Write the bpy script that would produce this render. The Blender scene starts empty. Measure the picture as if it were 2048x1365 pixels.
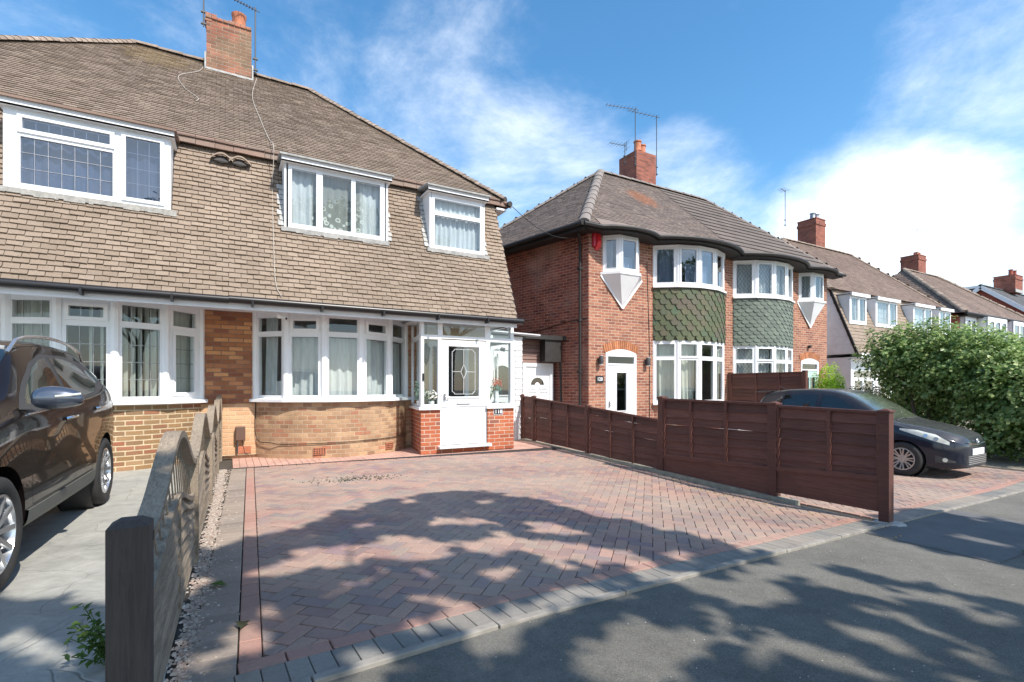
import bpy, bmesh, math, random
import numpy as np
from mathutils import Vector, Matrix
from mathutils.geometry import tessellate_polygon
R = math.radians
scn = bpy.context.scene
COL = scn.collection
rng = random.Random(7)
nrng = np.random.default_rng(11)

# ------------------------------------------------------------------ camera
FWD = Vector((0.4927, 0.8702, 0)).normalized()
cd = bpy.data.cameras.new('camera'); cam = bpy.data.objects.new('camera', cd); COL.objects.link(cam)
cam.location = (0, 0, 1.25)
cam.rotation_euler = (R(90), 0, math.atan2(FWD.y, FWD.x) - R(90))
cd.sensor_width = 36; cd.lens = 1000 / 2048 * 36; cd.shift_y = 91.5 / 2048
cd.clip_start = 0.05; cd.clip_end = 2000
scn.camera = cam
# ------------------------------------------------------------------ sun, sky, exposure
SUN = Vector((0.31, -1.0, 1.18)).normalized()          # towards the sun
sd = bpy.data.lights.new('sun', 'SUN'); sd.energy = 3.7; sd.angle = R(0.53); sd.color = (1.0, 0.925, 0.83)
so = bpy.data.objects.new('sun', sd); COL.objects.link(so)
so.rotation_euler = SUN.to_track_quat('Z', 'Y').to_euler(); so.location = (0, -20, 30)
W = bpy.data.worlds.new('World'); scn.world = W; W.use_nodes = True
wt = W.node_tree; wt.nodes.clear()
def wn(t, **k):
    n = wt.nodes.new(t)
    for a, b in k.items(): setattr(n, a, b)
    return n
wl = wt.links.new
def wmath(op, a, b=None, c=None, clamp=False):
    n = wn('ShaderNodeMath', operation=op, use_clamp=clamp)
    for i, v in enumerate((a, b, c)):
        if v is None: continue
        if isinstance(v, (int, float)): n.inputs[i].default_value = v
        else: wl(v, n.inputs[i])
    return n.outputs[0]
sky = wn('ShaderNodeTexSky'); sky.sky_type = 'NISHITA'; sky.sun_disc = False
sky.sun_elevation = math.asin(SUN.z); sky.sun_rotation = math.atan2(SUN.x, SUN.y)
sky.air_density = 1.0; sky.dust_density = 0.6; sky.ozone_density = 2.0; sky.altitude = 100
hs = wn('ShaderNodeHueSaturation'); hs.inputs['Saturation'].default_value = 1.25; hs.inputs['Value'].default_value = 1.0; hs.inputs['Hue'].default_value = 0.492
wl(sky.outputs[0], hs.inputs['Color'])
tc = wn('ShaderNodeTexCoord'); sep = wn('ShaderNodeSeparateXYZ'); wl(tc.outputs['Generated'], sep.inputs[0])
zz = wmath('ADD', sep.outputs[2], 0.12)
zz = wmath('MAXIMUM', zz, 0.03)
cx = wmath('DIVIDE', sep.outputs[0], zz); cy = wmath('DIVIDE', sep.outputs[1], zz)
cmb = wn('ShaderNodeCombineXYZ'); wl(cx, cmb.inputs[0]); wl(cy, cmb.inputs[1])
mp = wn('ShaderNodeMapping'); wl(tc.outputs['Generated'], mp.inputs[0])
mp.inputs['Rotation'].default_value = (0, 0, R(25)); mp.inputs['Scale'].default_value = (2.0, 1.5, 3.4); mp.inputs['Location'].default_value = (3.1, 1.7, 0)
ns = wn('ShaderNodeTexNoise'); ns.inputs['Scale'].default_value = 1.1; ns.inputs['Detail'].default_value = 9; ns.inputs['Roughness'].default_value = 0.67
ns.inputs['Distortion'].default_value = 0.3
wl(mp.outputs[0], ns.inputs['Vector'])
def skydir(x, y):
    r = Vector((0.8702, -0.4927, 0)); u = (x - 1024) / 1000; v = (774 - y) / 1000
    return (FWD + r * u + Vector((0, 0, v))).normalized()
acc = None
# cloud banks: direction seen over the roofs, angular size, weight
for (px, py, ca, cb, w) in ((930, 190, 0.970, 0.9990, 0.27), (1800, 480, 0.978, 0.999, 0.80), (2010, 80, 0.98, 0.999, 0.46), (1340, 420, 0.982, 0.999, 0.42),
                            (1720, 620, 0.955, 0.999, 0.8), (1300, 640, 0.93, 0.99, 0.5), (350, 60, 0.95, 0.999, 0.30), (1080, 330, 0.975, 0.9995, 0.40), (2100, 640, 0.975, 0.999, 0.7), (-600, 300, 0.85, 0.99, 0.4)):
    d = skydir(px, py)
    dn = wn('ShaderNodeVectorMath', operation='DOT_PRODUCT'); wl(tc.outputs['Generated'], dn.inputs[0]); dn.inputs[1].default_value = d
    mr = wn('ShaderNodeMapRange', interpolation_type='SMOOTHSTEP'); wl(dn.outputs['Value'], mr.inputs[0])
    mr.inputs[1].default_value = ca; mr.inputs[2].default_value = cb; mr.inputs[3].default_value = 0; mr.inputs[4].default_value = w
    acc = mr.outputs[0] if acc is None else wmath('MAXIMUM', acc, mr.outputs[0])
rear_fill = wn('ShaderNodeMapRange'); wl(sep.outputs[1], rear_fill.inputs[0]); rear_fill.inputs[1].default_value = -.1; rear_fill.inputs[2].default_value = -.5; rear_fill.inputs[3].default_value = 0; rear_fill.inputs[4].default_value = .5  # unseen cloud cover behind the camera, added as neutral fill light
acc = wmath('MAXIMUM', acc, rear_fill.outputs[0])
s = wmath('ADD', wmath('MULTIPLY', wmath('SUBTRACT', ns.outputs[0], 0.5), 2.3), wmath('SUBTRACT', wmath('MULTIPLY', acc, 1.5), 0.75))
cl = wn('ShaderNodeMapRange', interpolation_type='SMOOTHSTEP'); wl(s, cl.inputs[0])
cl.inputs[1].default_value = -0.55; cl.inputs[2].default_value = 1.05; cl.inputs[3].default_value = 0; cl.inputs[4].default_value = 0.97
mx = wn('ShaderNodeMix', data_type='RGBA'); wl(cl.outputs[0], mx.inputs[0]); wl(hs.outputs[0], mx.inputs[6]); mx.inputs[7].default_value = (7.6, 7.7, 7.8, 1)
bg = wn('ShaderNodeBackground'); wl(mx.outputs[2], bg.inputs[0]); bg.inputs[1].default_value = 0.15
ow = wn('ShaderNodeOutputWorld'); wl(bg.outputs[0], ow.inputs[0])
scn.view_settings.view_transform = 'Standard'; scn.view_settings.look = 'None'
scn.view_settings.exposure = 0.76; scn.view_settings.gamma = 1.0
scn.cycles.max_bounces = 8; scn.cycles.transparent_max_bounces = 12

# ------------------------------------------------------------------ materials
class MT:
    def __init__(s, name):
        s.m = bpy.data.materials.new(name); s.m.use_nodes = True; s.t = s.m.node_tree
        s.t.nodes.clear(); s.out = s.n('ShaderNodeOutputMaterial'); s.b = s.n('ShaderNodeBsdfPrincipled')
        s.l(s.b.outputs[0], s.out.inputs[0])
    def n(s, t, **k):
        x = s.t.nodes.new(t)
        for a, b in k.items(): setattr(x, a, b)
        return x
    def l(s, a, b): s.t.links.new(a, b)
    def math(s, op, a, b=None, clamp=False):
        n = s.n('ShaderNodeMath', operation=op, use_clamp=clamp)
        for i, v in enumerate((a, b)):
            if v is None: continue
            if isinstance(v, (int, float)): n.inputs[i].default_value = v
            else: s.l(v, n.inputs[i])
        return n.outputs[0]
    def noise(s, sc, det=4, rough=.55, coord='Object', scale=None, dist=0):
        t = s.n('ShaderNodeTexCoord'); n = s.n('ShaderNodeTexNoise'); n.inputs['Scale'].default_value = sc
        n.inputs['Detail'].default_value = det; n.inputs['Roughness'].default_value = rough; n.inputs['Distortion'].default_value = dist
        if scale:
            m = s.n('ShaderNodeMapping'); m.inputs['Scale'].default_value = scale; s.l(t.outputs[coord], m.inputs[0]); s.l(m.outputs[0], n.inputs['Vector'])
        else: s.l(t.outputs[coord], n.inputs['Vector'])
        return n.outputs[0]
    def rngmap(s, v, a, b, c, d):
        m = s.n('ShaderNodeMapRange'); s.l(v, m.inputs[0])
        for i, x in enumerate((a, b, c, d)): m.inputs[i + 1].default_value = x
        return m.outputs[0]
    def scale(s, col, f):
        v = s.n('ShaderNodeVectorMath', operation='SCALE')
        if isinstance(col, tuple): v.inputs[0].default_value = col[:3]
        else: s.l(col, v.inputs[0])
        if isinstance(f, (int, float)): v.inputs['Scale'].default_value = f
        else: s.l(f, v.inputs['Scale'])
        return v.outputs[0]
    def mix(s, f, a, b):
        m = s.n('ShaderNodeMix', data_type='RGBA')
        if isinstance(f, (int, float)): m.inputs[0].default_value = f
        else: s.l(f, m.inputs[0])
        for i, v in ((6, a), (7, b)):
            if isinstance(v, tuple): m.inputs[i].default_value = (*v[:3], 1)
            else: s.l(v, m.inputs[i])
        return m.outputs[2]
    def ramp(s, v, stops, mode='LINEAR'):
        r = s.n('ShaderNodeValToRGB'); s.l(v, r.inputs[0]); r.color_ramp.interpolation = mode
        e = r.color_ramp.elements
        while len(e) < len(stops): e.new(0.5)
        for i, (p, c) in enumerate(stops): e[i].position = p; e[i].color = (*c, 1)
        return r.outputs[0]
    def bump(s, h, strength, dist=.01):
        b = s.n('ShaderNodeBump'); b.inputs['Strength'].default_value = strength; b.inputs['Distance'].default_value = dist
        s.l(h, b.inputs['Height']); s.l(b.outputs[0], s.b.inputs['Normal'])
    def rnd(s):
        return s.n('ShaderNodeNewGeometry').outputs['Random Per Island']
    def col(s, c):
        if isinstance(c, tuple): s.b.inputs['Base Color'].default_value = (*c[:3], 1)
        else: s.l(c, s.b.inputs['Base Color'])
    def set(s, **k):
        for a, b in k.items(): s.b.inputs[a.replace('_', ' ')].default_value = b

def simple(name, col, rough=.6, var=.12, vs=6, bump=0, bs=80, metal=0, isl=0, coat=0, bdist=.004, stops=None, dirt=None):
    M = MT(name); M.set(Roughness=rough, Metallic=metal)
    if coat: M.b.inputs['Coat Weight'].default_value = coat; M.b.inputs['Coat Roughness'].default_value = .03
    c = col
    if stops: c = M.ramp(M.rnd(), stops)
    if dirt: c = M.mix(M.rngmap(M.noise(dirt[1], 6), dirt[3], dirt[4], 0, 1), c, dirt[2])
    f = None
    if var: f = M.rngmap(M.noise(vs, 5), .25, .75, 1 - var, 1 + var)
    if isl:
        g = M.rngmap(M.rnd(), 0, 1, 1 - isl, 1 + isl); f = M.math('MULTIPLY', f, g) if f else g
    if f: c = M.scale(c, f)
    M.col(c)
    if bump: M.bump(M.noise(bs, 6, .65), bump, bdist)
    return M.m

def brick(name, stops, mortar, bw=.225, rh=.075, mw=.007, rough=.85, bump=.6, patch=None, offset=.5, stain=.15):
    M = MT(name); M.set(Roughness=rough)
    t = M.n('ShaderNodeTexCoord'); b = M.n('ShaderNodeTexBrick'); b.offset = offset
    # slight wobble of the courses
    nz = M.n('ShaderNodeTexNoise'); nz.inputs['Scale'].default_value = 9; M.l(t.outputs['UV'], nz.inputs['Vector'])
    ad = M.n('ShaderNodeVectorMath', operation='MULTIPLY_ADD'); M.l(nz.outputs['Color'], ad.inputs[0]); ad.inputs[1].default_value = (.008, .008, 0); M.l(t.outputs['UV'], ad.inputs[2])
    M.l(ad.outputs[0], b.inputs['Vector'])
    for k, v in (('Scale', 1), ('Brick Width', bw), ('Row Height', rh), ('Mortar Size', mw), ('Mortar Smooth', .35), ('Bias', 0)): b.inputs[k].default_value = v
    b.inputs['Color1'].default_value = (0, 0, 0, 1); b.inputs['Color2'].default_value = (1, 1, 1, 1); b.inputs['Mortar'].default_value = (.5, .5, .5, 1)
    c = M.ramp(b.outputs['Color'], stops)
    fine = M.noise(45, 5, .7, 'UV')
    c = M.scale(c, M.rngmap(fine, .2, .8, .72, 1.28))
    big = M.noise(.9, 5, .6, 'UV')
    if patch: c = M.mix(M.rngmap(big, patch[1], patch[2], 0, patch[3]), c, patch[0])
    mc = M.scale(mortar, M.rngmap(M.noise(6, 4, .6, 'UV'), .2, .8, .65, 1.25))
    c = M.mix(b.outputs['Fac'], c, mc)
    c = M.scale(c, M.rngmap(M.noise(2.2, 4, .6, 'UV'), .25, .75, 1 - stain, 1 + stain))
    M.col(c)
    h = M.math('SUBTRACT', M.math('MULTIPLY', fine, .5), b.outputs['Fac'])
    M.bump(h, bump, .012)
    return M.m

WHITE = simple('white_upvc', (.80, .82, .84), .35, .05, 3)
WPAINT = simple('white_paint', (.78, .79, .80), .55, .07, 2.5, bump=.1, bs=30)
DIRTYW = simple('weathered_white_paint', (.38, .38, .365), .7, .3, 14, bump=.3, bs=40)
SOFFIT = simple('soffit_white', (.74, .76, .80), .5, .06, 2)
BLACKP = simple('black_plastic', (.012, .012, .014), .35, .1)
BLACKM = simple('weathered_black_paint', (.02, .018, .017), .6, .4, 9, bump=.3)
LEAD = simple('grey_lead', (.30, .31, .30), .6, .3, 12, bump=.3, bs=30)
MORTAR = simple('pale_mortar', (.40, .39, .36), .9, .3, 18, bump=.6, bs=50, bdist=.01)
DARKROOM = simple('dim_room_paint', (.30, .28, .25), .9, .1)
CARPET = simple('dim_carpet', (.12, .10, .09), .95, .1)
BRICK118 = brick('multi_stock_brick', [(0, (.26, .15, .085)), (.35, (.40, .24, .135)), (.6, (.46, .30, .17)), (.8, (.33, .18, .10)), (1, (.38, .16, .09))], (.46, .34, .235), bw=.16, mw=.008, stain=.25,
                 patch=((.46, .33, .22), .45, .7, .45))
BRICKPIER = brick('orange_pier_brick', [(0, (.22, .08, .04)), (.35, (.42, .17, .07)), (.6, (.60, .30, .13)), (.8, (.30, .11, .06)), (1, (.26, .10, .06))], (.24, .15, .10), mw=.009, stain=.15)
BRICKPALE = brick('sunlit_repointed_pier_brick', [(0, (.52, .30, .165)), (.5, (.62, .39, .225)), (1, (.56, .34, .20))], (.62, .44, .28), mw=.010, stain=.12)  # repointed brick; sunlight below the gutter's shadow line also put into colour
BRICK116 = brick('yellow_pointed_brick', [(0, (.26, .155, .07)), (.4, (.33, .20, .10)), (.7, (.24, .15, .08)), (.85, (.30, .11, .06)), (1, (.36, .235, .13))], (.58, .46, .30), bw=.225, mw=.011, stain=.12)
BRICKPORCH = brick('smooth_red_brick', [(0, (.30, .075, .035)), (.35, (.46, .13, .055)), (.7, (.42, .105, .05)), (.9, (.26, .10, .07)), (1, (.50, .17, .08))], (.58, .44, .34), mw=.008, stain=.1)
BRICK120 = brick('rough_red_brick', [(0, (.20, .065, .042)), (.3, (.34, .135, .08)), (.6, (.38, .165, .10)), (.8, (.24, .09, .062)), (1, (.30, .12, .07))], (.48, .39, .30), mw=.008, stain=.2)
BRICKSIDE = brick('dark_red_side_brick', [(0, (.15, .035, .025)), (.4, (.29, .075, .045)), (.7, (.34, .10, .06)), (1, (.20, .055, .045))], (.42, .28, .21), mw=.008, stain=.3,
                  patch=((.36, .19, .15), .47, .66, .75))  # darker, redder brick than the front wall, paler in patches
BRICKCH = brick('old_chimney_brick', [(0, (.17, .075, .045)), (.3, (.33, .12, .07)), (.7, (.37, .135, .08)), (1, (.22, .12, .075))], (.30, .23, .17), mw=.008, stain=.4, patch=((.17, .12, .07), .46, .6, .75))
BRICKCH2 = brick('dark_chimney_brick', [(0, (.17, .05, .035)), (.5, (.30, .09, .055)), (1, (.24, .075, .05))], (.24, .16, .12), mw=.006, stain=.3)
BRICKFAR = brick('plain_red_brick', [(0, (.26, .06, .04)), (.5, (.33, .075, .05)), (1, (.28, .065, .045))], (.36, .18, .13), mw=.005, stain=.1)
BRICKARCH = simple('arch_brick', (.42, .17, .08), .85, .3, 12, isl=.25, bump=.4)
def tilemat(name, a, b, c, moss=None):
    M = MT(name); M.set(Roughness=.9)
    col = M.ramp(M.rnd(), [(0, a), (.5, b), (1, c)])
    col = M.scale(col, M.rngmap(M.noise(60, 6, .75), .2, .8, .68, 1.32))
    col = M.scale(col, M.rngmap(M.noise(.7, 5, .6), .25, .75, .82, 1.18))
    sp = M.rngmap(M.noise(22, 3, .6), .68, .75, 0, .6)
    col = M.mix(sp, col, (.09, .075, .055))
    if moss:
        t = M.n('ShaderNodeTexCoord'); vd = M.n('ShaderNodeVectorMath', operation='DISTANCE'); M.l(t.outputs['Object'], vd.inputs[0]); vd.inputs[1].default_value = moss[0]
        near = M.rngmap(vd.outputs['Value'], 0, moss[1], 1, 0)
        k = M.math('ADD', near, M.math('MULTIPLY', M.math('SUBTRACT', M.noise(9, 6, .75), .5), 1.9))
        col = M.mix(M.rngmap(k, .42, .55, 0, .85), col, moss[2])
    M.col(col); M.bump(M.noise(90, 6, .7), .5, .006)
    return M.m
TILE1 = tilemat('weathered_concrete_tile', (.218, .168, .126), (.248, .193, .146), (.276, .217, .167))
TILER = tilemat('weathered_roof_tile', (.195, .148, .112), (.23, .177, .136), (.262, .204, .158), moss=((-1.25, 12.3, 8.1), 1.15, (.27, .20, .12)))
TILERED = tilemat('red_brown_tile', (.20, .135, .105), (.24, .16, .125), (.22, .165, .13))
TILE2 = tilemat('grey_brown_clay_tile', (.135, .108, .094), (.175, .138, .118), (.21, .165, .14), moss=((11.3, 11.6, 7.2), 1.0, (.30, .14, .08)))
TILE3 = tilemat('brown_interlocking_tile', (.115, .094, .082), (.13, .107, .093), (.145, .118, .10))
TILE4 = tilemat('brown_distant_tile', (.145, .10, .08), (.175, .125, .098), (.205, .148, .118))
SLATE = tilemat('dark_slate', (.07, .07, .075), (.09, .09, .095), (.11, .11, .11))
RIDGE = simple('ridge_tile', (.27, .21, .165), .9, .3, 14, isl=.25, bump=.5)
RIDGE2 = simple('grey_ridge_tile', (.23, .20, .18), .9, .3, 14, isl=.1, bump=.5)
GREENTILE = simple('green_hexagon_tile', None, .75, .22, 20, bump=.4, stops=[(0, (.062, .082, .042)), (.4, (.085, .10, .05)), (.6, (.10, .10, .055)), (.8, (.10, .085, .06)), (1, (.07, .11, .06))])
GREYGREEN = simple('grey_green_scallop_tile', None, .75, .2, 20, bump=.4, stops=[(0, (.10, .125, .105)), (.5, (.125, .155, .125)), (1, (.15, .18, .145))])
TERRA = simple('terracotta', (.46, .17, .09), .8, .25, 10, bump=.2)
BROWNBOX = simple('brown_plastic', (.13, .075, .055), .5, .1)
REDBOX = simple('red_plastic', (.62, .02, .025), .3, .05)
REDBOXD = simple('dark_red_plastic', (.42, .012, .03), .35, .05)
CABLE = simple('pale_cable', (.42, .38, .33), .6, .1)
ALU = simple('grey_metal', (.32, .32, .33), .4, .2, metal=.7)
DARKMETAL = simple('dull_metal', (.07, .07, .075), .5, .2, metal=.4)
BLACKTRIM = simple('grey_black_trim', (.05, .05, .052), .65, .1)
CREAM = simple('cream_render', (.62, .52, .38), .8, .08, 3)
def wood(name, a, b, rough=.8, sc=(1, 30, 30), isl=.12):
    M = MT(name); M.set(Roughness=rough)
    g = M.noise(3, 6, .7, 'Object', sc, 1.0)
    c = M.mix(M.rngmap(g, .3, .7, 0, 1), a, b)
    c = M.scale(c, M.rngmap(M.rnd(), 0, 1, 1 - isl, 1 + isl)); c = M.scale(c, M.rngmap(M.noise(1.6, 3), .25, .75, .8, 1.2))
    M.col(c); M.bump(g, .35, .004); return M.m
FENCEB = wood('stained_brown_wood', (.062, .022, .018), (.155, .060, .042), .7, (30, 1, 30), .3)
FENCEW = wood('weathered_grey_wood', (.125, .098, .073), (.32, .26, .19), .85, (30, 1.5, 30), .2)
POSTW = wood('tree_shaded_weathered_post', (.042, .035, .032), (.078, .064, .057), .85, (30, 30, 1.5), .05)  # weathered post wood with the tree shade put into its darker colour
CLADB = wood('brown_cladding', (.16, .09, .075), (.24, .15, .125), .7, (1, 30, 30), .15)
CLADW = simple('white_cladding', (.78, .79, .80), .5, .08, 6)
def glassmat(name, tint=(.90, .95, .94), refl=1.3, rough=.0):
    M = MT(name); M.t.nodes.remove(M.b)
    fr = M.n('ShaderNodeLayerWeight'); fr.inputs[0].default_value = .5
    f = M.math('ADD', .04, M.math('MULTIPLY', M.math('POWER', fr.outputs['Facing'], 4), .9)); f = M.math('MULTIPLY', f, refl, True)
    tr = M.n('ShaderNodeBsdfTransparent'); tr.inputs[0].default_value = (*tint, 1)
    gl = M.n('ShaderNodeBsdfGlossy'); gl.inputs['Roughness'].default_value = rough
    mx = M.n('ShaderNodeMixShader'); M.l(f, mx.inputs[0]); M.l(tr.outputs[0], mx.inputs[1]); M.l(gl.outputs[0], mx.inputs[2]); M.l(mx.outputs[0], M.out.inputs[0])
    return M.m
GLASS = glassmat('window_glass', refl=2.0)
GLASSR = glassmat('reflective_window_glass', (.55, .62, .72), 4.5)
GREENGLASS = glassmat('green_tinted_glass', (.5, .62, .55), 1.6)
DARKGLASS = simple('dark_door_glass', (.02, .022, .025), .05, .1, coat=.6)
def fabric(name, col, trans=.35, alpha=1.0, lace=False):
    M = MT(name); M.t.nodes.remove(M.b)
    c = M.scale(col, M.rngmap(M.noise(5, 4, .6, 'Object', (6, 6, .7)), .25, .75, .82, 1.12))
    df = M.n('ShaderNodeBsdfDiffuse'); M.l(c, df.inputs[0])
    tl = M.n('ShaderNodeBsdfTranslucent'); M.l(c, tl.inputs[0])
    m1 = M.n('ShaderNodeMixShader'); m1.inputs[0].default_value = trans; M.l(df.outputs[0], m1.inputs[1]); M.l(tl.outputs[0], m1.inputs[2])
    tp = M.n('ShaderNodeBsdfTransparent')
    m2 = M.n('ShaderNodeMixShader'); M.l(tp.outputs[0], m2.inputs[1]); M.l(m1.outputs[0], m2.inputs[2])
    if lace:
        t = M.n('ShaderNodeTexCoord'); sp = M.n('ShaderNodeSeparateXYZ'); M.l(t.outputs['Object'], sp.inputs[0])
        v = M.n('ShaderNodeTexVoronoi'); v.inputs['Scale'].default_value = 9; M.l(t.outputs['Object'], v.inputs['Vector'])
        ring = M.math('COMPARE', v.outputs['Distance'], .30); ring.node.inputs[2].default_value = .09
        low = M.rngmap(sp.outputs[2], 4.65, 4.15, 0, 1)
        a = M.math('ADD', M.math('MULTIPLY', M.math('MULTIPLY', ring, low), .6), alpha, True)
        M.l(a, m2.inputs[0])
    else: m2.inputs[0].default_value = alpha
    M.l(m2.outputs[0], M.out.inputs[0]); return M.m
NET = fabric('white_net_curtain', (.80, .84, .86), .3, .88)
LACE = fabric('lace_net_curtain', (.78, .82, .80), .3, .42, True)
CURTAIN = fabric('pale_curtain', (.70, .75, .80), .3, 1.0)
BLIND = fabric('cream_blind_fabric', (.68, .70, .64), .25, 1.0)
DARKCURT = fabric('sky_reflection_blue_curtain', (.16, .20, .30), .2, 1.0)  # blue sky reflection and dim room put into the curtain colour

# ------------------------------------------------------------------ mesh helpers
class MB:
    def __init__(s): s.v = []; s.f = []; s.uv = []
    def face(s, pts, uv=None):
        n = len(s.v); s.v += [tuple(p) for p in pts]; s.f.append(tuple(range(n, n + len(pts)))); s.uv.append(uv)
    def box(s, x0, y0, z0, x1, y1, z1):
        if x0 > x1: x0, x1 = x1, x0
        if y0 > y1: y0, y1 = y1, y0
        if z0 > z1: z0, z1 = z1, z0
        s.hexa([(x0, y0, z0), (x1, y0, z0), (x1, y1, z0), (x0, y1, z0), (x0, y0, z1), (x1, y0, z1), (x1, y1, z1), (x0, y1, z1)])
    def hexa(s, p):
        n = len(s.v); s.v += [tuple(q) for q in p]
        for f in ((0, 3, 2, 1), (4, 5, 6, 7), (0, 1, 5, 4), (1, 2, 6, 5), (2, 3, 7, 6), (3, 0, 4, 7)):
            s.f.append(tuple(n + i for i in f)); s.uv.append(None)
    def bar(s, p, q, w, h, up=(0, 0, 1)):
        p = Vector(p); q = Vector(q); d = (q - p).normalized(); up = Vector(up); a = d.cross(up)
        if a.length < 1e-4: a = d.cross(Vector((0, 1, 0)))
        a.normalize(); b = a.cross(d)
        a *= w / 2; b *= h / 2
        s.hexa([p - a - b, p + a - b, q + a - b, q - a - b, p - a + b, p + a + b, q + a + b, q - a + b])
    def grid(s, rows, closed=False, uvs=None):
        n = len(s.v); m = len(rows[0])
        for r in rows: s.v += [tuple(p) for p in r]
        for i in range(len(rows) - 1):
            for j in range(m if closed else m - 1):
                k = (j + 1) % m
                s.f.append((n + i * m + j, n + i * m + k, n + (i + 1) * m + k, n + (i + 1) * m + j))
                s.uv.append(None if uvs is None else (uvs[i][j], uvs[i][k], uvs[i + 1][k], uvs[i + 1][j]))
    def tube(s, pts, r, n=8, caps=True, rs=None):
        pts = [Vector(p) for p in pts]; rows = []
        ref = Vector((0, 0, 1))
        for i, p in enumerate(pts):
            d = (pts[min(i + 1, len(pts) - 1)] - pts[max(i - 1, 0)]).normalized()
            a = d.cross(ref)
            if a.length < .2: a = d.cross(Vector((0, 1, 0)))
            a.normalize(); b = d.cross(a); rr = rs[i] if rs else r
            rows.append([p + (a * math.cos(2 * math.pi * k / n) + b * math.sin(2 * math.pi * k / n)) * rr for k in range(n)])
        s.grid(rows, True)
        if caps:
            s.face(list(reversed(rows[0]))); s.face(rows[-1])
    def lathe(s, c, prof, n=16, axis='z'):
        rows = []
        for (r, h) in prof:
            row = []
            for k in range(n):
                a = 2 * math.pi * k / n
                if axis == 'z': row.append((c[0] + r * math.cos(a), c[1] + r * math.sin(a), c[2] + h))
                elif axis == 'y': row.append((c[0] + r * math.cos(a), c[1] + h, c[2] + r * math.sin(a)))
                else: row.append((c[0] + h, c[1] + r * math.cos(a), c[2] + r * math.sin(a)))
            rows.append(row)
        s.grid(rows, True)
    def poly(s, pts):
        n = len(s.v); s.v += [tuple(p) for p in pts]
        for t in tessellate_polygon([[Vector(p) for p in pts]]):
            s.f.append(tuple(n + i for i in t)); s.uv.append(None)
    def build(s, name, mat, parent=None, smooth=False, bevel=0, normals=False, weld=False):
        me = bpy.data.meshes.new(name); me.from_pydata(s.v, [], s.f); me.update()
        ul = me.uv_layers.new(name='UVMap'); data = ul.data
        for poly, uv in zip(me.polygons, s.uv):
            if uv is not None:
                for li, q in zip(poly.loop_indices, uv): data[li].uv = q
            else:
                nn = poly.normal
                if abs(nn.z) > .85: tx, ty = Vector((1, 0, 0)), Vector((0, 1, 0))
                else: tx = Vector((0, 0, 1)).cross(nn).normalized(); ty = nn.cross(tx)
                for li in poly.loop_indices:
                    p = me.vertices[me.loops[li].vertex_index].co; data[li].uv = (p.dot(tx), p.dot(ty))
        if smooth:
            me.polygons.foreach_set('use_smooth', [True] * len(me.polygons))
            if smooth is not True: me.set_sharp_from_angle(angle=R(smooth))
        for m in (mat if isinstance(mat, (list, tuple)) else [mat]): me.materials.append(m)
        if weld or normals:
            bm = bmesh.new(); bm.from_mesh(me)
            if weld: bmesh.ops.remove_doubles(bm, verts=bm.verts, dist=1e-4)
            bmesh.ops.recalc_face_normals(bm, faces=bm.faces); bm.to_mesh(me); bm.free()
        o = bpy.data.objects.new(name, me); COL.objects.link(o)
        if parent: o.parent = parent
        if bevel:
            b = o.modifiers.new('bevel', 'BEVEL'); b.width = bevel; b.segments = 2; b.limit_method = 'ANGLE'
        return o
def thing(name, label, cat, group=None, loc=(0, 0, 0), rz=0):
    o = bpy.data.objects.new(name, None); COL.objects.link(o); o.location = loc; o.rotation_euler = (0, 0, rz)
    o['label'] = label; o['category'] = cat
    if group: o['group'] = group
    o.empty_display_size = .1
    return o
def tag(o, label, cat, group=None, kind=None):
    o['label'] = label; o['category'] = cat
    if group: o['group'] = group
    if kind: o['kind'] = kind
    return o
def struct(o): o['kind'] = 'structure'; return o
def copy_tree(o, parent=None):
    c = o.copy(); COL.objects.link(c)
    if parent: c.parent = parent
    for ch in list(o.children): copy_tree(ch, c)
    return c

def clip01(v): return max(0., min(1., v))
def gz(x, y): return -.35 * clip01((x - 1.5) / 9) * clip01((9.5 - y) / 5)

def plate(mb, O, U, z0, z1, u0, u1, holes, th, off=0.0, N=None, outer=True):
    """flat sheet in the vertical plane through O along U, with rectangular holes and reveals"""
    U = Vector(U); N = Vector(N) if N else Vector((U.y, -U.x, 0)); O = Vector(O)
    def pt(u, z, d): return O + U * u + Vector((0, 0, z)) + N * d
    us = sorted({u0, u1, *[h[0] for h in holes], *[h[1] for h in holes]}); vs = sorted({z0, z1, *[h[2] for h in holes], *[h[3] for h in holes]})
    us = [u for u in us if u0 - 1e-6 <= u <= u1 + 1e-6]; vs = [v for v in vs if z0 - 1e-6 <= v <= z1 + 1e-6]
    for a, b in zip(us, us[1:]):
        for c, d in zip(vs, vs[1:]):
            mu, mv = (a + b) / 2, (c + d) / 2
            if any(h[0] < mu < h[1] and h[2] < mv < h[3] for h in holes): continue
            mb.face([pt(a, c, off), pt(b, c, off), pt(b, d, off), pt(a, d, off)])
    def rim(a, b, c, d, inward):
        q = [(a, c), (b, c), (b, d), (a, d)]
        for i in range(4):
            p, r = q[i], q[(i + 1) % 4]
            f = [pt(*p, off), pt(*r, off), pt(*r, off - th), pt(*p, off - th)]
            mb.face(f if inward else list(reversed(f)))
    for h in holes: rim(max(h[0], u0), min(h[1], u1), max(h[2], z0), min(h[3], z1), True)
    if outer: rim(u0, u1, z0, z1, False)

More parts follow.
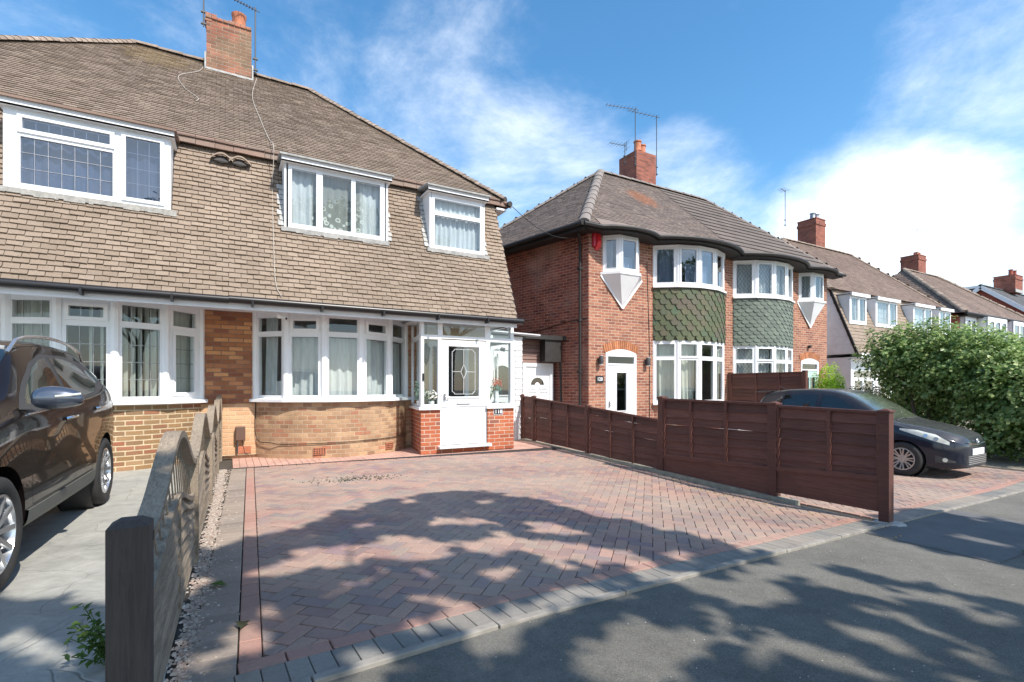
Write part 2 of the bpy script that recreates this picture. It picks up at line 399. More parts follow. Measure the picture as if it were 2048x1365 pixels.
def window(parent, O, U, w, z0, z1, lights, name='window', fm=None, gm=None, depth=.07, lead=None, border=True):
    """O plan point of the left end; lights: (u0,u1,v0,v1,sash) glass rectangles"""
    fm = fm or WHITE; gm = gm or GLASS
    U = Vector((U[0], U[1], 0)).normalized(); N = Vector((U.y, -U.x, 0)); O3 = Vector((O[0], O[1], 0))
    m = MB(); plate(m, O3, U, z0, z1, 0, w, [l[:4] for l in lights], depth)
    for l in lights:
        if l[4]:
            a, b, c, d = l[:4]; e = .05
            plate(m, O3, U, c - e, d + e, a - e, b + e, [(a, b, c, d)], .024, off=.022)
        else:   # glazing bead
            a, b, c, d = l[:4]; e = .012
            plate(m, O3, U, c - e, d + e, a - e, b + e, [(a, b, c, d)], .01, off=.006)
    fr = m.build(name, fm, parent)
    g = MB()
    def pt(u, z, d): return O3 + U * u + Vector((0, 0, z)) + N * d
    for l in lights:
        a, b, c, d = l[:4]; dd = -.02 + (.012 if l[4] else 0)
        g.face([pt(a, c, dd), pt(b, c, dd), pt(b, d, dd), pt(a, d, dd)])
    g.build('pane', gm, fr)
    if lead:
        L = MB(); dd = -.012; w_ = lead[3] if len(lead) > 3 else .009
        for l in lights:
            a, b, c, d = l[:4]
            if lead[0] == 'grid':
                nx = max(1, round((b - a) / lead[1])); ny = max(1, round((d - c) / lead[2]))
                for i in range(1, nx):
                    u = a + (b - a) * i / nx; L.face([pt(u - w_ / 2, c, dd), pt(u + w_ / 2, c, dd), pt(u + w_ / 2, d, dd), pt(u - w_ / 2, d, dd)])
                for i in range(1, ny):
                    v = c + (d - c) * i / ny; L.face([pt(a, v - w_ / 2, dd + .001), pt(b, v - w_ / 2, dd + .001), pt(b, v + w_ / 2, dd + .001), pt(a, v + w_ / 2, dd + .001)])
            else:
                sx, sz = lead[1], lead[2]; sl = sz / sx
                for sg in (1, -1):
                    k = -40
                    while k < 60:
                        # line: v = c + sg*sl*(u-a) + k*sz
                        pts = []
                        base = c + k * sz
                        ua = (c - base) / (sg * sl) + a; ub = (d - base) / (sg * sl) + a
                        lo, hi = max(a, min(ua, ub)), min(b, max(ua, ub))
                        if hi - lo > .01:
                            va, vb = base + sg * sl * (lo - a), base + sg * sl * (hi - a)
                            L.face([pt(lo, va - w_, dd), pt(hi, vb - w_, dd), pt(hi, vb + w_, dd), pt(lo, va + w_, dd)])
                        k += 1
        L.build('leading', ALU if lead[0] == 'grid' else DARKMETAL, fr)
    return fr
def curtain(parent, O, U, u0, u1, z0, z1, mat, d=.16, amp=.025, wl=.13, seed=0, name='curtain'):
    U = Vector((U[0], U[1], 0)).normalized(); N = Vector((U.y, -U.x, 0)); O3 = Vector((O[0], O[1], 0))
    n = max(8, int((u1 - u0) / wl * 8)); r = random.Random(seed); ph = [r.uniform(0, 6) for _ in range(3)]
    rows = []
    for j in range(7):
        z = z0 + (z1 - z0) * j / 6; k = 1.0 - .45 * j / 6; row = []
        for i in range(n + 1):
            u = u0 + (u1 - u0) * i / n
            dd = amp * k * (math.sin(2 * math.pi * u / wl + ph[0] + .6 * math.sin(3 * z + ph[1])) + .5 * math.sin(2 * math.pi * u / (wl * 2.3) + ph[2]))
            row.append(O3 + U * u + Vector((0, 0, z)) - N * (d + dd))
        rows.append(row)
    m = MB(); m.grid(rows); return m.build(name, mat, parent, smooth=True)
def blinds(parent, O, U, u0, u1, z0, z1, mat, d=.12, sp=.10, ang=35, seed=0, name='vertical_blind'):
    U = Vector((U[0], U[1], 0)).normalized(); N = Vector((U.y, -U.x, 0)); O3 = Vector((O[0], O[1], 0)); m = MB(); r = random.Random(seed)
    u = u0 + .02
    while u < u1:
        a = R(ang + r.uniform(-12, 12)); h = .042; e = U * math.cos(a) * h + N * math.sin(a) * h
        c = O3 + U * u - N * d
        m.face([c - e + Vector((0, 0, z0)), c + e + Vector((0, 0, z0)), c + e + Vector((0, 0, z1)), c - e + Vector((0, 0, z1))])
        u += sp
    return m.build(name, mat, parent)

def tiles(mb, O, U, V, rows, length, expo, tw, th=.014, seed=1, gap=.004, jit=1.0, lap=1.2, skip=0):
    O = Vector(O); U = Vector(U).normalized(); V = Vector(V).normalized(); N = U.cross(V).normalized()
    r = random.Random(seed); i = 0; v = 0.0
    while v < length - .02:
        ex = min(expo, length - v)
        for (a, b) in rows(v + ex * .5):
            st = (i % 2) * tw / 2; k = math.floor((a - st) / tw)
            while k * tw + st < b:
                p, q = max(a, k * tw + st), min(b, k * tw + st + tw - gap); k += 1
                if q - p < .02: continue
                dv = r.gauss(0, .0035) * jit; h0 = th * (1 + r.uniform(-.18, .25) * jit); h1 = th * .15; tl = r.gauss(0, .0022) * jit
                va, vb = v + dv, min(v + expo * lap, length + .01)
                A = O + U * p + V * (va + tl); B = O + U * q + V * (va - tl); C = O + U * q + V * vb; D = O + U * p + V * vb
                n = len(mb.v)
                mb.v += [tuple(A + N * h0), tuple(B + N * h0), tuple(C + N * h1), tuple(D + N * h1), tuple(A - N * .004), tuple(B - N * .004), tuple(C - N * .004), tuple(D - N * .004)]
                for f in ((0, 1, 2, 3), (4, 5, 1, 0), (5, 6, 2, 1), (7, 4, 0, 3)):
                    mb.f.append(tuple(n + x for x in f)); mb.uv.append(None)
        v += expo; i += 1
def caps(mb, p, q, ln=.33, r=.11, up=(0, 0, 1), seed=3, flat=.75):
    p = Vector(p); q = Vector(q); L = (q - p).length; d = (q - p) / L; n = max(1, int(L / ln)); ln = L / n; rr = random.Random(seed)
    a = d.cross(Vector(up)).normalized(); b = a.cross(d)
    for i in range(n):
        s0 = p + d * (i * ln - .01); s1 = p + d * ((i + 1) * ln + .015); rows = []
        j = rr.uniform(-.006, .006)
        for c, k in ((s0, 1.07), (s1, .93)):
            rows.append([c + a * math.cos(t) * r * k + b * (math.sin(t) * r * k * flat - .02 + j) for t in [math.pi * x / 8 for x in range(9)]])
        n0 = len(mb.v); mb.grid(rows); mb.face(list(rows[0])); mb.face(list(reversed(rows[1])))
def slopes(p, q): return (Vector(q) - Vector(p))

def roof(mb, bl, br, tr, tl, expo, tw, th=.016, seed=1, under=True, **k):
    bl, br, tr, tl = (Vector(p) for p in (bl, br, tr, tl))
    U = (br - bl).normalized(); W_ = tl - bl; V = (W_ - U * W_.dot(U)); Ln = V.length; V.normalize()
    ua, ub0, ub1 = (tl - bl).dot(U), (br - bl).length, (tr - bl).dot(U)
    def rows(v):
        f = v / Ln; return [(ua * f, ub0 + (ub1 - ub0) * f)]
    tiles(mb, bl, U, V, rows, Ln, expo, tw, th, seed, **k)
    if under:
        N = U.cross(V) * .03; q = [bl - N, br - N, tr - N, tl - N]
        mb.face(q if (tr - tl).length > .01 else q[:3])
def brackets(mb, x0, x1, y, z, step=.9):
    x = x0 + .3
    while x < x1: mb.box(x, y - .075, z - .09, x + .03, y + .09, z + .01); x += step

# ================================================================== PAIR OF MANSARD HOUSES
MY0, MZ0, MY1, MZ1 = 8.62, 2.60, 9.67, 5.36
BR_ = 1.636
def bayxy(deg, r=BR_, cx=1.775):
    a = R(deg); return (cx + r * math.sin(a), 9.2 + BR_ - r * math.cos(a))
def pair1(s):
    lab = ('brown tiled mansard semi with glazed red brick porch numbered 118' if s > 0 else 'brown tiled mansard semi behind the parked black car, leaded dormer window')
    H = thing('house', lab, 'house', 'houses along the street')
    X = lambda x: s * x
    # walls
    m = MB(); O = (0, 9.95, 0)
    bh = sorted((X(.42), X(3.13)))
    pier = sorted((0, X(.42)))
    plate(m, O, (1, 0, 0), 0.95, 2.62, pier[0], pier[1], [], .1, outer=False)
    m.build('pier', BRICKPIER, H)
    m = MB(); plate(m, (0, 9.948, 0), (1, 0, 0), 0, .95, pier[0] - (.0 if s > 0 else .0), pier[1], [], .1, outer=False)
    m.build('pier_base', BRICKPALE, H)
    m = MB()
    rest = sorted((X(.42), X(5)))
    dh = sorted((X(3.75), X(4.62)))
    plate(m, O, (1, 0, 0), 0, 2.62, rest[0], rest[1], [(bh[0], bh[1], .1, 2.55), (dh[0], dh[1], .1, 2.12)], .12, outer=False)
    xs = X(5)
    m.poly([(xs, 9.95, 0), (xs, 16.1, 0), (xs, 16.1, 5.3), (xs, 9.67, 5.3), (xs, 8.7, 2.62), (xs, 9.95, 2.62)])
    m.face([(0, 16.1, 0), (xs, 16.1, 0), (xs, 16.1, 5.4), (0, 16.1, 5.4)])
    m.build('wall', BRICK118, H)
    m = MB()
    m.face([(0, 9.9, .06), (xs, 9.9, .06), (xs, 16.1, .06), (0, 16.1, .06)]); m.face([(0, 9.3, 2.66), (xs, 9.3, 2.66), (xs, 16.1, 2.66), (0, 16.1, 2.66)])
    m.face([(X(.004), 9.98, .1), (X(.004), 16.1, .1), (X(.004), 16.1, 5.2), (X(.004), 9.98, 5.2)])
    m.face([(0, 12.6, .06), (xs, 12.6, .06), (xs, 12.6, 5.3), (0, 12.6, 5.3)]); m.face([(0, 9.6, 5.34), (xs, 9.6, 5.34), (xs, 16, 5.34), (0, 16, 5.34)])
    m.face([(X(3.4), 9.97, .06), (X(3.4), 12.6, .06), (X(3.4), 12.6, 2.6), (X(3.4), 9.97, 2.6)])
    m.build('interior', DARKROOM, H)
    # --- curved bay: brick, sill, windows
    m = MB(); rows = []; uvs = []
    n = 36; zb = [-.02, .98]
    for z in zb:
        row = []; ur = []
        for i in range(n + 1):
            a = -58.5 + 117 * i / n; q = bayxy(a, BR_ - .01); row.append((X(q[0]) if s > 0 else -bayxy(-a, BR_ - .01)[0], q[1], z))
            ur.append((R(a) * BR_ + (3 if s > 0 else 9), z))
        rows.append(row); uvs.append(ur)
    m.grid(rows, uvs=uvs); m.build('bay_wall', BRICK118 if s > 0 else BRICK116, H, smooth=True)
    angs = [-57, -34.2, -11.4, 11.4, 34.2, 57]
    def bp(a, r=BR_, z=0.):
        q = bayxy(a if s > 0 else -a, r); return Vector((s * q[0] , q[1], z))
    # sill, segmented
    m = MB(); rows = []
    for i in range(len(angs)): rows.append([bp(angs[i], BR_ - .05, 1.06), bp(angs[i], BR_ + .115, 1.035), bp(angs[i], BR_ + .115, .985), bp(angs[i], BR_ - .05, .975)])
    m.grid(rows, closed=True); m.face(rows[0]); m.face(list(reversed(rows[-1])))
    m.build('sill', WPAINT, H)
    m = MB()
    for i in range(len(angs)):   # corner posts
        m.tube([bp(angs[i], BR_ - .02, 1.03), bp(angs[i], BR_ - .02, 2.56)], .062, 8)
    m.build('mullion', WHITE, H, smooth=40)
    for i in range(5):
        a, b = bp(angs[i]), bp(angs[i + 1]); w = (b - a).length; U = (b - a).normalized()
        if s > 0:
            g = .10; op = i in (1, 3)
            if op: L = [(g + .03, w - g - .03, 2.26, 2.40, 1), (g - .0, w - g + .0, 1.10, 2.12, 0)]
            else: L = [(g - .02, w - g + .02, 2.22, 2.46, 0), (g - .02, w - g + .02, 1.10, 2.13, 0)]
        else:
            if i in (1, 3): L = [(.085, w - .085, 2.22, 2.46, 0), (.085, w - .085, 1.10, 2.13, 0)]
            elif i in (0, 4): L = [(.12, w - .12, 2.22, 2.46, 0), (.15, w - .15, 1.16, 2.08, 1)]
            else: L = [(.13, w - .13, 2.25, 2.40, 1), (.10, w - .10, 1.10, 2.12, 0)]
        f = window(H, a, U, w, 1.03, 2.56, L, gm=GLASS, lead=(('grid', .135, .26) if s < 0 else None))
        if s < 0: blinds(f, a, U, .06, w - .06, 1.08, 2.5, BLIND, d=.16, ang=(-25, -50, 65, 60, 20)[i], seed=i, sp=(.09 if i != 2 else .13))
    if s > 0:
        for i in range(5):
            a, b = bp(angs[i]), bp(angs[i + 1]); w = (b - a).length; U = (b - a).normalized()
            if i == 0: curtain(H, a, U, .10, w * .55, 1.08, 2.5, NET, amp=.03, seed=i + 20); curtain(H, a, U, w * .5, w - .02, 1.08, 1.35, NET, amp=.03, seed=i + 25)
            else: curtain(H, a, U, .04, w - .04, 1.08, 2.12, NET, amp=.028, seed=i + 20, wl=.15)
    # --- eaves: soffit, fascia, gutter
    x0, x1 = sorted((0, X(5.02)))
    m = MB(); m.face([(x0, 8.68, 2.53), (x0, 9.95, 2.56), (x1, 9.95, 2.56), (x1, 8.68, 2.53)]); m.build('soffit', SOFFIT, H)
    m = MB(); m.box(x0, 8.665, 2.43, x1, 8.69, 2.60); m.build('fascia', SOFFIT, H)
    m = MB(); m.tube([(x0, 8.60, 2.565), (x1 + (.1 if s > 0 else 0), 8.60, 2.555)], .056, 10); brackets(m, x0, x1, 8.60, 2.56, 1.0); m.build('gutter', BLACKP, H, smooth=40)
    # --- mansard tiles
    dorm = [(.80, 2.53), (3.33, 4.50)] if s > 0 else [(-2.60, -.76), (-4.50, -3.33)]
    V = Vector((0, MY1 - MY0, MZ1 - MZ0)); Ln = V.length; V.normalize()
    def rows(v):
        z = MZ0 + V.z * v; a, b = x0 + (0 if s > 0 else .02), x1 - (.02 if s > 0 else 0)
        iv = [(a, b)]
        if 3.84 < z < 5.12:
            for d0, d1 in dorm:
                nv = []
                for p, q in iv:
                    if d0 > p and d1 < q: nv += [(p, d0 - .01), (d1 + .01, q)]
                    else: nv.append((p, q))
                iv = nv
        return iv
    m = MB(); tiles(m, (0, MY0, MZ0), (1, 0, 0), V, rows, Ln, .084, .166, .027, seed=5 + s, jit=1.1, gap=.007)
    TL = m; m = MB()
    us = sorted([x0, x1] + [d for e in dorm for d in e])
    zz_ = [MZ0, 3.86, 5.12, MZ1]
    for i in range(3):
        for a, b in zip(us, us[1:]):
            if i == 1 and any(abs(a - d[0]) < .01 for d in dorm): continue
            y_a = MY0 + (MY1 - MY0) * (zz_[i] - MZ0) / (MZ1 - MZ0); y_b = MY0 + (MY1 - MY0) * (zz_[i + 1] - MZ0) / (MZ1 - MZ0)
            m.face([(a, y_a + .02, zz_[i]), (b, y_a + .02, zz_[i]), (b, y_b + .02, zz_[i + 1]), (a, y_b + .02, zz_[i + 1])])
    TL.build('mansard_tiling', TILE1, H); m.build('mansard_felt', BLACKM, H)
    # --- upper roof
    m = MB(); RG = 12.87; RZ = 8.36
    if s > 0:
        roof(m, (0, 9.54, 5.31), (5.17, 9.54, 5.31), (1.73, RG, RZ), (0, RG, RZ), .084, .165, th=.02, seed=8, gap=.006)
        roof(m, (5.24, 9.42, 5.20), (5.24, 16.3, 5.20), (1.73, RG, RZ), (1.73, RG, RZ), .2, .25, seed=9)
        roof(m, (5.2, 16.3, 5.25), (0, 16.3, 5.25), (0, RG, RZ), (1.73, RG, RZ), .2, .25, seed=10)
    else:
        roof(m, (-5.17, 9.54, 5.31), (0, 9.54, 5.31), (0, RG, RZ), (-1.73, RG, RZ), .084, .165, th=.02, seed=11, gap=.006)
        roof(m, (-5.24, 16.3, 5.20), (-5.24, 9.42, 5.20), (-1.73, RG, RZ), (-1.73, RG, RZ), .2, .25, seed=12)
        roof(m, (0, 16.3, 5.25), (-5.2, 16.3, 5.25), (-1.73, RG, RZ), (0, RG, RZ), .2, .25, seed=13)
    rf = m.build('roof', TILER, H)
    m = MB(); x = x0      # redder starter course on the break of the roof
    r = random.Random(4 + s)
    while x < x1 - .05:
        w = .262; h = r.uniform(-.006, .006)
        m.hexa([(x, 9.47, 5.245 + h), (x + w, 9.47, 5.245 + h + r.uniform(-.006, .006)), (x + w, 9.60, 5.345), (x, 9.60, 5.345), (x, 9.465, 5.27 + h), (x + w, 9.465, 5.27 + h), (x + w, 9.62, 5.375), (x, 9.62, 5.375)]); x += w + .006
        m.hexa([(x, 9.50, 5.14 + h), (x + w, 9.50, 5.14 + h), (x + w, 9.53, 5.25), (x, 9.53, 5.25), (x, 9.475, 5.145 + h), (x + w, 9.475, 5.145 + h), (x + w, 9.50, 5.265), (x, 9.50, 5.265)])
    m.build('starter_course', TILERED, H)
    m = MB(); rx = X(1.73)
    caps(m, (0, RG, RZ), (rx, RG, RZ), .42, .12)
    caps(m, (X(5.2), 9.5, 5.30), (rx, RG, RZ), .11, .13, flat=.6)
    caps(m, (X(5.2), 16.3, 5.27), (rx, RG, RZ), .3, .12)
    m.build('ridge_tile', RIDGE, H)
    # verge closing board of mansard side and side eave
    m = MB(); m.face([(xs + s * .002, 8.66, 2.6), (xs + s * .002, 9.66, 5.3), (xs + s * .002, 9.75, 5.3), (xs + s * .002, 8.75, 2.55)])
    m.box(X(5.0), 9.5, 5.06, X(5.24), 16.2, 5.10); m.build('side_soffit', WPAINT, H)
    m = MB(); m.tube([(X(5.27), 9.38, 5.19), (X(5.27), 16.3, 5.19)], .056, 8); m.build('side_gutter', BLACKM, H, smooth=40)
    # --- dormers
    for k, (a, b) in enumerate(dorm):
        DY = 9.07
        m = MB()
        for xx in (a, b):
            e = .03 if xx == a else -.03
            m.hexa([(xx, DY, 3.88), (xx + e, DY, 3.88), (xx + e, 9.14, 3.88), (xx, 9.14, 3.88), (xx, DY, 5.04), (xx + e, DY, 5.04), (xx + e, 9.62, 5.06), (xx, 9.62, 5.06)])
        m.box(a - .05, DY - .09, 4.975, b + .05, DY - .06, 5.06)
        m.box(a - .05, DY - .09, 4.975, b + .05, 9.62, 4.99)
        dm = m.build('dormer', WPAINT, H)
        m = MB(); m.hexa([(a - .08, DY - .13, 5.055), (b + .08, DY - .13, 5.055), (b + .08, 9.66, 5.15), (a - .08, 9.66, 5.15), (a - .08, DY - .13, 5.085), (b + .08, DY - .13, 5.085), (b + .08, 9.66, 5.20), (a - .08, 9.66, 5.20)])
        m.build('dormer_roof', LEAD if (s > 0) else TILERED, dm)
        # apron and side flashing
        m = MB(); r = random.Random(k + 5 * s)
        x = a - .05
        while x < b + .02:
            w = r.uniform(.04, .09); dz = r.uniform(-.008, .018)
            m.hexa([(x, 9.045, 3.82 + dz), (x + w, 9.045, 3.82 + dz), (x + w, 9.12, 3.82 + dz), (x, 9.12, 3.82 + dz), (x, 9.035, 3.90), (x + w, 9.035, 3.90), (x + w, 9.12, 3.90), (x, 9.12, 3.90)]); x += w
        if s > 0:
            for side in (-1, 1):
                xx = a if side < 0 else b
                z = 3.93
                while z < (5.0 if side > 0 or k == 1 else 4.62):
                    y = MY0 + (z - MZ0) / (MZ1 - MZ0) * (MY1 - MY0); w = .085 + r.uniform(-.02, .02)
                    q0, q1 = sorted((xx, xx + side * w)); y2 = y + .092 * .39
                    m.hexa([(q0, y - .045, z), (q1, y - .045, z), (q1, y + .02, z), (q0, y + .02, z), (q0, y2 - .03, z + .092), (q1, y2 - .03, z + .092), (q1, y2 + .03, z + .092), (q0, y2 + .03, z + .092)])
                    z += .098
        m.build('flashing', DIRTYW if s > 0 else MORTAR, H)
        if s > 0 and k == 0:
            L = [(.08, .47, .0, 0, 0)]
            L = [(.055 + 0.0, .44, 3.98, 4.90, 0), (.54, 1.02, 3.98, 4.90, 0), (1.09, 1.53, 3.98, 4.90, 0)]
            wf = window(H, (a + .06, DY), (1, 0), b - a - .12, 3.88, 4.98, L, gm=GLASS)
            curtain(wf, (a + .06, DY), (1, 0), .03, .40, 3.95, 4.95, CURTAIN, d=.14, seed=31); curtain(wf, (a + .06, DY), (1, 0), 1.2, 1.57, 3.95, 4.95, CURTAIN, d=.14, seed=32)
            curtain(wf, (a + .06, DY), (1, 0), .38, 1.3, 3.95, 4.95, LACE, d=.12, amp=.012, seed=33, name='lace_curtain')
        elif s > 0:
            w = b - a - .08
            L = [(.06, w - .06, 4.63, 4.87, 0), (.06, w - .06, 3.97, 4.55, 0)]
            wf = window(H, (a + .04, DY), (1, 0), w, 3.88, 4.98, L)
            curtain(wf, (a + .04, DY), (1, 0), .03, w - .03, 3.95, 4.95, CURTAIN, d=.12, wl=.10, amp=.02, seed=34)
        elif k == 0:
            w = b - a - .06
            L = [(.16, 1.09, 4.71, 4.86, 1), (.14, 1.12, 3.98, 4.61, 0), (1.27, 1.68, 4.0, 4.88, 1)]
            wf = window(H, (a + .03, DY), (1, 0), w, 3.88, 4.98, L, gm=GLASSR, lead=('grid', .135, .235))
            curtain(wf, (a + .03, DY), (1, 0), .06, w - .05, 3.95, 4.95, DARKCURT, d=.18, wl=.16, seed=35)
        else:
            w = b - a - .08
            window(H, (a + .04, DY), (1, 0), w, 3.88, 4.98, [(.08, w - .08, 3.97, 4.88, 0)])
    return H
H118 = pair1(1); H116 = pair1(-1)
# chimney of the pair (part of 118)
m = MB(); r = random.Random(2)
CX0, CX1, CY0, CY1 = -.42, .44, 12.55, 13.25
m.box(CX0, CY0, 7.9, CX1, CY1, 9.16)
ch = m.build('chimney', BRICKCH, H118)
m = MB()
for i in range(8):   # loose top courses, broken on the left
    x = CX0 - .02 + i * .11; zt = 9.22 + r.uniform(0, .03) + (0.02 if i < 2 else 0)
    m.box(x, CY0 - .03, 9.161, x + .106, CY1 + .03, zt)
m.box(CX0 - .03, CY0 - .01, 9.10, CX0 + .1, CY0 + .3, 9.159)
m.build('chimney_cap', BRICKCH, ch, bevel=.01)
m = MB(); m.lathe((.20, 12.9, 9.2), [(.16, 0), (.15, .10), (.135, .36), (.15, .40), (.155, .45), (.12, .455), (.115, .30)], 18); m.build('chimney_pot', TERRA, ch, smooth=50)
m = MB(); m.lathe((-.2, 12.9, 9.2), [(.15, 0), (.15, .12), (.11, .13), (.1, .08)], 16); m.build('chimney_pot', TERRA, ch, smooth=50)
m = MB(); m.box(CX0 - .03, CY0 - .035, 7.98, CX1 + .03, CY0 - .003, 8.10); m.box(CX0 - .035, CY0 - .03, 7.98, CX0 - .003, CY1, 8.42); m.box(CX1 + .003, CY0 - .03, 7.98, CX1 + .035, CY1, 8.40)
m.build('flashing', DIRTYW, ch)
def eyebrow(x, z):
    y = MY0 + (z - MZ0) / (MZ1 - MZ0) * (MY1 - MY0) - .02; m = MB(); rows = []
    for d, k in ((.11, 1), (.12, 1), (-.03, .9)):
        rows.append([(x - .16 + .32 * i / 10, y - d + (.02 if d == .12 else 0), z + (.10 * math.sin(math.pi * i / 10) - .0) * k + (.03 if d == .12 else (.05 if d < 0 else 0))) for i in range(11)])
    m.grid(rows); h = m.build('roof_vent', TILE1, H118, smooth=40)
    m = MB(); m.face([(x - .12, y - .07, z), (x, y - .065, z - .035), (x + .12, y - .07, z), (x, y - .06, z + .085)]); m.build('vent_opening', BLACKM, h)
eyebrow(-.10, 4.93); eyebrow(.16, 4.93)
# cables down the roof
def cable(pts, r_=.0065, mat=CABLE, parent=H118, name='cable'):
    m = MB(); P = []
    q = [Vector(p) for p in pts]; q = [q[0]] + q + [q[-1]]
    for i in range(1, len(q) - 2):
        for k in range(8):
            t = k / 8; P.append(.5 * ((2 * q[i]) + (q[i + 1] - q[i - 1]) * t + (2 * q[i - 1] - 5 * q[i] + 4 * q[i + 1] - q[i + 2]) * t * t + (3 * q[i] - q[i - 1] - 3 * q[i + 1] + q[i + 2]) * t ** 3))
    P.append(Vector(pts[-1])); m.tube(P, r_, 5); return m.build(name, mat, parent, smooth=True)
def rfy(y): return 5.31 + (y - 9.54) * (8.36 - 5.31) / (12.87 - 9.54) + .035
def mfz(z): return MY0 + (z - MZ0) / (MZ1 - MZ0) * (MY1 - MY0) - .035
cable([(.55, 12.7, rfy(12.7)), (.42, 11.6, rfy(11.6)), (.52, 10.6, rfy(10.6)), (.62, 9.9, rfy(9.9)), (.66, 9.36, 5.3), (.64, mfz(4.6), 4.6), (.63, mfz(3.6), 3.6), (.64, mfz(2.9), 2.9), (.72, 8.6, 2.66)])
cable([(-.48, 12.5, rfy(12.5)), (-.55, 12.2, rfy(12.2)), (-.85, 11.7, rfy(11.7)), (-.72, 11.2, rfy(11.2)), (-.5, 10.9, rfy(10.9)), (-.52, 10.75, rfy(10.75))])
cable([(.41, 9.93, .98), (.42, 9.90, .35), (.62, 9.62, .28)] + [(bayxy(a, BR_ + .012)[0], bayxy(a, BR_ + .012)[1], .27 + .0012 * a * 0.4) for a in range(-38, 60, 8)], .007, BLACKP)
# terracotta air bricks, meter box
for (x, y, z, w) in ((-.08 + .22, 9.935, .08, .2),): 
    m = MB(); m.box(x, y, z, x + w, y + .02, z + .13)
    for i in range(5):
        for j in range(3): m.box(x + .015 + i * .038, y - .006, z + .014 + j * .038, x + .035 + i * .038, y, z + .034 + j * .038)
    m.build('air_brick', TERRA, H118)
for a in (-14, 33):
    c = Vector((*bayxy(a, BR_ + .004), .0)); t = Vector((math.cos(R(a)), math.sin(R(a)), 0)); nn = Vector((t.y, -t.x, 0)); m = MB()
    m.bar(c - t * .1 + Vector((0, 0, .13)), c + t * .1 + Vector((0, 0, .13)), .02, .12)
    m.build('air_brick', TERRA, H118); m = MB()
    for i in range(5):
        for j in range(3):
            q = c + t * (-.08 + .04 * i) + nn * .011 + Vector((0, 0, .095 + .035 * j)); m.bar(q - t * .012, q + t * .012, .004, .02)
    m.build('air_brick_hole', BLACKM, H118)
m = MB(); m.box(.10, 9.84, .32, .25, 9.95, .56); m.build('meter_box', BROWNBOX, H118, bevel=.01)
m = MB(); m.box(.12, 9.86, .10, .14, 9.94, .31); m.tube([(.2, 9.93, .32), (.24, 9.93, .1), (.3, 9.93, .05)], .006, 5); m.build('meter_pipe', DARKMETAL, H118)

# aerials on the chimneys
def aerial(name, label, base, top, arm, n=9, el=.14, group='television aerials', boxy=False):
    t = thing(name, label, 'aerial', group, loc=base); b = Vector(base)
    m = MB(); m.tube([Vector((0, 0, 0)), Vector(top) - b], .014, 6)
    for z in (.05, .3): m.box(-.05, -.02, z, .05, .03, z + .03)
    m.build('mast', DARKMETAL, t)
    m = MB(); p = Vector(top) - b + Vector((0, 0, -.06)); a = Vector(arm); m.tube([p - a * .12, p + a], .010, 5)
    d = a.normalized(); sd = d.cross(Vector((0, 0, 1))).normalized(); up = sd.cross(d)
    for i in range(n):
        q = p + a * (i / (n - 1)); e = el * (1.15 - .35 * i / n); m.tube([q - sd * e, q + sd * e], .005, 4)
        m.tube([q - up * .03, q + up * .03], .006, 4)
    if boxy:
        for k in (-1, 1): m.bar(p - a * .1 + up * .02 * k, p - a * .1 + up * .16 * k, .02, .01); m.tube([p - a * .1 + up * .13 * k - sd * .2, p - a * .1 + up * .13 * k + sd * .2], .006, 4)
    m.build('antenna', DARKMETAL, t); return t
aerial('tv_aerial', 'tall aerial mast strapped to the left corner of the old brick chimney with red pot', (-.47, 12.55, 8.95), (-.47, 12.55, 10.9), (-.6, .2, .05))
aerial('tv_aerial', 'long comb aerial on a mast right of the big left chimney', (.52, 12.7, 8.35), (.52, 12.7, 9.83), (-.75, -.25, -.02), n=14, el=.05)
aerial('tv_aerial', 'left mast of the two on the twin pot chimney', (12.42, 13.15, 9.0), (12.42, 13.15, 11.05), (-1.0, .35, .06))
aerial('tv_aerial', 'right mast of the two on the twin pot chimney', (13.5, 13.2, 8.9), (13.5, 13.2, 11.1), (-1.1, .25, .05), n=8)
aerial('tv_aerial', 'short slatted aerial beside the terracotta pots of the twin pot chimney', (12.35, 13.6, 9.2), (12.35, 13.6, 9.95), (-.6, .1, .0), n=6, el=.2, boxy=True)
aerial('tv_aerial', 'thin aerial left of the chimney of the second mansard pair', (24.0, 14.9, 9.2), (24.0, 14.9, 11.0), (-.5, -.1, .0), n=5, el=.2)
aerial('tv_aerial', 'far forked aerial above the third chimney', (38.9, 15.3, 9.5), (38.9, 15.3, 11.5), (1.6, 0, .15), n=4, el=.3)

# ------------------------------------------------------------------ porch of 118
PO = thing('porch', 'white glazed porch on red brick dwarf walls with half glazed white door', 'porch', loc=(0, 0, 0))
PX0, PX1, PY = 3.08, 5.05, 8.85
m = MB()
plate(m, (0, PY, 0), (1, 0, 0), 0, .82, PX0, 3.46, [], .1, outer=False); plate(m, (0, PY, 0), (1, 0, 0), 0, .82, 4.43, PX1, [], .1, outer=False)
plate(m, (0, PY, 0), (1, 0, 0), 0, .10, 3.46, 4.43, [], .1, outer=False)
m.face([(PX0, PY, 0), (PX0, PY, .82), (3.26, 9.94, .82), (3.26, 9.94, 0)][::-1]); m.face([(PX1, PY, 0), (PX1, 9.95, 0), (PX1, 9.95, .82), (PX1, PY, .82)])
m.face([(PX0, PY, .82), (3.46, PY, .82), (3.46, 9.0, .82), (3.26, 9.9, .82)]); m.build('dwarf_wall', BRICKPORCH, PO)
m = MB()
m.box(PX0 - .05, PY - .05, .82, 3.47, PY + .12, .87); m.box(4.42, PY - .05, .82, PX1 + .05, PY + .12, .87); m.box(PX1 - .1, PY, .821, PX1 + .05, 9.93, .868)
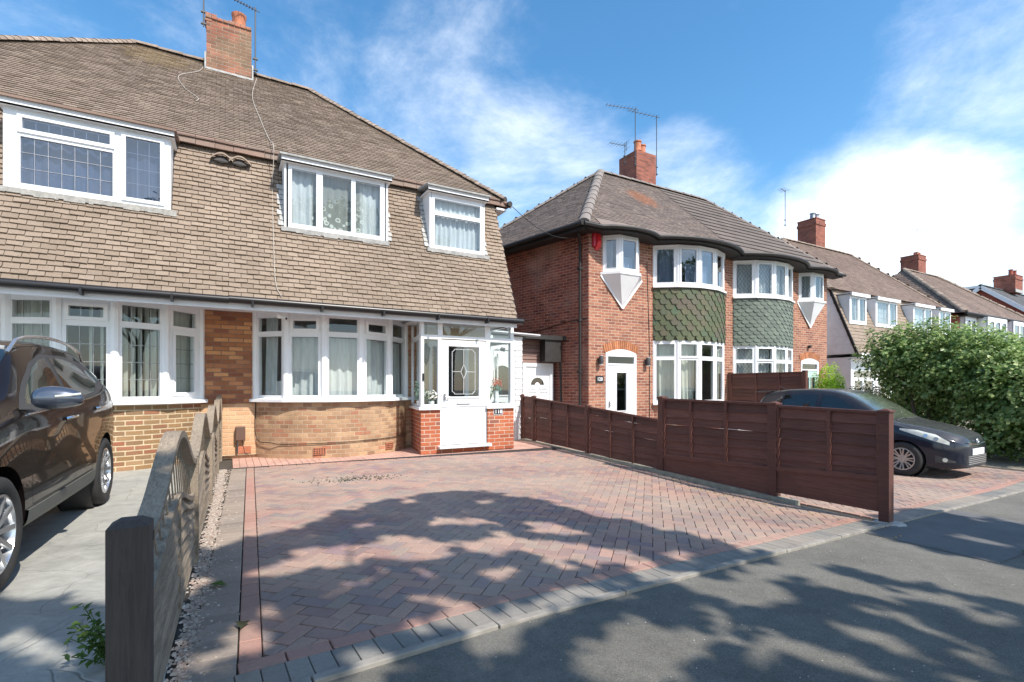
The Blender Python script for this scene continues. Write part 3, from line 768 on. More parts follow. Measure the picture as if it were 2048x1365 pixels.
m.hexa([(PX0 - .05, PY, .822), (PX0 + .12, PY, .822), (3.36, 9.93, .822), (3.2, 9.93, .822), (PX0 - .05, PY, .867), (PX0 + .12, PY, .867), (3.36, 9.93, .867), (3.2, 9.93, .867)])
m.build('sill', WPAINT, PO)
m = MB(); PL = [(.06, .335, .92, 2.14, 0), (.06, .335, 2.22, 2.475, 0), (1.43, 1.90, .92, 2.14, 0), (1.43, 1.90, 2.22, 2.475, 0), (.43, 1.32, 2.22, 2.475, 0)]
plate(m, (PX0, PY, 0), (1, 0, 0), .87, 2.535, 0, PX1 - PX0, [l[:4] for l in PL] + [(.40, 1.35, .5, 2.16)], .06)
m.box(3.46, PY, .13, 3.485, PY + .06, .869); m.box(4.425, PY, .13, 4.45, PY + .06, .869)
pf = m.build('frame', WHITE, PO)
m = MB()
for l in PL: m.face([(PX0 + l[0], PY + .03, l[2]), (PX0 + l[1], PY + .03, l[2]), (PX0 + l[1], PY + .03, l[3]), (PX0 + l[0], PY + .03, l[3])])
m.build('pane', GLASS, pf)
window(PO, (3.08 + .17 * 1.0, 9.93), (-.18, -1.09), 1.02, .87, 2.535, [(.06, .98, .92, 2.14, 0), (.06, .98, 2.22, 2.475, 0)], name='side_frame')
window(PO, (PX1 - .003, PY + .064), (0, 1), 1.01, .872, 2.533, [(.03, .95, .92, 2.14, 0), (.03, .95, 2.22, 2.475, 0)], name='side_frame')
m = MB(); m.box(PX0 - .02, PY - .03, 2.50, PX1 + .02, 9.93, 2.528); m.build('ceiling', WPAINT, PO)
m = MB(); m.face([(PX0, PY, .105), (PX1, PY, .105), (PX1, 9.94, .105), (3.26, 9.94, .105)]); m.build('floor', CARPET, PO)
# porch door
m = MB(); DX0, DX1, DZ0, DZ1 = 3.49, 4.42, .15, 2.14
GH = (3.63 - DX0, 4.27 - DX0, 1.06, 2.02)
plate(m, (DX0, PY + .0, 0), (1, 0, 0), DZ0, DZ1, 0, DX1 - DX0, [GH], .05, off=-.012)
for (a, b, c, d) in ((3.66, 3.92, .33, .78), (3.99, 4.25, .33, .78), (3.60, 4.31, .26, .84)):
    e = .012
    for q in ((a, c, b, c + e), (a, d - e, b, d), (a, c + e, a + e, d - e), (b - e, c + e, b, d - e)): m.box(q[0], PY + .004, q[1], q[2], PY + .012, q[3])
for q in ((3.60, 1.03, 4.30, 1.055), (3.60, 2.025, 4.30, 2.05), (3.60, 1.055, 3.625, 2.025), (4.275, 1.055, 4.30, 2.025)): m.box(q[0], PY - .002, q[1], q[2], PY + .0115, q[3])
dr = m.build('door', WHITE, PO)
m = MB(); m.face([(3.63, PY + .03, 1.06), (4.27, PY + .03, 1.06), (4.27, PY + .03, 2.02), (3.63, PY + .03, 2.02)]); m.build('pane', GLASS, dr)
m = MB(); y = PY + .022
def lead(p): 
    for a, b in zip(p, p[1:]): m.bar((a[0], y, a[1]), (b[0], y, b[1]), .006, .012, (0, 1, 0))
lead([(3.71, 1.16), (3.74, 1.145), (3.765, 1.11), (4.135, 1.11), (4.16, 1.145), (4.19, 1.16), (4.19, 1.92), (4.16, 1.935), (4.135, 1.97), (3.765, 1.97), (3.74, 1.935), (3.71, 1.92), (3.71, 1.16)])
lead([(3.95, 1.97), (3.95, 1.68), (4.01, 1.54), (3.95, 1.40), (3.95, 1.11)]); lead([(3.95, 1.68), (3.89, 1.54), (3.95, 1.40)]); lead([(3.71, 1.54), (3.89, 1.54)]); lead([(4.01, 1.54), (4.19, 1.54)])
m.build('leading', WPAINT, dr)
m = MB(); m.box(3.80, PY - .012, .925, 4.08, PY + .012, .965); m.build('letterbox', WHITE, dr, bevel=.004)
m = MB(); m.box(3.80, PY - .014, .921, 4.08, PY - .0125, .926); m.box(3.535, PY - .03, 1.0, 3.56, PY + .011, 1.12); m.tube([(3.547, PY - .04, 1.06), (3.64, PY - .045, 1.06)], .009, 6); m.build('handle', ALU, dr)
m = MB(); m.box(3.41, PY - .11, .085, 4.50, PY + .05, .135); m.build('doorstep', WPAINT, PO, bevel=.008)
m = MB(); m.box(3.105, PY - .022, 1.36, 3.14, PY, 1.50); dbl = m.build('doorbell', BLACKP, None, bevel=.004); tag(dbl, 'black video doorbell on the left corner post of the porch', 'doorbell')
# house front door and cream wall behind the porch
m = MB(); plate(m, (0, 9.925, 0), (1, 0, 0), .1, 2.53, 3.26, 5.0, [(3.66, 4.52, .1, 2.16)], .02, outer=False); m.face([(5.0, 9.0, .9), (5.0, 9.92, .9), (5.0, 9.92, 2.5), (5.0, 9.0, 2.5)][:0] or [(5, 9.921, .1), (5, 9.922, .1), (5, 9.922, .2), (5, 9.921, .2)]); m.build('rendered_wall', CREAM, H118)
m = MB()
for q in ((3.62, .1, 3.70, 2.2), (4.44, .1, 4.53, 2.2), (3.70, 2.1, 4.44, 2.2)): m.box(q[0], 9.90, q[1], q[2], 9.99, q[3])
m.build('door_frame', WPAINT, H118)
m = MB(); m.box(3.705, 9.965, .1, 4.435, 10.0, 2.095)
fd = m.build('front_door', BLACKTRIM, H118)
m = MB(); m.box(4.0, 9.955, 1.0, 4.3, 9.964, 1.03); m.build('letterbox', ALU, fd)

# plates with numbers
def text_mesh(txt, size, ext=.002):
    c = bpy.data.curves.new('number', 'FONT'); c.body = txt; c.size = size; c.extrude = ext; c.align_x = 'CENTER'; c.align_y = 'CENTER'; c.offset = size * .018
    o = bpy.data.objects.new('number', c); COL.objects.link(o); dg = bpy.context.evaluated_depsgraph_get()
    me = bpy.data.meshes.new_from_object(o.evaluated_get(dg)); bpy.data.objects.remove(o); return me
def number_plate(loc, w, h, txt, size, label, rot=0, oval=True, white=True):
    t = thing('number_plate', label, 'house number', loc=loc, rz=rot)
    def outline(w, h, c):
        P = []
        for (sx, sy) in ((1, 1), (-1, 1), (-1, -1), (1, -1)):
            for k in range(5):
                a = math.pi / 2 * k / 4
                if (sx, sy) in ((-1, 1), (1, -1)): a = math.pi / 2 - a
                P.append((sx * (w / 2 - c + c * math.cos(a)), sy * (h / 2 - c + c * math.sin(a))))
        return P
    def slab(w, h, c, y0, y1):
        m = MB(); P = outline(w, h, c); m.grid([[(x, y1, z) for x, z in P], [(x, y0, z) for x, z in P]], True); m.face([(x, y0, z) for x, z in P]); return m
    if oval: slab(w, h, .02, -.012, 0).build('rim', WPAINT, t); slab(w - .02, h - .02, .015, -.016, 0).build('plate', BLACKP, t)
    else: slab(w, h, .005, -.012, 0).build('plate', BLACKP, t)
    me = text_mesh(txt, size); me.materials.append(WPAINT); o = bpy.data.objects.new('number', me); COL.objects.link(o); o.parent = t
    o.rotation_euler = (R(90), 0, 0); o.location = (0, -.018 if oval else -.014, 0); return t
number_plate((4.69, PY, .755), .21, .125, '118', .115, 'black and white house number plate reading 118')

# security camera under the soffit, floodlight on the right corner, porch lantern
t = thing('security_camera', 'white dome security camera under the gutter above the left bay window', 'camera', loc=(.72, 9.0, 2.53))
m = MB(); m.lathe((0, 0, -.05), [(0, .05), (.055, .05), (.06, .02), (.05, 0), (0, 0)], 14); m.build('mount', WPAINT, t, smooth=40)
m = MB(); m.lathe((0, -.03, -.12), [(0, -.05), (.035, -.04), (.055, 0), (.04, .045), (0, .06)], 14); m.tube([(.02, -.05, -.13), (.09, -.11, -.17)], .028, 10); m.tube([(-.06, -.02, -.06), (-.1, -.04, -.02)], .012, 6); m.build('camera_body', WPAINT, t, smooth=40)
m = MB(); m.tube([(.088, -.108, -.169), (.094, -.114, -.173)], .02, 10); m.build('lens', BLACKP, t)
t = thing('wall_lamp', 'small bracket floodlight on the white cladding right of the porch', 'lamp', loc=(5.32, 10.04, 2.08))
m = MB(); m.tube([(-.12, -.01, 0), (-.06, -.12, .03), (.02, -.13, .02)], .012, 6); m.tube([(-.12, 0, -.4), (-.12, -.02, 0)], .014, 6); m.build('bracket', WPAINT, t)
m = MB(); m.tube([(.0, -.12, .02), (.09, -.17, 0)], .045, 10); m.build('lamp_head', DARKMETAL, t, smooth=40)
t = thing('hanging_lantern', 'ornate black lantern inside the porch left of the front door', 'lantern', loc=(3.45, 9.6, 1.92))
m = MB(); m.lathe((0, 0, 0), [(0, .22), (.02, .2), (.03, .17), (.085, .12), (.09, .10), (.06, -.14), (.03, -.2), (0, -.25)], 8); m.tube([(0, 0, .2), (0, 0, .6)], .008, 5)
m.build('lantern_body', BLACKM, t)
m = MB(); m.lathe((0, 0, -.02), [(.0, .1), (.088, .09), (.07, -.08), (0, -.1)], 8); m.build('lantern_glass', GLASS, t)

# ------------------------------------------------------------------ white clad side garage right of 118
G = thing('garage', 'white boarded side garage with arched door behind the porch', 'garage')
m = MB(); m.box(5.06, 9.90, 0, 5.12, 10.075, 2.4); plate(m, (0, 10.1, 0), (1, 0, 0), 0, 2.42, 5.03, 5.97, [(5.10, 5.80, .05, 2.05)], .05, outer=False)
m.face([(5.97, 10.1, 0), (5.97, 15, 0), (5.97, 15, 2.42), (5.97, 10.1, 2.42)]); m.face([(5.03, 10.1, 2.4), (5.97, 10.1, 2.4), (5.97, 15, 2.4), (5.03, 15, 2.4)]); m.build('wall', CLADW, G)
m = MB(); z = .02
while z < 2.38:
    for (a, b) in ((5.03, 5.09), (5.81, 5.985)) if z < 2.06 else ((5.03, 5.985),):
        m.hexa([(a, 10.075, z), (b, 10.075, z), (b, 10.1, z), (a, 10.1, z), (a, 10.092, z + .125), (b, 10.092, z + .125), (b, 10.1, z + .125), (a, 10.1, z + .125)])
    z += .13
m.build('cladding', CLADW, G)
m = MB(); Z = [(5.25, 1.05), (5.65, 1.05), (5.65, 1.62)] + [(5.45 + .2 * math.cos(a), 1.62 + .13 * math.sin(a)) for a in [math.pi * i / 8 for i in range(1, 8)]] + [(5.25, 1.62)]
m.box(5.10, 10.10, .05, 5.80, 10.14, 2.05)
for p, q in zip(Z, Z[1:] + Z[:1]): m.bar((p[0], 10.09, p[1]), (q[0], 10.09, q[1]), .025, .03, (0, 1, 0))
for (a, b, c, d) in ((5.18, .2, 5.42, .85), (5.48, .2, 5.72, .85)):
    for p, q in (((a, b), (c, b)), ((c, b), (c, d)), ((c, d), (a, d)), ((a, d), (a, b))): m.bar((p[0], 10.095, p[1]), (q[0], 10.095, q[1]), .015, .02, (0, 1, 0))
dd = m.build('door', WPAINT, G)
m = MB(); m.poly([(x, 10.094, z) for x, z in Z]); m.build('pane', DARKGLASS, dd)
m = MB(); m.tube([(4.98, 10.0, 2.50), (6.42, 10.0, 2.46)], .035, 8); m.build('gutter', ALU, G, smooth=40)
m = MB(); m.tube([(5.30, 10.03, 2.0), (5.30, 10.03, .05)], .02, 8); m.build('downpipe', WPAINT, G)
m = MB(); m.box(5.97, 10.1, 2.36, 6.1, 14, 2.44); m.box(5.03, 10.02, 2.42, 6.0, 14, 2.47); m.build('roof', BLACKM, G)
# side entrance between the houses
S = thing('side_entrance', 'white side door with fanlight under brown boarding between the two houses', 'side door')
SY = 10.95
m = MB(); fx0, fx1, ftop = 6.50, 7.43, 1.86
for q in ((fx0, -.1, fx0 + .09, ftop), (fx1 - .09, -.1, fx1, ftop), (fx0 + .09, ftop - .09, fx1 - .09, ftop)): m.box(q[0], SY - .03, q[1], q[2], SY + .05, q[3])
m.build('frame', WHITE, S)
m = MB(); m.box(fx0 + .09, SY, -.1, fx1 - .09, SY + .04, ftop - .09)
for (a, b, c, d) in ((6.66, .25, 6.90, 1.12), (7.01, .25, 7.25, 1.12), (6.66, 1.2, 6.90, 1.22), (7.01, 1.2, 7.25, 1.22)):
    for p, q in (((a, b), (c, b)), ((c, b), (c, d)), ((c, d), (a, d)), ((a, d), (a, b))): m.bar((p[0], SY - .006, p[1]), (q[0], SY - .006, q[1]), .012, .02, (0, 1, 0))
sd_ = m.build('door', WHITE, S)
m = MB(); m.poly([(6.955 + .20 * math.cos(a), SY - .004, 1.30 + .19 * math.sin(a)) for a in [math.pi * i / 12 for i in range(13)]] + [(6.955 + .075 * math.cos(a), SY - .004, 1.30 + .07 * math.sin(a)) for a in [math.pi * (12 - i) / 12 for i in range(13)]]); m.build('fanlight', DARKGLASS, sd_)
m = MB(); z = ftop + .005
while z < 2.44: m.hexa([(6.0, SY - .035, z), (fx1 + .12, SY - .035, z), (fx1 + .12, SY, z), (6.0, SY, z), (6.0, SY - .015, z + .085), (fx1 + .12, SY - .015, z + .085), (fx1 + .12, SY, z + .085), (6.0, SY, z + .085)]); z += .092
m.build('cladding', CLADB, S)
m = MB(); m.box(6.0, SY - .02, -.1, 6.49, SY + .03, ftop); m.build('side_board', BROWNBOX, S)
m = MB(); m.box(6.0, SY - .35, 2.45, 7.62, SY + 3, 2.56); m.hexa([(7.0, SY - .30, 1.89), (7.5, SY - .30, 1.89), (7.5, SY - .05, 1.89), (7.0, SY - .05, 1.89), (7.0, SY - .30, 2.45), (7.5, SY - .30, 2.45), (7.5, SY - .05, 2.45), (7.0, SY - .05, 2.45)]); m.build('canopy', BLACKM, S)

# ================================================================== BRICK BAY PAIR (120 / 122)
PC, FY = 13.1, 9.9
def arch_door(H, x0, x1, zt, col_leaf, glass, leaf2=False):
    """door set in an arched brick opening; returns nothing"""
    xm, w = (x0 + x1) / 2, (x1 - x0); y = FY - .0
    arc = [(xm + w / 2 * math.cos(a) * 1.0, zt - .12 + .12 * math.sin(a)) for a in [math.pi * i / 10 for i in range(11)]]
    m = MB()
    P = [(x0, zt - .12), (x0, zt - .13), (x1, zt - .13)] + arc[:-1]
    n = len(m.v)
    m.poly([(x, y - .012, z) for x, z in P])
    for q in ((x0, -.2, x0 + .07, zt - .13), (x1 - .07, -.2, x1, zt - .13), (x0 + .07, zt - .19, x1 - .07, zt - .13), (x0 + .07, zt - .42, x1 - .07, zt - .37)): m.box(q[0], y - .015, q[1], q[2], y + .05, q[3])
    fr = m.build('door_frame', WHITE, H)
    m = MB(); m.face([(x0 + .07, y + .02, zt - .37), (x1 - .07, y + .02, zt - .37), (x1 - .07, y + .02, zt - .19), (x0 + .07, y + .02, zt - .19)]); m.build('fanlight', GLASS, fr)
    m = MB()
    a, b, t = x0 + .075, x1 - .075, zt - .425
    if leaf2:
        hs_ = [(.14 * w, .38 * w, 0.35, t - .22), (.48 * w, .72 * w, .35, t - .22)]
    else: hs_ = [(.26 * w, .60 * w, .62, t - .17)]
    plate(m, (a, y, 0), (1, 0, 0), -.15, t, 0, b - a, [h for h in hs_], .04, off=-.0)
    for h in hs_:
        for p, q in (((h[0], h[2]), (h[1], h[2])), ((h[1], h[2]), (h[1], h[3])), ((h[1], h[3]), (h[0], h[3])), ((h[0], h[3]), (h[0], h[2]))): m.bar((a + p[0], y - .006, p[1]), (a + q[0], y - .006, q[1]), .02, .03, (0, 1, 0))
    if not leaf2:
        for p, q in (((.10 * w, t - .08), (.74 * w, t - .08)), ((.74 * w, t - .08), (.74 * w, 0)), ): m.bar((a + p[0], y - .004, p[1]), (a + q[0], y - .004, q[1]), .012, .012, (0, 1, 0))
    d = m.build('front_door', col_leaf, H)
    m = MB()
    for h in hs_: m.face([(a + h[0], y + .02, h[2]), (a + h[1], y + .02, h[2]), (a + h[1], y + .02, h[3]), (a + h[0], y + .02, h[3])])
    m.build('pane', glass, d)
    m = MB(); m.box(a + .03, y - .03, .72, a + .055, y - .0, .88); m.tube([(a + .04, y - .045, .82), (a + .14, y - .045, .82)], .009, 6); m.build('handle', ALU, d)
    # soldier arch of bricks
    m = MB(); n = 17
    for i in range(n):
        th = math.pi * (i + .5) / n; f = (i + .5) / n
        x = xm - (w / 2 + .02) * math.cos(th) * 1.0; x = x0 - .04 + (w + .08) * f; hgt = zt - .11 + .115 * math.sin(math.pi * f)
        tilt = (f - .5) * .5
        p = Vector((x, y - .003, hgt)); q = p + Vector((math.sin(tilt), 0, math.cos(tilt))) * .21
        m.bar(p, q, (w + .08) / n - .008, .03, (0, 1, 0))
    m.build('arch', BRICKARCH, H)

def scallop(H, cx, r, y0c, z0, z1, a0, a1, style, mat):
    """hung tiles wrapped on the curved bay apron"""
    m = MB(); rr = random.Random(3)
    tw, ex = (.285, .142) if style == 'hex' else (.225, .112)
    L = R(a1 - a0) * r; rowsn = int((z1 - z0) / ex) + 1
    def pt(u, z, d):
        a = R(a0) + u / r; return Vector((cx + (r + d) * math.sin(a), y0c - (r + d) * math.cos(a), z))
    # backing
    rows = [[pt(L * i / 24, z, -.012) for i in range(25)] for z in (z0, z1)]; m.grid(rows)
    for j in range(rowsn):
        zb = z0 + j * ex - .02; st = (j % 2) * tw / 2
        k = -1
        while k * tw + st < L:
            ua = k * tw + st; k += 1; o = rr.uniform(-.003, .003)
            if style == 'hex': S = [(0, ex * 1.25), (0, ex * 1.0), (tw * .25, 0), (tw * .75, 0), (tw, ex * 1.0), (tw, ex * 1.25)]
            else: S = [(0, ex), (0, ex * .55), (tw * .15, ex * .18), (tw * .35, 0), (tw * .65, 0), (tw * .85, ex * .18), (tw, ex * .55), (tw, ex)]
            S = [(min(max(ua + a * .985, 0), L), min(max(zb + b, z0 - .01), z1)) for a, b in S] + [(min(max(ua + tw * .985, 0), L), min(zb + ex * 2.1, z1)), (min(max(ua, 0), L), min(zb + ex * 2.1, z1))]
            if max(s_[0] for s_ in S) - min(s_[0] for s_ in S) < .02: continue
            n = len(m.v); nn = len(S)
            fr = [pt(u, z, .036 - .029 * min(1, (z - zb) / (ex * 2)) + o) for u, z in S]; bk = [pt(u, z, -.0) for u, z in S]
            m.v += [tuple(p) for p in fr + bk]; m.f.append(tuple(range(n, n + nn))); m.uv.append(None)
            for i in range(nn):
                q = (i + 1) % nn; m.f.append((n + i, n + nn + i, n + nn + q, n + q)); m.uv.append(None)
    return m.build('hung_tiling', mat, H)

def pair2(s):
    if s < 0: lab = 'red brick semi with green hexagon tiled bay, red alarm box and white door numbered 120'
    else: lab = 'red brick semi with grey green scalloped bay, diamond leaded windows and pale green door'
    H = thing('house', lab, 'house', 'houses along the street')
    X = lambda d: PC + s * d
    xo = sorted((X(5.3), X(0)))
    B = sorted((X(.22), X(3.10))); bc = (B[0] + B[1]) / 2; hw = (B[1] - B[0]) / 2
    D = sorted((X(3.72), X(4.76))); OR = sorted((X(3.60), X(4.85)))
    m = MB(); plate(m, (0, FY, 0), (1, 0, 0), -.5, 5.1, xo[0], xo[1], [(B[0] + .04, B[1] - .04, .7, 5.06), (D[0] + .02, D[1] - .02, -.2, 2.10), (OR[0] + .03, OR[1] - .03, 4.1, 5.08)], .15, outer=False)
    m.build('wall', BRICK120, H)
    m = MB(); xs = X(5.3); xr = 6.35 if s < 0 else xs
    m.face([(xs, FY, -.5), (xr, 16, -.5), (xr, 16, 5.1), (xs, FY, 5.1)] if s > 0 else [(xr, 16, -.5), (xs, FY, -.5), (xs, FY, 5.1), (xr, 16, 5.1)])
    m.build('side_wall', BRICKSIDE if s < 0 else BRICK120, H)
    m = MB(); m.face([(xr, 16, -.5), (PC, 16, -.5), (PC, 16, 5.1), (xr, 16, 5.1)]); m.build('rear_wall', BRICK120, H)
    m = MB()
    for z in (-.1, 2.45, 5.12): m.face([(xs - s * .1, FY + .02, z), (PC, FY + .02, z), (PC, 16, z), (xr, 16, z)])
    m.face([(PC + s * .02, FY + .05, -.1), (PC + s * .02, 16, -.1), (PC + s * .02, 16, 5.1), (PC + s * .02, FY + .05, 5.1)])
    m.face([(xs - s * .3, 12.4, -.1), (PC, 12.4, -.1), (PC, 12.4, 5.1), (xs - s * .3, 12.4, 5.1)])
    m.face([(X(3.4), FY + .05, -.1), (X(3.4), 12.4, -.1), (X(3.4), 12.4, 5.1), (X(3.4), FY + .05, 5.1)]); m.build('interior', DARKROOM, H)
    # curved bay geometry
    dep = .62; r = (hw * hw + dep * dep) / (2 * dep); yc = FY - dep + r; am = math.degrees(math.asin(hw / r))
    def bp(a, d=0.): return Vector((bc + (r + d) * math.sin(R(a)), yc - (r + d) * math.cos(R(a)), 0))
    fa = [-am + 2 * am * i / 5 for i in range(6)]
    scallop(H, bc, r, yc, 2.50, 3.90, -am, am, 'hex' if s < 0 else 'fish', GREENTILE if s < 0 else GREYGREEN)
    for (za, zb_, name) in ((3.98, 5.06, 'up'), (.82, 2.50, 'low')):
        m = MB(); rows = []
        for a in fa: rows.append([bp(a, -.04) + Vector((0, 0, za + .01)), bp(a, .09) + Vector((0, 0, za - .015)), bp(a, .09) + Vector((0, 0, za - .06)), bp(a, -.04) + Vector((0, 0, za - .06))])
        m.grid(rows, closed=True); m.face(rows[0]); m.face(list(reversed(rows[-1]))); m.build('sill', WPAINT, H)
        m = MB()
        for a in fa[0:6]: m.tube([bp(a, -.03) + Vector((0, 0, za)), bp(a, -.03) + Vector((0, 0, zb_))], .05, 6)
        m.build('mullion', WHITE, H, smooth=40)
        for i in range(5):
            a, b = bp(fa[i]), bp(fa[i + 1]); w = (b - a).length; U = (b - a).normalized()
            if name == 'up': L = [(.10, w - .10, za + .09, zb_ - .10, i in (1, 3))]
            else: L = [(.09, w - .09, 2.08, 2.40, i in (1, 4)), (.09, w - .09, za + .07, 1.97, 0)]
            f = window(H, a, U, w, za, zb_, L, depth=.05, gm=GLASSR if (name == 'up' and s < 0) else GLASS, lead=('diamond', .105, .15, .005) if s > 0 else None)
            if s > 0: curtain(f, a, U, .05, w - .05, za + .05, zb_ - .02, CURTAIN if name == 'up' else NET, d=.16, seed=40 + i)
            elif name == 'low':
                if i == 3: blinds(f, a, U, .08, w - .05, za + .05, zb_ - .02, BLIND, sp=.11, ang=60)
                elif i == 2: curtain(f, a, U, .02, .28, za + .05, 1.6, CURTAIN, seed=50)
                else: curtain(f, a, U, .05, w - .05, za + .05, zb_ - .02, BLIND, d=.2, seed=45 + i)
            else: curtain(f, a, U, w * (.5 if i % 2 else .05), w - .06, za + .05, zb_ - (.45 if i in (1, 2) else .02), CURTAIN, d=.2, seed=60 + i)
    m = MB(); rows = [[bp(-am + 2 * am * i / 20, -.02) + Vector((0, 0, z)) for i in range(21)] for z in (-.4, .76)]; m.grid(rows, uvs=[[(R(2 * am * i / 20) * r, z) for i in range(21)] for z in (-.4, .76)]); m.build('bay_wall', BRICK120, H, smooth=True)
    m = MB(); m.poly([bp(a, .05) + Vector((0, 0, 5.062)) for a in fa] ); m.build('bay_soffit', WPAINT, H)
    # oriel with pendant
    P = [Vector((OR[0], FY, 0)), Vector((OR[0] + .30, FY - .30, 0)), Vector((OR[1] - .33, FY - .30, 0)), Vector((OR[1], FY, 0))]
    if s > 0: P = [Vector((OR[0], FY, 0)), Vector((OR[0] + .33, FY - .30, 0)), Vector((OR[1] - .30, FY - .30, 0)), Vector((OR[1], FY, 0))]
    for i in range(3):
        w = (P[i + 1] - P[i]).length; U = (P[i + 1] - P[i]).normalized()
        f = window(H, P[i], U, w, 4.15, 5.08, [(.09, w - .09, 4.25, 4.96, i == 1)], depth=.05, gm=GLASSR if s < 0 else GLASS, lead=('diamond', .10, .145, .005) if s > 0 else None)
        if i != 0 or s > 0: curtain(f, P[i], U, .05, w - .05, 4.2, 5.0 if s > 0 else 4.6, CURTAIN, d=.2, seed=70 + i)
        else: curtain(f, P[i], U, .05, w * .55, 4.2, 5.0, NET, d=.2, seed=75)
    m = MB(); c = (P[0] + P[3]) / 2
    Q = [c + (p - c) * 1.12 + Vector((0, -.03 if 0 < i < 3 else 0, 0)) for i, p in enumerate(P)]
    m.grid([[q + Vector((0, 0, 4.09)) for q in Q], [q + Vector((0, 0, 4.15)) for q in Q]]); m.poly([q + Vector((0, 0, 4.15)) for q in Q]); m.poly([q + Vector((0, 0, 4.09)) for q in Q]); m.build('oriel_sill', WPAINT, H)
    m = MB(); tip = Vector((c.x, FY - .02, 3.28))
    for i in range(3): m.face([Q[i] + Vector((0, 0, 4.089)) + (c - Q[i]) * .04, tip, Q[i + 1] + Vector((0, 0, 4.089)) + (c - Q[i + 1]) * .04])
    m.bar(Q[0] + Vector((0, -.012, 4.07)), tip + Vector((0, -.02, 0)), .05, .02, (0, 1, 0)); m.bar(Q[3] + Vector((0, -.012, 4.07)), tip + Vector((0, -.02, 0)), .05, .02, (0, 1, 0))
    m.build('oriel_pendant', WPAINT, H)
    arch_door(H, D[0], D[1], 2.22, WHITE if s < 0 else GREENDOOR, GREENGLASS, leaf2=s > 0)
    # roof
    EZ = 5.18; A = Vector((10.57, 12.82, 8.27)); Ar = Vector((2 * PC - 10.57, 12.82, 8.27)); PM = Vector((PC, 12.82, 8.27))
    m = MB()
    if s < 0:
        roof(m, (7.35, 9.55, EZ), (PC, 9.55, EZ), PM, A, .095, .165, seed=21)
        roof(m, (5.9, 16.1, EZ), (7.35, 9.55, EZ), A, A, .10, .17, seed=22)
        roof(m, (PC, 16.1, EZ), (5.9, 16.1, EZ), A, PM, .3, .3, seed=23)
    else:
        roof(m, (PC, 9.55, EZ), (18.85, 9.55, EZ), Ar, PM, .30, .33, .034, seed=24, jit=.25, lap=1.05)
        roof(m, (18.85, 9.55, EZ), (18.85, 16.1, EZ), Ar, Ar, .3, .33, seed=25, jit=.25)
        roof(m, (18.85, 16.1, EZ), (PC, 16.1, EZ), PM, Ar, .3, .3, seed=26)
    # tilting eaves over the bay and oriel
    def bulge(cx, hw_, out, cz):
        n = 14; rows = []
        for k in range(4):
            f = k / 3; row = []
            for i in range(n + 1):
                t = -1 + 2 * i / n; xx = cx + hw_ * t; e = out * (1 - abs(t) ** 2.4)
                yy = 9.80 - (.27 + e) * f; zz = EZ + .26 * (1 - f) + .012 - (.03 * f * (1 - abs(t) ** 3))
                row.append((xx, yy, zz))
            rows.append(row)
        m.grid(list(reversed(rows)))
        return rows[-1]
    e1 = bulge(bc, hw + .35, .54, 0)
    oc = (OR[0] + OR[1]) / 2; e2 = bulge(oc, .95, .28, 0)
    m.build('roof', TILE2 if s < 0 else TILE3, H)
    # gutter following the bulges
    pts = []
    x = min(xo) - (.45 if s < 0 else 0); xe = max(xo) + (.5 if s > 0 else 0)
    while x <= xe + .01:
        e = 0
        t = (x - bc) / (hw + .35); e = max(e, .54 * (1 - abs(t) ** 2.4)) if abs(t) < 1 else e
        t = (x - oc) / .95; e = max(e, .28 * (1 - abs(t) ** 2.4)) if abs(t) < 1 else e
        pts.append(Vector((x, 9.50 - e, EZ - .03))); x += .15
    m = MB(); m.tube(pts, .052, 8); gt = m.build('gutter', BLACKM, H, smooth=40)
    m = MB(); lo = [Vector((p.x, p.y + .07, EZ - .11)) for p in pts]; hi = [Vector((p.x, p.y + .07, EZ + .0)) for p in pts]; bk = [Vector((p.x, FY + .0, EZ - .10)) for p in pts]
    m.grid([lo, hi]); m.grid([bk, [p + Vector((0, 0, .03)) for p in lo]]); m.build('soffit', BLACKM, H)
    if s < 0:
        m = MB(); U = (Vector((7.35, 9.5, 0)) - Vector((5.9, 16.1, 0))).normalized(); N = Vector((-abs(U.y), -U.x, 0)).normalized() if False else Vector((U.y, -U.x, 0))
        N = Vector((-1, -.22, 0)).normalized()
        p, q = Vector((7.35, 9.5, EZ - .03)), Vector((5.9, 16.1, EZ - .03)); m.tube([p + N * .05, q + N * .05], .06, 8); m.build('gutter', BLACKM, H, smooth=40)
        m = MB(); a, b = p - N * .03, q - N * .03; w0, w1 = Vector((7.8, 9.9, EZ - .08)), Vector((6.35, 16, EZ - .08))
        m.face([a + Vector((0, 0, .05)), a - Vector((0, 0, .13)), b - Vector((0, 0, .13)), b + Vector((0, 0, .05))]); m.face([a - Vector((0, 0, .12)), w0 - Vector((0, 0, .02)), w1 - Vector((0, 0, .02)), b - Vector((0, 0, .12))]); m.build('soffit', BLACKM, H)
        m = MB()
        def wp(y, z, o=.06): return Vector((7.8 - .238 * (y - 9.9), y, z)) + Vector((-1, -.238, 0)).normalized() * o
        m.tube([wp(9.98, 5.05, .3), wp(10.12, 4.8, .06), wp(10.12, -.3, .06)], .035, 8)
        for z in (4.2, 2.9, 1.6): m.box(wp(10.12, z).x - .05, 10.06, z, wp(10.12, z).x + .05, 10.18, z + .05)
        m.tube([wp(10.72, 2.42, .12), wp(10.72, -.3, .06)], .03, 8); m.build('downpipe', BLACKM, H, smooth=40)
        m = MB(); m.tube([wp(9.93, 2.96, .01), wp(10.6, 2.93, .01), wp(11.6, 2.78, .01), wp(12.6, 2.72, .01)], .012, 5); m.tube([Vector((9.86, FY - .01, .1)), Vector((9.86, FY - .01, 2.2)), Vector((9.80, FY - .01, 3.6)), Vector((9.76, FY - .01, 4.6))], .008, 5); m.build('cable', BLACKM, H)
    m = MB()
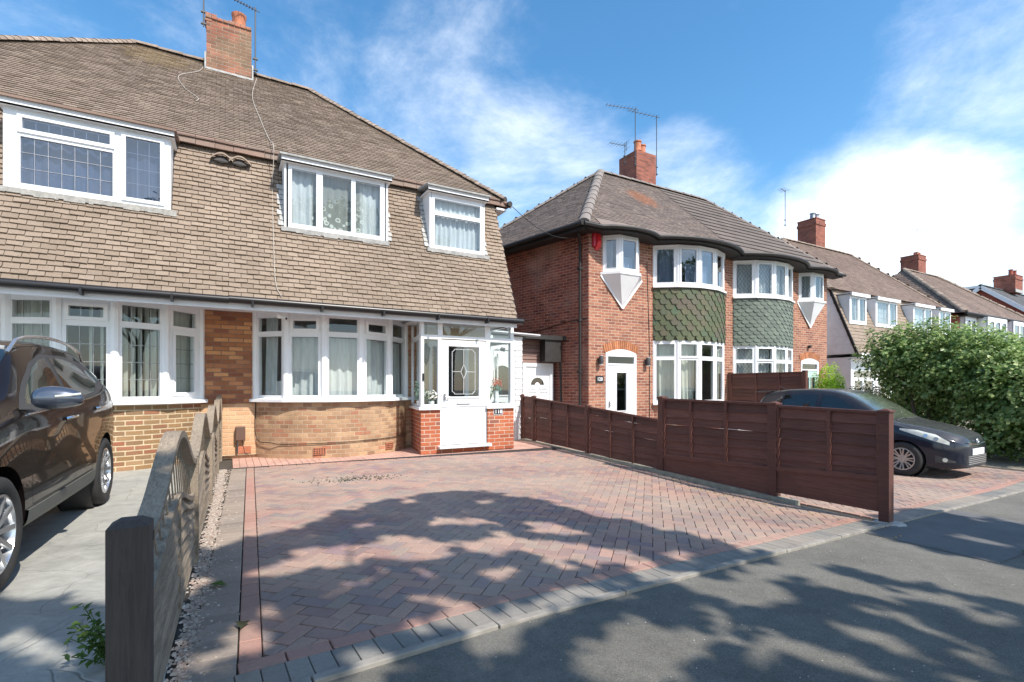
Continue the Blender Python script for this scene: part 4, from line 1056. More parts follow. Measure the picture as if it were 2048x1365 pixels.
    if s < 0:
        caps(m, (7.40, 9.58, EZ + .03), A + Vector((0, 0, .02)), .45, .14, flat=.8); caps(m, (5.95, 16.0, EZ), A, .4, .13)
        caps(m, A, PM, .42, .13); m.build('ridge_tile', RIDGE2, H)
    else:
        caps(m, PM, Ar, .42, .12); caps(m, (18.8, 9.6, EZ), Ar, .42, .11); caps(m, (18.8, 16, EZ), Ar, .42, .12); m.build('ridge_tile', RIDGE2, H)
    return H
GREENDOOR = simple('pale_green_door', (.42, .56, .50), .4, .04)
H120 = pair2(-1); H122 = pair2(1)
def chimney(parent, x0, x1, y0, y1, z0, z1, mat, pots, cap=True, pm=None, ph=.32):
    m = MB(); m.box(x0, y0, z0, x1, y1, z1); c = m.build('chimney', mat, parent)
    if cap:
        m = MB(); m.box(x0 - .035, y0 - .035, z1 - .30, x1 + .035, y1 + .035, z1 - .16); m.box(x0 - .02, y0 - .02, z1 + .001, x1 + .02, y1 + .02, z1 + .06); m.build('chimney_cap', mat, c, bevel=.01)
    for px, py in pots:
        m = MB(); m.lathe((px, py, z1 + .06), [(.15, 0), (.13, .06), (.12, ph - .05), (.145, ph - .04), (.145, ph), (.10, ph), (.09, .1)], 14); m.build('chimney_pot', pm or TERRA, c, smooth=50)
    m = MB(); m.box(x0 - .04, y0 - .04, z0 + .0, x1 + .04, y0 - .003, z0 + .22); m.build('flashing', DIRTYW, c); return c
chimney(H120, 12.48, 13.42, 13.15, 14.05, 8.05, 9.6, BRICKCH2, [(12.72, 13.35), (13.08, 13.5)], cap=False, ph=.36)
# fittings on 120
t = thing('alarm_box', 'red burglar alarm box under the eaves beside the triangular oriel window', 'alarm', loc=(8.02, FY, 4.92))
m = MB(); m.hexa([(-.12, -.07, -.16), (.12, -.07, -.16), (.12, 0, -.18), (-.12, 0, -.18), (-.12, -.07, .18), (.12, -.07, .18), (.12, 0, .18), (-.12, 0, .18)]); m.build('base', REDBOXD, t, bevel=.012)
m = MB(); m.hexa([(-.05, -.09, -.18), (.09, -.09, -.18), (.09, 0, -.24), (-.05, 0, -.24), (-.02, -.13, -.05), (.09, -.13, -.05), (.09, -.07, .16), (-.02, -.07, .16)]); m.build('cover', REDBOX, t, bevel=.01)
for (x, lb) in ((8.12, 'black cylinder wall lamp left of the white arched door'), (9.72, 'black cylinder wall lamp right of the white arched door')):
    t = thing('wall_lamp', lb, 'wall lamp', 'lamps beside the brick house door', loc=(x, FY, 1.92))
    m = MB(); m.lathe((0, -.10, -.10), [(0, 0), (.055, 0), (.058, .02), (.058, .19), (.05, .2), (0, .2)], 14); m.build('lamp_body', BLACKTRIM, t, smooth=40)
    m = MB(); m.box(-.03, -.05, -.06, .03, 0, .06); m.build('bracket', BLACKTRIM, t); m = MB(); m.lathe((0, -.10, -.118), [(0, 0), (.05, 0), (.055, .015)], 14); m.lathe((0, -.10, .103), [(.05, 0), (.055, .012), (0, .02)], 14); m.build('glass_end', WPAINT, t)
number_plate((8.14, FY - .01, 1.44), .24, .17, '120', .12, 'black rectangular house number plate reading 120', oval=False)
m = MB(); m.lathe((17.25, FY - .06, 2.62), [(0, -.06), (.06, -.04), (.05, .04), (0, .05)], 10); tag(m.build('porch_light', BLACKM, None), 'small round black light above the pale green door arch', 'wall lamp')

# ================================================================== SECOND MANSARD PAIR (behind the hedge)
def pair3(s):
    C_, YO = 26.4, 1.75
    H = thing('house', 'white clad mansard semi beside the brick bay pair, behind the hedge' if s < 0 else 'far half of the white clad mansard pair with two dormers above the hedge', 'house', 'houses along the street')
    X = lambda d: C_ + s * d
    x0, x1 = sorted((X(0), X(5)))
    y0, y1 = MY0 + YO, MY1 + YO
    m = MB(); plate(m, (0, 9.95 + YO, 0), (1, 0, 0), -.4, 2.6, x0, x1, [], .1, outer=False); m.face([(X(5), 11.7, -.4), (X(5), 18, -.4), (X(5), 18, 5.3), (X(5), 11.7, 5.3)]); m.face([(x0, 18, -.4), (x1, 18, -.4), (x1, 18, 5.3), (x0, 18, 5.3)])
    m.build('wall', CREAM if s > 0 else WPAINT, H)
    m = MB(); dx = [(1.15 * 1, 0)]
    dorm = [sorted((X(.75), X(2.60))), sorted((X(3.35), X(4.65)))]
    V = Vector((0, y1 - y0, MZ1 - MZ0)); Ln = V.length; V.normalize()
    def rows(v):
        z = MZ0 + V.z * v - .1; iv = [(x0, x1)]
        if 3.75 < z < 5.0:
            for d0, d1 in dorm: iv = [t for p, q in iv for t in ([(p, d0), (d1, q)] if d0 > p and d1 < q else [(p, q)])]
        return iv
    tiles(m, (0, y0, MZ0 - .1), (1, 0, 0), V, rows, Ln, .15, .30, .022, seed=31)
    m.face([(x0, y0 + .03, MZ0 - .1), (x1, y0 + .03, MZ0 - .1), (x1, y1 + .03, MZ1 - .1), (x0, y1 + .03, MZ1 - .1)])
    m.build('mansard_tiling', TILE1, H)
    m = MB(); RZ, RY = 8.42, 14.62
    if s < 0: roof(m, (x0 - .2, 11.25, 5.25), (x1, 11.25, 5.25), (C_, RY, RZ), (23.35, RY, RZ), .13, .2, seed=32); roof(m, (x0 - .25, 18, 5.2), (x0 - .25, 11.2, 5.2), (23.35, RY, RZ), (23.35, RY, RZ), .15, .25, seed=33); roof(m, (x1, 18, 5.2), (x0, 18, 5.2), (23.35, RY, RZ), (C_, RY, RZ), .4, .4, seed=34)
    else: roof(m, (x0, 11.25, 5.25), (x1 + .2, 11.25, 5.25), (29.45, RY, RZ), (C_, RY, RZ), .13, .2, seed=35); roof(m, (x1 + .25, 11.2, 5.2), (x1 + .25, 18, 5.2), (29.45, RY, RZ), (29.45, RY, RZ), .4, .4, seed=36); roof(m, (x1, 18, 5.2), (x0, 18, 5.2), (C_, RY, RZ), (29.45, RY, RZ), .4, .4, seed=37)
    m.build('roof', TILE4, H)
    m = MB(); a = Vector((23.35 if s < 0 else 29.45, RY, RZ)); caps(m, (C_, RY, RZ), a, .42, .12); caps(m, (X(5.2), 11.25, 5.25), a, .14, .13, flat=.6); m.build('ridge_tile', RIDGE, H)
    # boarded gable cheek
    xs = X(5.0)
    m = MB(); m.face([(xs, y0 + .05, 2.55), (xs, 11.72, 2.55), (xs, 11.72, 5.2), (xs, y1 + .05, 5.2)]); z = 2.6
    while z < 5.1:
        ya = y0 + .05 + (z - 2.5) / 2.76 * (y1 - y0); m.box(xs - .012, ya + .03, z, xs + .012, 11.70, z + .30) ; z += .34
    m.build('boarded_cheek', CLADW, H)
    m = MB(); m.bar((xs - s * .0, y0 - .02, 2.5), (xs, y1 - .02, 5.25), .06, .10, (0, -1, .4)); m.build('verge', BLACKM, H)
    if s < 0:
        m = MB(); m.box(20.55, 11.70, -.3, 21.05, 12.2, 5.2); m.build('brick_pier', BRICKSIDE, H)
        m = MB(); m.face([(21.05, 11.72, 2.5), (21.4, 11.72, 2.5), (21.4, 11.72, 5.2), (21.05, 11.72, 5.2)]); m.build('side_boarding', CLADW, H)
    m = MB(); m.box(x0, y0 - .15, 2.38, x1, y0 - .10, 2.56); m.box(x0, y0 - .10, 2.38, x1, 11.7, 2.42); m.build('fascia', WPAINT, H)
    for k, (a, b) in enumerate(dorm):
        DY = 9.07 + YO; m = MB()
        for xx in (a, b):
            e = .03 if xx == a else -.03; m.hexa([(xx, DY, 3.80), (xx + e, DY, 3.80), (xx + e, DY + .06, 3.80), (xx, DY + .06, 3.80), (xx, DY, 4.98), (xx + e, DY, 4.98), (xx + e, DY + .55, 4.98), (xx, DY + .55, 4.98)])
        m.box(a - .06, DY - .12, 4.92, b + .06, DY - .07, 5.02); m.box(a - .06, DY - .12, 5.02, b + .06, DY + .6, 5.05); m.build('dormer', WPAINT, H)
        w = b - a - .06
        f = window(H, (a + .03, DY), (1, 0), w, 3.80, 4.95, [(.10, w * .5 - .05 + (.15 if w > 1.5 else 0), 3.95, 4.85, 0), (w * .5 + .05 + (.15 if w > 1.5 else 0), w - .10, 3.95, 4.85, 1)], gm=GLASS, lead=('grid', .15, .22) if s < 0 else None)
        curtain(f, (a + .03, DY), (1, 0), .06, w - .06, 3.9, 4.9, CURTAIN, d=.16, seed=80 + k)
    # ground floor: entrance recess and bay
    if s < 0:
        m = MB(); m.box(21.4, 10.6, -.3, 23.6, 11.69, .85); m.box(21.4, 10.6, 2.05, 23.6, 11.69, 2.375); m.box(21.4, 10.6, .85, 21.55, 11.69, 2.05); m.box(23.3, 10.6, .85, 23.6, 11.69, 2.05); m.build('porch', WPAINT, H)
        window(H, (21.55, 10.62), (1, 0), 1.75, .85, 2.05, [(.15, .75, 1.0, 1.5, 0), (.9, 1.6, 1.0, 1.5, 0), (.15, 1.6, 1.62, 1.9, 0)])
    bx0, bx1 = sorted((X(.3), X(2.6)))
    window(H, (bx0, 10.75), (1, 0), bx1 - bx0, .7, 2.38, [(.1 + i * .56, .5 + i * .56, .85, 1.8, 0) for i in range(4)] + [(.1 + i * .56, .5 + i * .56, 1.9, 2.25, 0) for i in range(4)])
    m = MB(); m.box(bx0, 10.76, -.3, bx1, 11.69, .7); m.build('bay_wall', BRICK118, H)
    return H
H124 = pair3(-1); H126 = pair3(1)
chimney(H124, 26.05, 26.9, 14.55, 15.5, 8.1, 9.85, BRICKCH2, [(26.2, 14.8), (26.55, 14.8)], pm=ALU, ph=.28)

# ================================================================== HIPPED WHITE BAY PAIR
ARCHG = simple('dark_arch_glass', (.10, .11, .13), .08, .3, 1, coat=.5)
def pair4(s):
    C_ = 39.3; H = thing('house', 'white rendered bay semi with arched windows right of the mansard pair' if s < 0 else 'cream bay semi at the far end of the hipped brown roof', 'house', 'houses along the street')
    X = lambda d: C_ + s * d; x0, x1 = sorted((X(0), X(5.2))); FY4 = 11.6
    m = MB(); plate(m, (0, FY4, 0), (1, 0, 0), -.4, 5.15, x0, x1, [], .1, outer=False); m.face([(X(5.2), FY4, -.4), (X(5.2), 18.6, -.4), (X(5.2), 18.6, 5.15), (X(5.2), FY4, 5.15)]); m.face([(x0, 18.6, -.4), (x1, 18.6, -.4), (x1, 18.6, 5.15), (x0, 18.6, 5.15)])
    m.build('wall', BRICKFAR, H)
    m = MB(); A = Vector((C_ + s * 2.25, 15.25, 8.65)); M_ = Vector((C_, 15.25, 8.65))
    e = Vector((X(5.6), 11.15, 5.2)); c = Vector((C_, 11.15, 5.2)); er = Vector((X(5.6), 19, 5.2)); cr = Vector((C_, 19, 5.2))
    if s < 0: roof(m, e, c, M_, A, .2, .3, seed=41); roof(m, er, e, A, A, .2, .3, seed=42); roof(m, cr, er, A, M_, .5, .5, seed=43)
    else: roof(m, c, e, A, M_, .2, .3, seed=44); roof(m, e, er, A, A, .4, .4, seed=45); roof(m, er, cr, M_, A, .5, .5, seed=46)
    m.build('roof', TILE4, H)
    m = MB(); caps(m, M_, A, .42, .13); caps(m, e, A, .42, .15, flat=.9); m.build('ridge_tile', RIDGE, H)
    m = MB(); m.tube([(x0 - (.4 if s < 0 else 0), 11.1, 5.15), (x1 + (.4 if s > 0 else 0), 11.1, 5.15)], .07, 6); m.box(x0, 11.15, 5.03, x1, FY4, 5.1); m.build('gutter', BLACKM, H)
    # render band, bays
    a, b = sorted((X(.5), X(3.2))); o0, o1 = sorted((X(3.5), X(4.9)))
    m = MB(); m.box(a, 10.95, -.3, b, FY4 - .01, 3.95); m.box(o0, FY4 - .25, 2.6, o1, FY4 - .01, 3.95); m.build('render', WPAINT if s < 0 else CREAM, H)
    m = MB(); m.box(a - .06, 10.88, 3.951, b + .06, FY4, 4.02); m.build('sill', WPAINT, H)
    hs_ = [(.15 + i * .88, .80 + i * .88, 4.12, 4.85, 0) for i in range(3)]
    for (wx, wy, ww, hh) in ((a, 10.95, b - a, hs_), (o0, FY4 - .25, o1 - o0, [(.15, .62, 4.12, 4.85, 0), (.80, 1.25, 4.12, 4.85, 0)])):
        f = window(H, (wx, wy), (1, 0), ww, 4.02, 5.08, hh, gm=ARCHG)
        m = MB()
        if s < 0:
            for h in hh:
                xm = wx + (h[0] + h[1]) / 2; w2 = (h[1] - h[0]) / 2
                for sg in (-1, 1): m.poly([(xm + sg * w2, wy - .028, 4.86)] + [(xm + sg * w2 * math.cos(t), wy - .028, 4.66 + .19 * math.sin(t)) for t in [math.pi / 2 * i / 6 for i in range(7)]])
            m.build('arch_head', WHITE, f)
        
        for q in (wx, wx + ww - .06): m = MB(); m.box(q, wy + .05, 4.02, q + .06, FY4, 5.08); m.build('bay_side', WHITE, f)
    return H
H128 = pair4(-1); H130 = pair4(1)
chimney(H128, 38.85, 39.9, 15.2, 16.2, 8.4, 9.8, BRICKCH2, [(39.0, 15.4), (39.3, 15.4), (39.6, 15.6)], ph=.15)

# ================================================================== GABLED END HOUSE
H = thing('house', 'brick house with white edged side gable and slate roof at the far right', 'house', 'houses along the street')
m = MB(); m.poly([(46.3, 10.3, -.4), (46.3, 18.5, -.4), (46.3, 18.5, 4.9), (46.3, 14.4, 8.2), (46.3, 10.3, 4.85)]); m.face([(46.3, 10.3, -.4), (56, 10.3, -.4), (56, 10.3, 4.85), (46.3, 10.3, 4.85)]); m.face([(46.3, 18.5, -.4), (56, 18.5, -.4), (56, 18.5, 4.85), (46.3, 18.5, 4.85)]); m.build('wall', BRICKFAR, H)
m = MB(); roof(m, (46.1, 9.9, 4.6), (56.5, 9.9, 4.6), (56.5, 14.4, 8.4), (46.1, 14.4, 8.4), .25, .3, seed=51); roof(m, (56.5, 18.9, 4.6), (46.1, 18.9, 4.6), (46.1, 14.4, 8.4), (56.5, 14.4, 8.4), .25, .3, seed=52); m.build('roof', SLATE, H)
m = MB(); m.bar((46.08, 9.9, 4.5), (46.08, 14.4, 8.27), .05, .26, (0, -.7, .7)); m.bar((46.08, 14.4, 8.27), (46.08, 18.9, 4.5), .05, .26, (0, .7, .7)); m.build('bargeboard', WPAINT, H)
m = MB(); m.box(46.2, 14.6, 7.2, 50, 18.9, 8.25); m.build('rear_dormer', BLACKM, H); m = MB(); m.box(46.15, 14.55, 8.25, 50.1, 19.0, 8.42); m.build('dormer_fascia', WPAINT, H)
m = MB(); caps(m, (46.1, 14.4, 8.4), (56.5, 14.4, 8.4), .42, .13); m.build('ridge_tile', SLATE, H)
window(H, (47.2, 10.28), (1, 0), 2.4, 3.4, 4.7, [(.15, 1.1, 3.55, 4.55, 0), (1.3, 2.25, 3.55, 4.55, 0)])
chimney(H, 50.1, 51.6, 13.7, 14.9, 8.2, 9.45, BRICKCH2, [(50.3, 14.0), (51.0, 14.0)], pm=BRICKFAR, ph=.4)

# ================================================================== GROUND
def kerbY(x): return 2.27 + .055 * x
def sheet(name, x0, x1, y0, y1, dz, mat, nx=40, ny=30, yf=None):
    m = MB(); rows = []
    for j in range(ny + 1):
        row = []
        for i in range(nx + 1):
            x = x0 + (x1 - x0) * i / nx; ya, yb = (yf(x) if yf else (y0, y1)); y = ya + (yb - ya) * j / ny
            row.append((x, y, gz(x, y) + dz))
        rows.append(row)
    m.grid(rows); return struct(m.build(name, mat, None, smooth=True))
def asphalt():
    M = MT('worn_pavement_asphalt'); M.set(Roughness=.92)
    a = M.noise(260, 3, .7); b = M.noise(1.3, 6, .6); c = M.noise(14, 6, .7)
    col = M.mix(M.rngmap(a, .35, .7, 0, 1), (.085, .080, .070), (.265, .255, .220))
    col = M.scale(col, M.rngmap(b, .3, .7, .85, 1.18)); col = M.scale(col, M.rngmap(c, .3, .7, .9, 1.1))
    v = M.n('ShaderNodeTexVoronoi'); v.inputs['Scale'].default_value = 34; t = M.n('ShaderNodeTexCoord'); M.l(t.outputs['Object'], v.inputs['Vector'])
    col = M.scale(col, M.rngmap(M.noise(75, 4, .8), .3, .7, .72, 1.25)); col = M.scale(col, M.rngmap(M.noise(4, 6, .7, dist=1), .35, .7, 1.08, .86))
    M.col(col); M.bump(M.noise(200, 4, .8), .9, .006); return M.m
ASPH = asphalt()
ASPHD = simple('dark_repair_asphalt', (.13, .13, .13), .92, .2, 3, bump=.7, bs=220, bdist=.005)
SAND = simple('jointing_sand', (.06, .052, .042), .95, .35, 6, bump=.4)
EARTH = simple('dry_earth', (.22, .19, .15), .95, .3, 5, bump=.4)
def concrete():
    M = MT('pattern_imprinted_concrete'); M.set(Roughness=.7)
    b = M.noise(.9, 6, .65); c = M.noise(5, 7, .7, dist=.8)
    col = M.mix(M.rngmap(b, .35, .65, 0, 1), (.33, .335, .31), (.43, .43, .39)); col = M.scale(col, M.rngmap(c, .3, .7, .74, 1.12))
    t = M.n('ShaderNodeTexCoord'); v = M.n('ShaderNodeTexVoronoi', feature='DISTANCE_TO_EDGE'); v.inputs['Scale'].default_value = 1.9
    ad = M.n('ShaderNodeVectorMath', operation='MULTIPLY_ADD'); nz = M.n('ShaderNodeTexNoise'); nz.inputs['Scale'].default_value = 3; M.l(t.outputs['Object'], nz.inputs['Vector']); M.l(nz.outputs['Color'], ad.inputs[0]); ad.inputs[1].default_value = (.2, .2, 0); M.l(t.outputs['Object'], ad.inputs[2]); M.l(ad.outputs[0], v.inputs['Vector'])
    ln = M.rngmap(v.outputs['Distance'], .002, .010, 1, 0)
    col = M.mix(M.math('MULTIPLY', ln, .14), col, (.12, .12, .115)); M.col(col)
    M.bump(M.math('SUBTRACT', M.math('MULTIPLY', M.noise(4, 8, .65, dist=1.5), .9), M.math('MULTIPLY', ln, .35)), .5, .03); return M.m
CONC = concrete()
def blockmat(name, stops):
    M = MT(name); M.set(Roughness=.88); col = M.ramp(M.rnd(), stops)
    col = M.scale(col, M.rngmap(M.noise(55, 5, .7), .25, .75, .8, 1.2)); col = M.mix(M.rngmap(M.noise(.8, 6, .6), .40, .68, 0, .7), col, (.40, .32, .25))
    col = M.mix(M.rngmap(M.noise(3.2, 7, .8), .54, .70, 0, .6), col, (.19, .165, .14)); col = M.mix(M.rngmap(M.noise(.45, 4, .6), .5, .75, 0, .45), col, (.17, .15, .13))
    M.col(col); M.bump(M.noise(120, 5, .7), .5, .004); return M.m
BLOCK = blockmat('herringbone_block', [(0, (.25, .16, .15)), (.25, (.35, .215, .175)), (.5, (.41, .255, .20)), (.7, (.31, .235, .19)), (.85, (.28, .185, .185)), (1, (.23, .195, .18))])
BLOCKBR = blockmat('weathered_border_block', [(0, (.22, .18, .15)), (.5, (.27, .225, .19)), (1, (.31, .26, .22))])
BLOCKRED = blockmat('red_border_block', [(0, (.35, .19, .15)), (.5, (.42, .22, .175)), (1, (.37, .205, .165))])
BLOCKGREY = blockmat('charcoal_border_block', [(0, (.16, .165, .155)), (.5, (.21, .21, .195)), (1, (.26, .25, .225))])
m = MB(); gxs = [-300, -100, -40, -15] + [-10 + i * 1.0 for i in range(32)] + [30, 60, 150, 450]; gys = [-200, -60, -10, 0] + [i * .75 for i in range(1, 17)] + [15, 25, 60, 150, 450]
m.grid([[(x, y, gz(x, y) - .03 - (.13 if y < 0 else 0)) for x in gxs] for y in gys]); struct(m.build('ground', EARTH, None, smooth=True))
sheet('pavement', -60, 160, 0, 0, -.004, ASPH, 240, 6, lambda x: (-2.2, kerbY(x) - .045))
sheet('pavement_repair', 5.3, 7.6, 0, 0, .0005, ASPHD, 10, 4, lambda x: (1.55, kerbY(x) - .06))
sheet('road', -60, 160, 0, 0, -.13, ASPHD, 120, 4, lambda x: (-9.5, -2.32))
m = MB(); x = -60
while x < 160: m.box(x, -2.32, gz(x, -2) - .16, x + .9, -2.2, gz(x, -2) + .0); x += .91
struct(m.build('road_kerb', MORTAR, None, bevel=.012))
sheet('neighbour_drive', -14, -.24, 0, 0, .0, CONC, 40, 30, lambda x: (kerbY(x) - .04, 9.97))
# ---- block paving
def clip_poly(poly, edges):
    for (nx, ny, d) in edges:           # keep nx*x+ny*y<=d
        out = []
        for i in range(len(poly)):
            a, b = poly[i], poly[(i + 1) % len(poly)]; da, db = nx * a[0] + ny * a[1] - d, nx * b[0] + ny * b[1] - d
            if da <= 0: out.append(a)
            if (da < 0 < db) or (db < 0 < da):
                t = da / (da - db); out.append((a[0] + (b[0] - a[0]) * t, a[1] + (b[1] - a[1]) * t))
        poly = out
        if len(poly) < 3: return []
    return poly
def edge(p, q):  # half plane left of p->q kept
    nx, ny = (q[1] - p[1]), -(q[0] - p[0]); l = math.hypot(nx, ny); nx /= l; ny /= l; return (nx, ny, nx * p[0] + ny * p[1])
def area(p): return abs(sum(p[i][0] * p[(i + 1) % len(p)][1] - p[(i + 1) % len(p)][0] * p[i][1] for i in range(len(p)))) / 2
def block(mb, poly, rr, dz=.004):
    if len(poly) < 3 or area(poly) < .0006: return
    cx = sum(p[0] for p in poly) / len(poly); cy = sum(p[1] for p in poly) / len(poly); n = len(poly); o = rr.gauss(0, .0008); tx, ty = rr.gauss(0, .006), rr.gauss(0, .006)
    def sh(e): 
        r = []
        for x, y in poly:
            L = math.hypot(x - cx, y - cy) or 1; k = 1 - e / L * 1.3; r.append((cx + (x - cx) * k, cy + (y - cy) * k))
        return r
    base = len(mb.v)
    for e, z in ((.0025, -.02), (.0035, -.003), (.008, .0)):
        for x, y in sh(e): mb.v.append((x, y, gz(x, y) + dz + z + o + tx * (x - cx) + ty * (y - cy)))
    for k in (0, 1):
        for i in range(n): mb.f.append((base + k * n + i, base + k * n + (i + 1) % n, base + (k + 1) * n + (i + 1) % n, base + (k + 1) * n + i)); mb.uv.append(None)
    mb.f.append(tuple(base + 2 * n + i for i in range(n))); mb.uv.append(None)
def herring(name, quad, ang, seed):
    es = [edge(quad[i], quad[(i + 1) % 4]) for i in range(4)]; mb = MB(); rr = random.Random(seed); a = R(ang); ca, sa = math.cos(a), math.sin(a)
    cx = sum(q[0] for q in quad) / 4; cy = sum(q[1] for q in quad) / 4; rad = max(math.hypot(q[0] - cx, q[1] - cy) for q in quad); n = int(rad / .1) + 3
    for i in range(-n, n):
        for j in range(-n, n):
            s_ = (i - j) % 4
            if s_ == 0: w, h = 2, 1
            elif s_ == 3: w, h = 1, 2
            else: continue
            p = [(i, j), (i + w, j), (i + w, j + h), (i, j + h)]; p = [(cx + .1 * (ca * x - sa * y), cy + .1 * (sa * x + ca * y)) for x, y in p]
            block(mb, clip_poly(p, es), rr)
    return mb.build(name, BLOCK, None)
def strip(mb, p, q, side, width, ln, rr, off=0.):
    """row of blocks from p to q laid to the left (side=1) of the line, block length ln along it"""
    p = Vector((*p, 0)); q = Vector((*q, 0)); d = (q - p).normalized(); n = Vector((-d.y, d.x, 0)) * side; L = (q - p).length; k = 0.
    while k < L - .02:
        e = min(k + ln, L); a = p + d * k + n * off; b = p + d * e + n * off; c = b + n * width; f = a + n * width
        P = [(v.x, v.y) for v in (a, b, c, f)]; block(mb, P if side > 0 else list(reversed(P)), rr); k = e
def paving(quad, nm, seed, left=True):
    """quad: outer corners kerb-left, kerb-right, house-right, house-left"""
    rr = random.Random(seed); A, B, C_, D = quad
    g = MB(); rd = MB()
    strip(g, A, B, 1, .20, .10, rr)
    def sh(p, dx, dy): return (p[0] + dx, p[1] + dy)
    A2, B2 = sh(A, 0, .205), sh(B, 0, .205)
    if left: g2 = MB(); strip(g2, A2, D, -1, .20, .10, rr); struct(g2.build('weathered_border', BLOCKBR, None))
    lx = .205 if left else 0
    strip(rd, sh(A2, lx, 0), B2, 1, .10, .20, rr); strip(rd, sh(A2, lx, .105), sh(D, lx, 0), -1, .10, .20, rr); strip(rd, sh(D, lx + .1, -.1), sh(C_, 0, -.1), 1, .10, .20, rr)
    h = herring('driveway', [sh(A2, lx + .101, .102), sh(B2, 0, .102), sh(C_, 0, -.101), sh(D, lx + .101, -.101)], 45, seed); struct(h)
    struct(g.build('driveway_border', BLOCKGREY, None)); struct(rd.build('driveway_red_border', BLOCKRED, None))
Q1 = [(-.17, kerbY(-.17)), (5.92, kerbY(5.92)), (5.92, 8.44), (.03, 8.68)]
paving(Q1, '118', 3)
Q2 = [(6.09, kerbY(6.09)), (13.0, kerbY(13.0)), (13.0, 9.85), (6.09, 9.85)]
paving(Q2, '120', 5, left=False)
sheet('paving_bed', -.24, 13.4, 0, 0, -.016, SAND, 150, 90, lambda x: (kerbY(x) - .02, 10.1 if x < 5.9 else 12.5))
# pink slab strip between the drain and the house
PINK = simple('pink_sealed_block', (.50, .31, .25), .75, .2, 3, bump=.3)
herr = MB(); rr = random.Random(8)
for i in range(60):
    for j in range(8):
        x = .05 + i * .1 + (j % 2) * .0; y = 8.78 + j * .2
        if x > 5.95: continue
        block(herr, [(x, y), (x + .1, y), (x + .1, y + .2), (x, y + .2)], rr, dz=.003)
struct(herr.build('house_apron', PINK, None))
m = MB(); a, b = Vector((-.0, 8.72, 0)), Vector((5.92, 8.47, 0)); m.bar(a + Vector((0, 0, -.02)), b + Vector((0, 0, -.02)), .11, .045)
dch = struct(m.build('drain_channel', BLACKTRIM, None)); m = MB(); L = (b - a).length; d = (b - a).normalized(); k = .02
while k < L: m.bar(a + d * k + Vector((0, -.04, .006)), a + d * k + Vector((0, .04, .006)), .012, .006); k += .03
m.build('grating', DARKMETAL, dch)
# kerb edging of the drives
m = MB(); x = -.6; rr = random.Random(4)
while x < 14:
    e = x + .91; o = rr.gauss(0, .003); m.bar((x, kerbY(x) - .03 + o, gz(x, 2.5) - .012 + o), (e - .008, kerbY(e) - .03 + o, gz(e, 2.5) - .012 + o), .052, .06); x = e
struct(m.build('edging_kerb', simple('pale_kerb_concrete', (.27, .25, .22), .95, .35, 9, bump=.5), None, bevel=.006))
def pebbles(name, n, fn, size, mat, lab=None, cat='gravel'):
    m = MB(); rr = random.Random(n)
    for _ in range(n):
        x, y = fn(rr); s_ = size * rr.uniform(.5, 1.3); z = gz(x, y) + s_ * .35; a = rr.uniform(0, 6.28); P = []
        for k in range(5): P.append((x + s_ * math.cos(a + k * 1.257) * rr.uniform(.8, 1.1), y + s_ * math.sin(a + k * 1.257) * rr.uniform(.7, 1.1), z - s_ * .4))
        n0 = len(m.v); m.v += P + [(x + s_ * .5 * math.cos(a + k * 1.257), y + s_ * .5 * math.sin(a + k * 1.257), z + s_ * .25) for k in range(5)]
        for k in range(5): m.f.append((n0 + k, n0 + (k + 1) % 5, n0 + 5 + (k + 1) % 5, n0 + 5 + k)); m.uv.append(None)
        m.f.append(tuple(n0 + 5 + k for k in range(5))); m.uv.append(None)
    o = m.build(name, mat, None); o['kind'] = 'stuff'
    if lab: o['label'] = lab; o['category'] = cat
    return o
GRAV = simple('mixed_gravel', None, .9, .1, 5, stops=[(0, (.22, .175, .14)), (.3, (.36, .30, .25)), (.6, (.46, .40, .34)), (.8, (.28, .18, .14)), (1, (.54, .50, .45))])
pebbles('gravel', 5200, lambda r_: (lambda y: (-.20 + .016 * (y - 2) + r_.gauss(.012, .026) + (abs(r_.gauss(0, .09)) if r_.random() < .15 else 0), y))(r_.uniform(2.25, 8.7)), .0105, GRAV, 'narrow strip of pale gravel along the foot of the wavy wooden fence')
PET = simple('white_petals', (.75, .72, .68), .9, .1)
PETG = simple('dusty_petals', (.50, .48, .44), .9, .1)
LITTER = simple('dry_leaf_litter', None, .9, .2, 5, stops=[(0, (.30, .17, .07)), (.4, (.42, .29, .14)), (.7, (.24, .15, .08)), (1, (.35, .30, .12))])
pebbles('petals', 420, lambda r_: (lambda x: (x, r_.uniform(.7, 2.2 + (3 if r_.random() < .5 else 0))))(r_.uniform(-.2, 6)), .0034, PETG, 'tiny white petals scattered over the pavement and drive', 'petals')
pebbles('leaf_litter', 260, lambda r_: (lambda y: (5.82 - abs(r_.gauss(0, .13)) - (.12 if y < 5 else 0), y))(r_.gauss(4.3, .8) if r_.random() < .8 else r_.uniform(2.8, 9)), .012, LITTER, 'dry brown leaf litter along the foot of the dark panel fence', 'leaf litter')

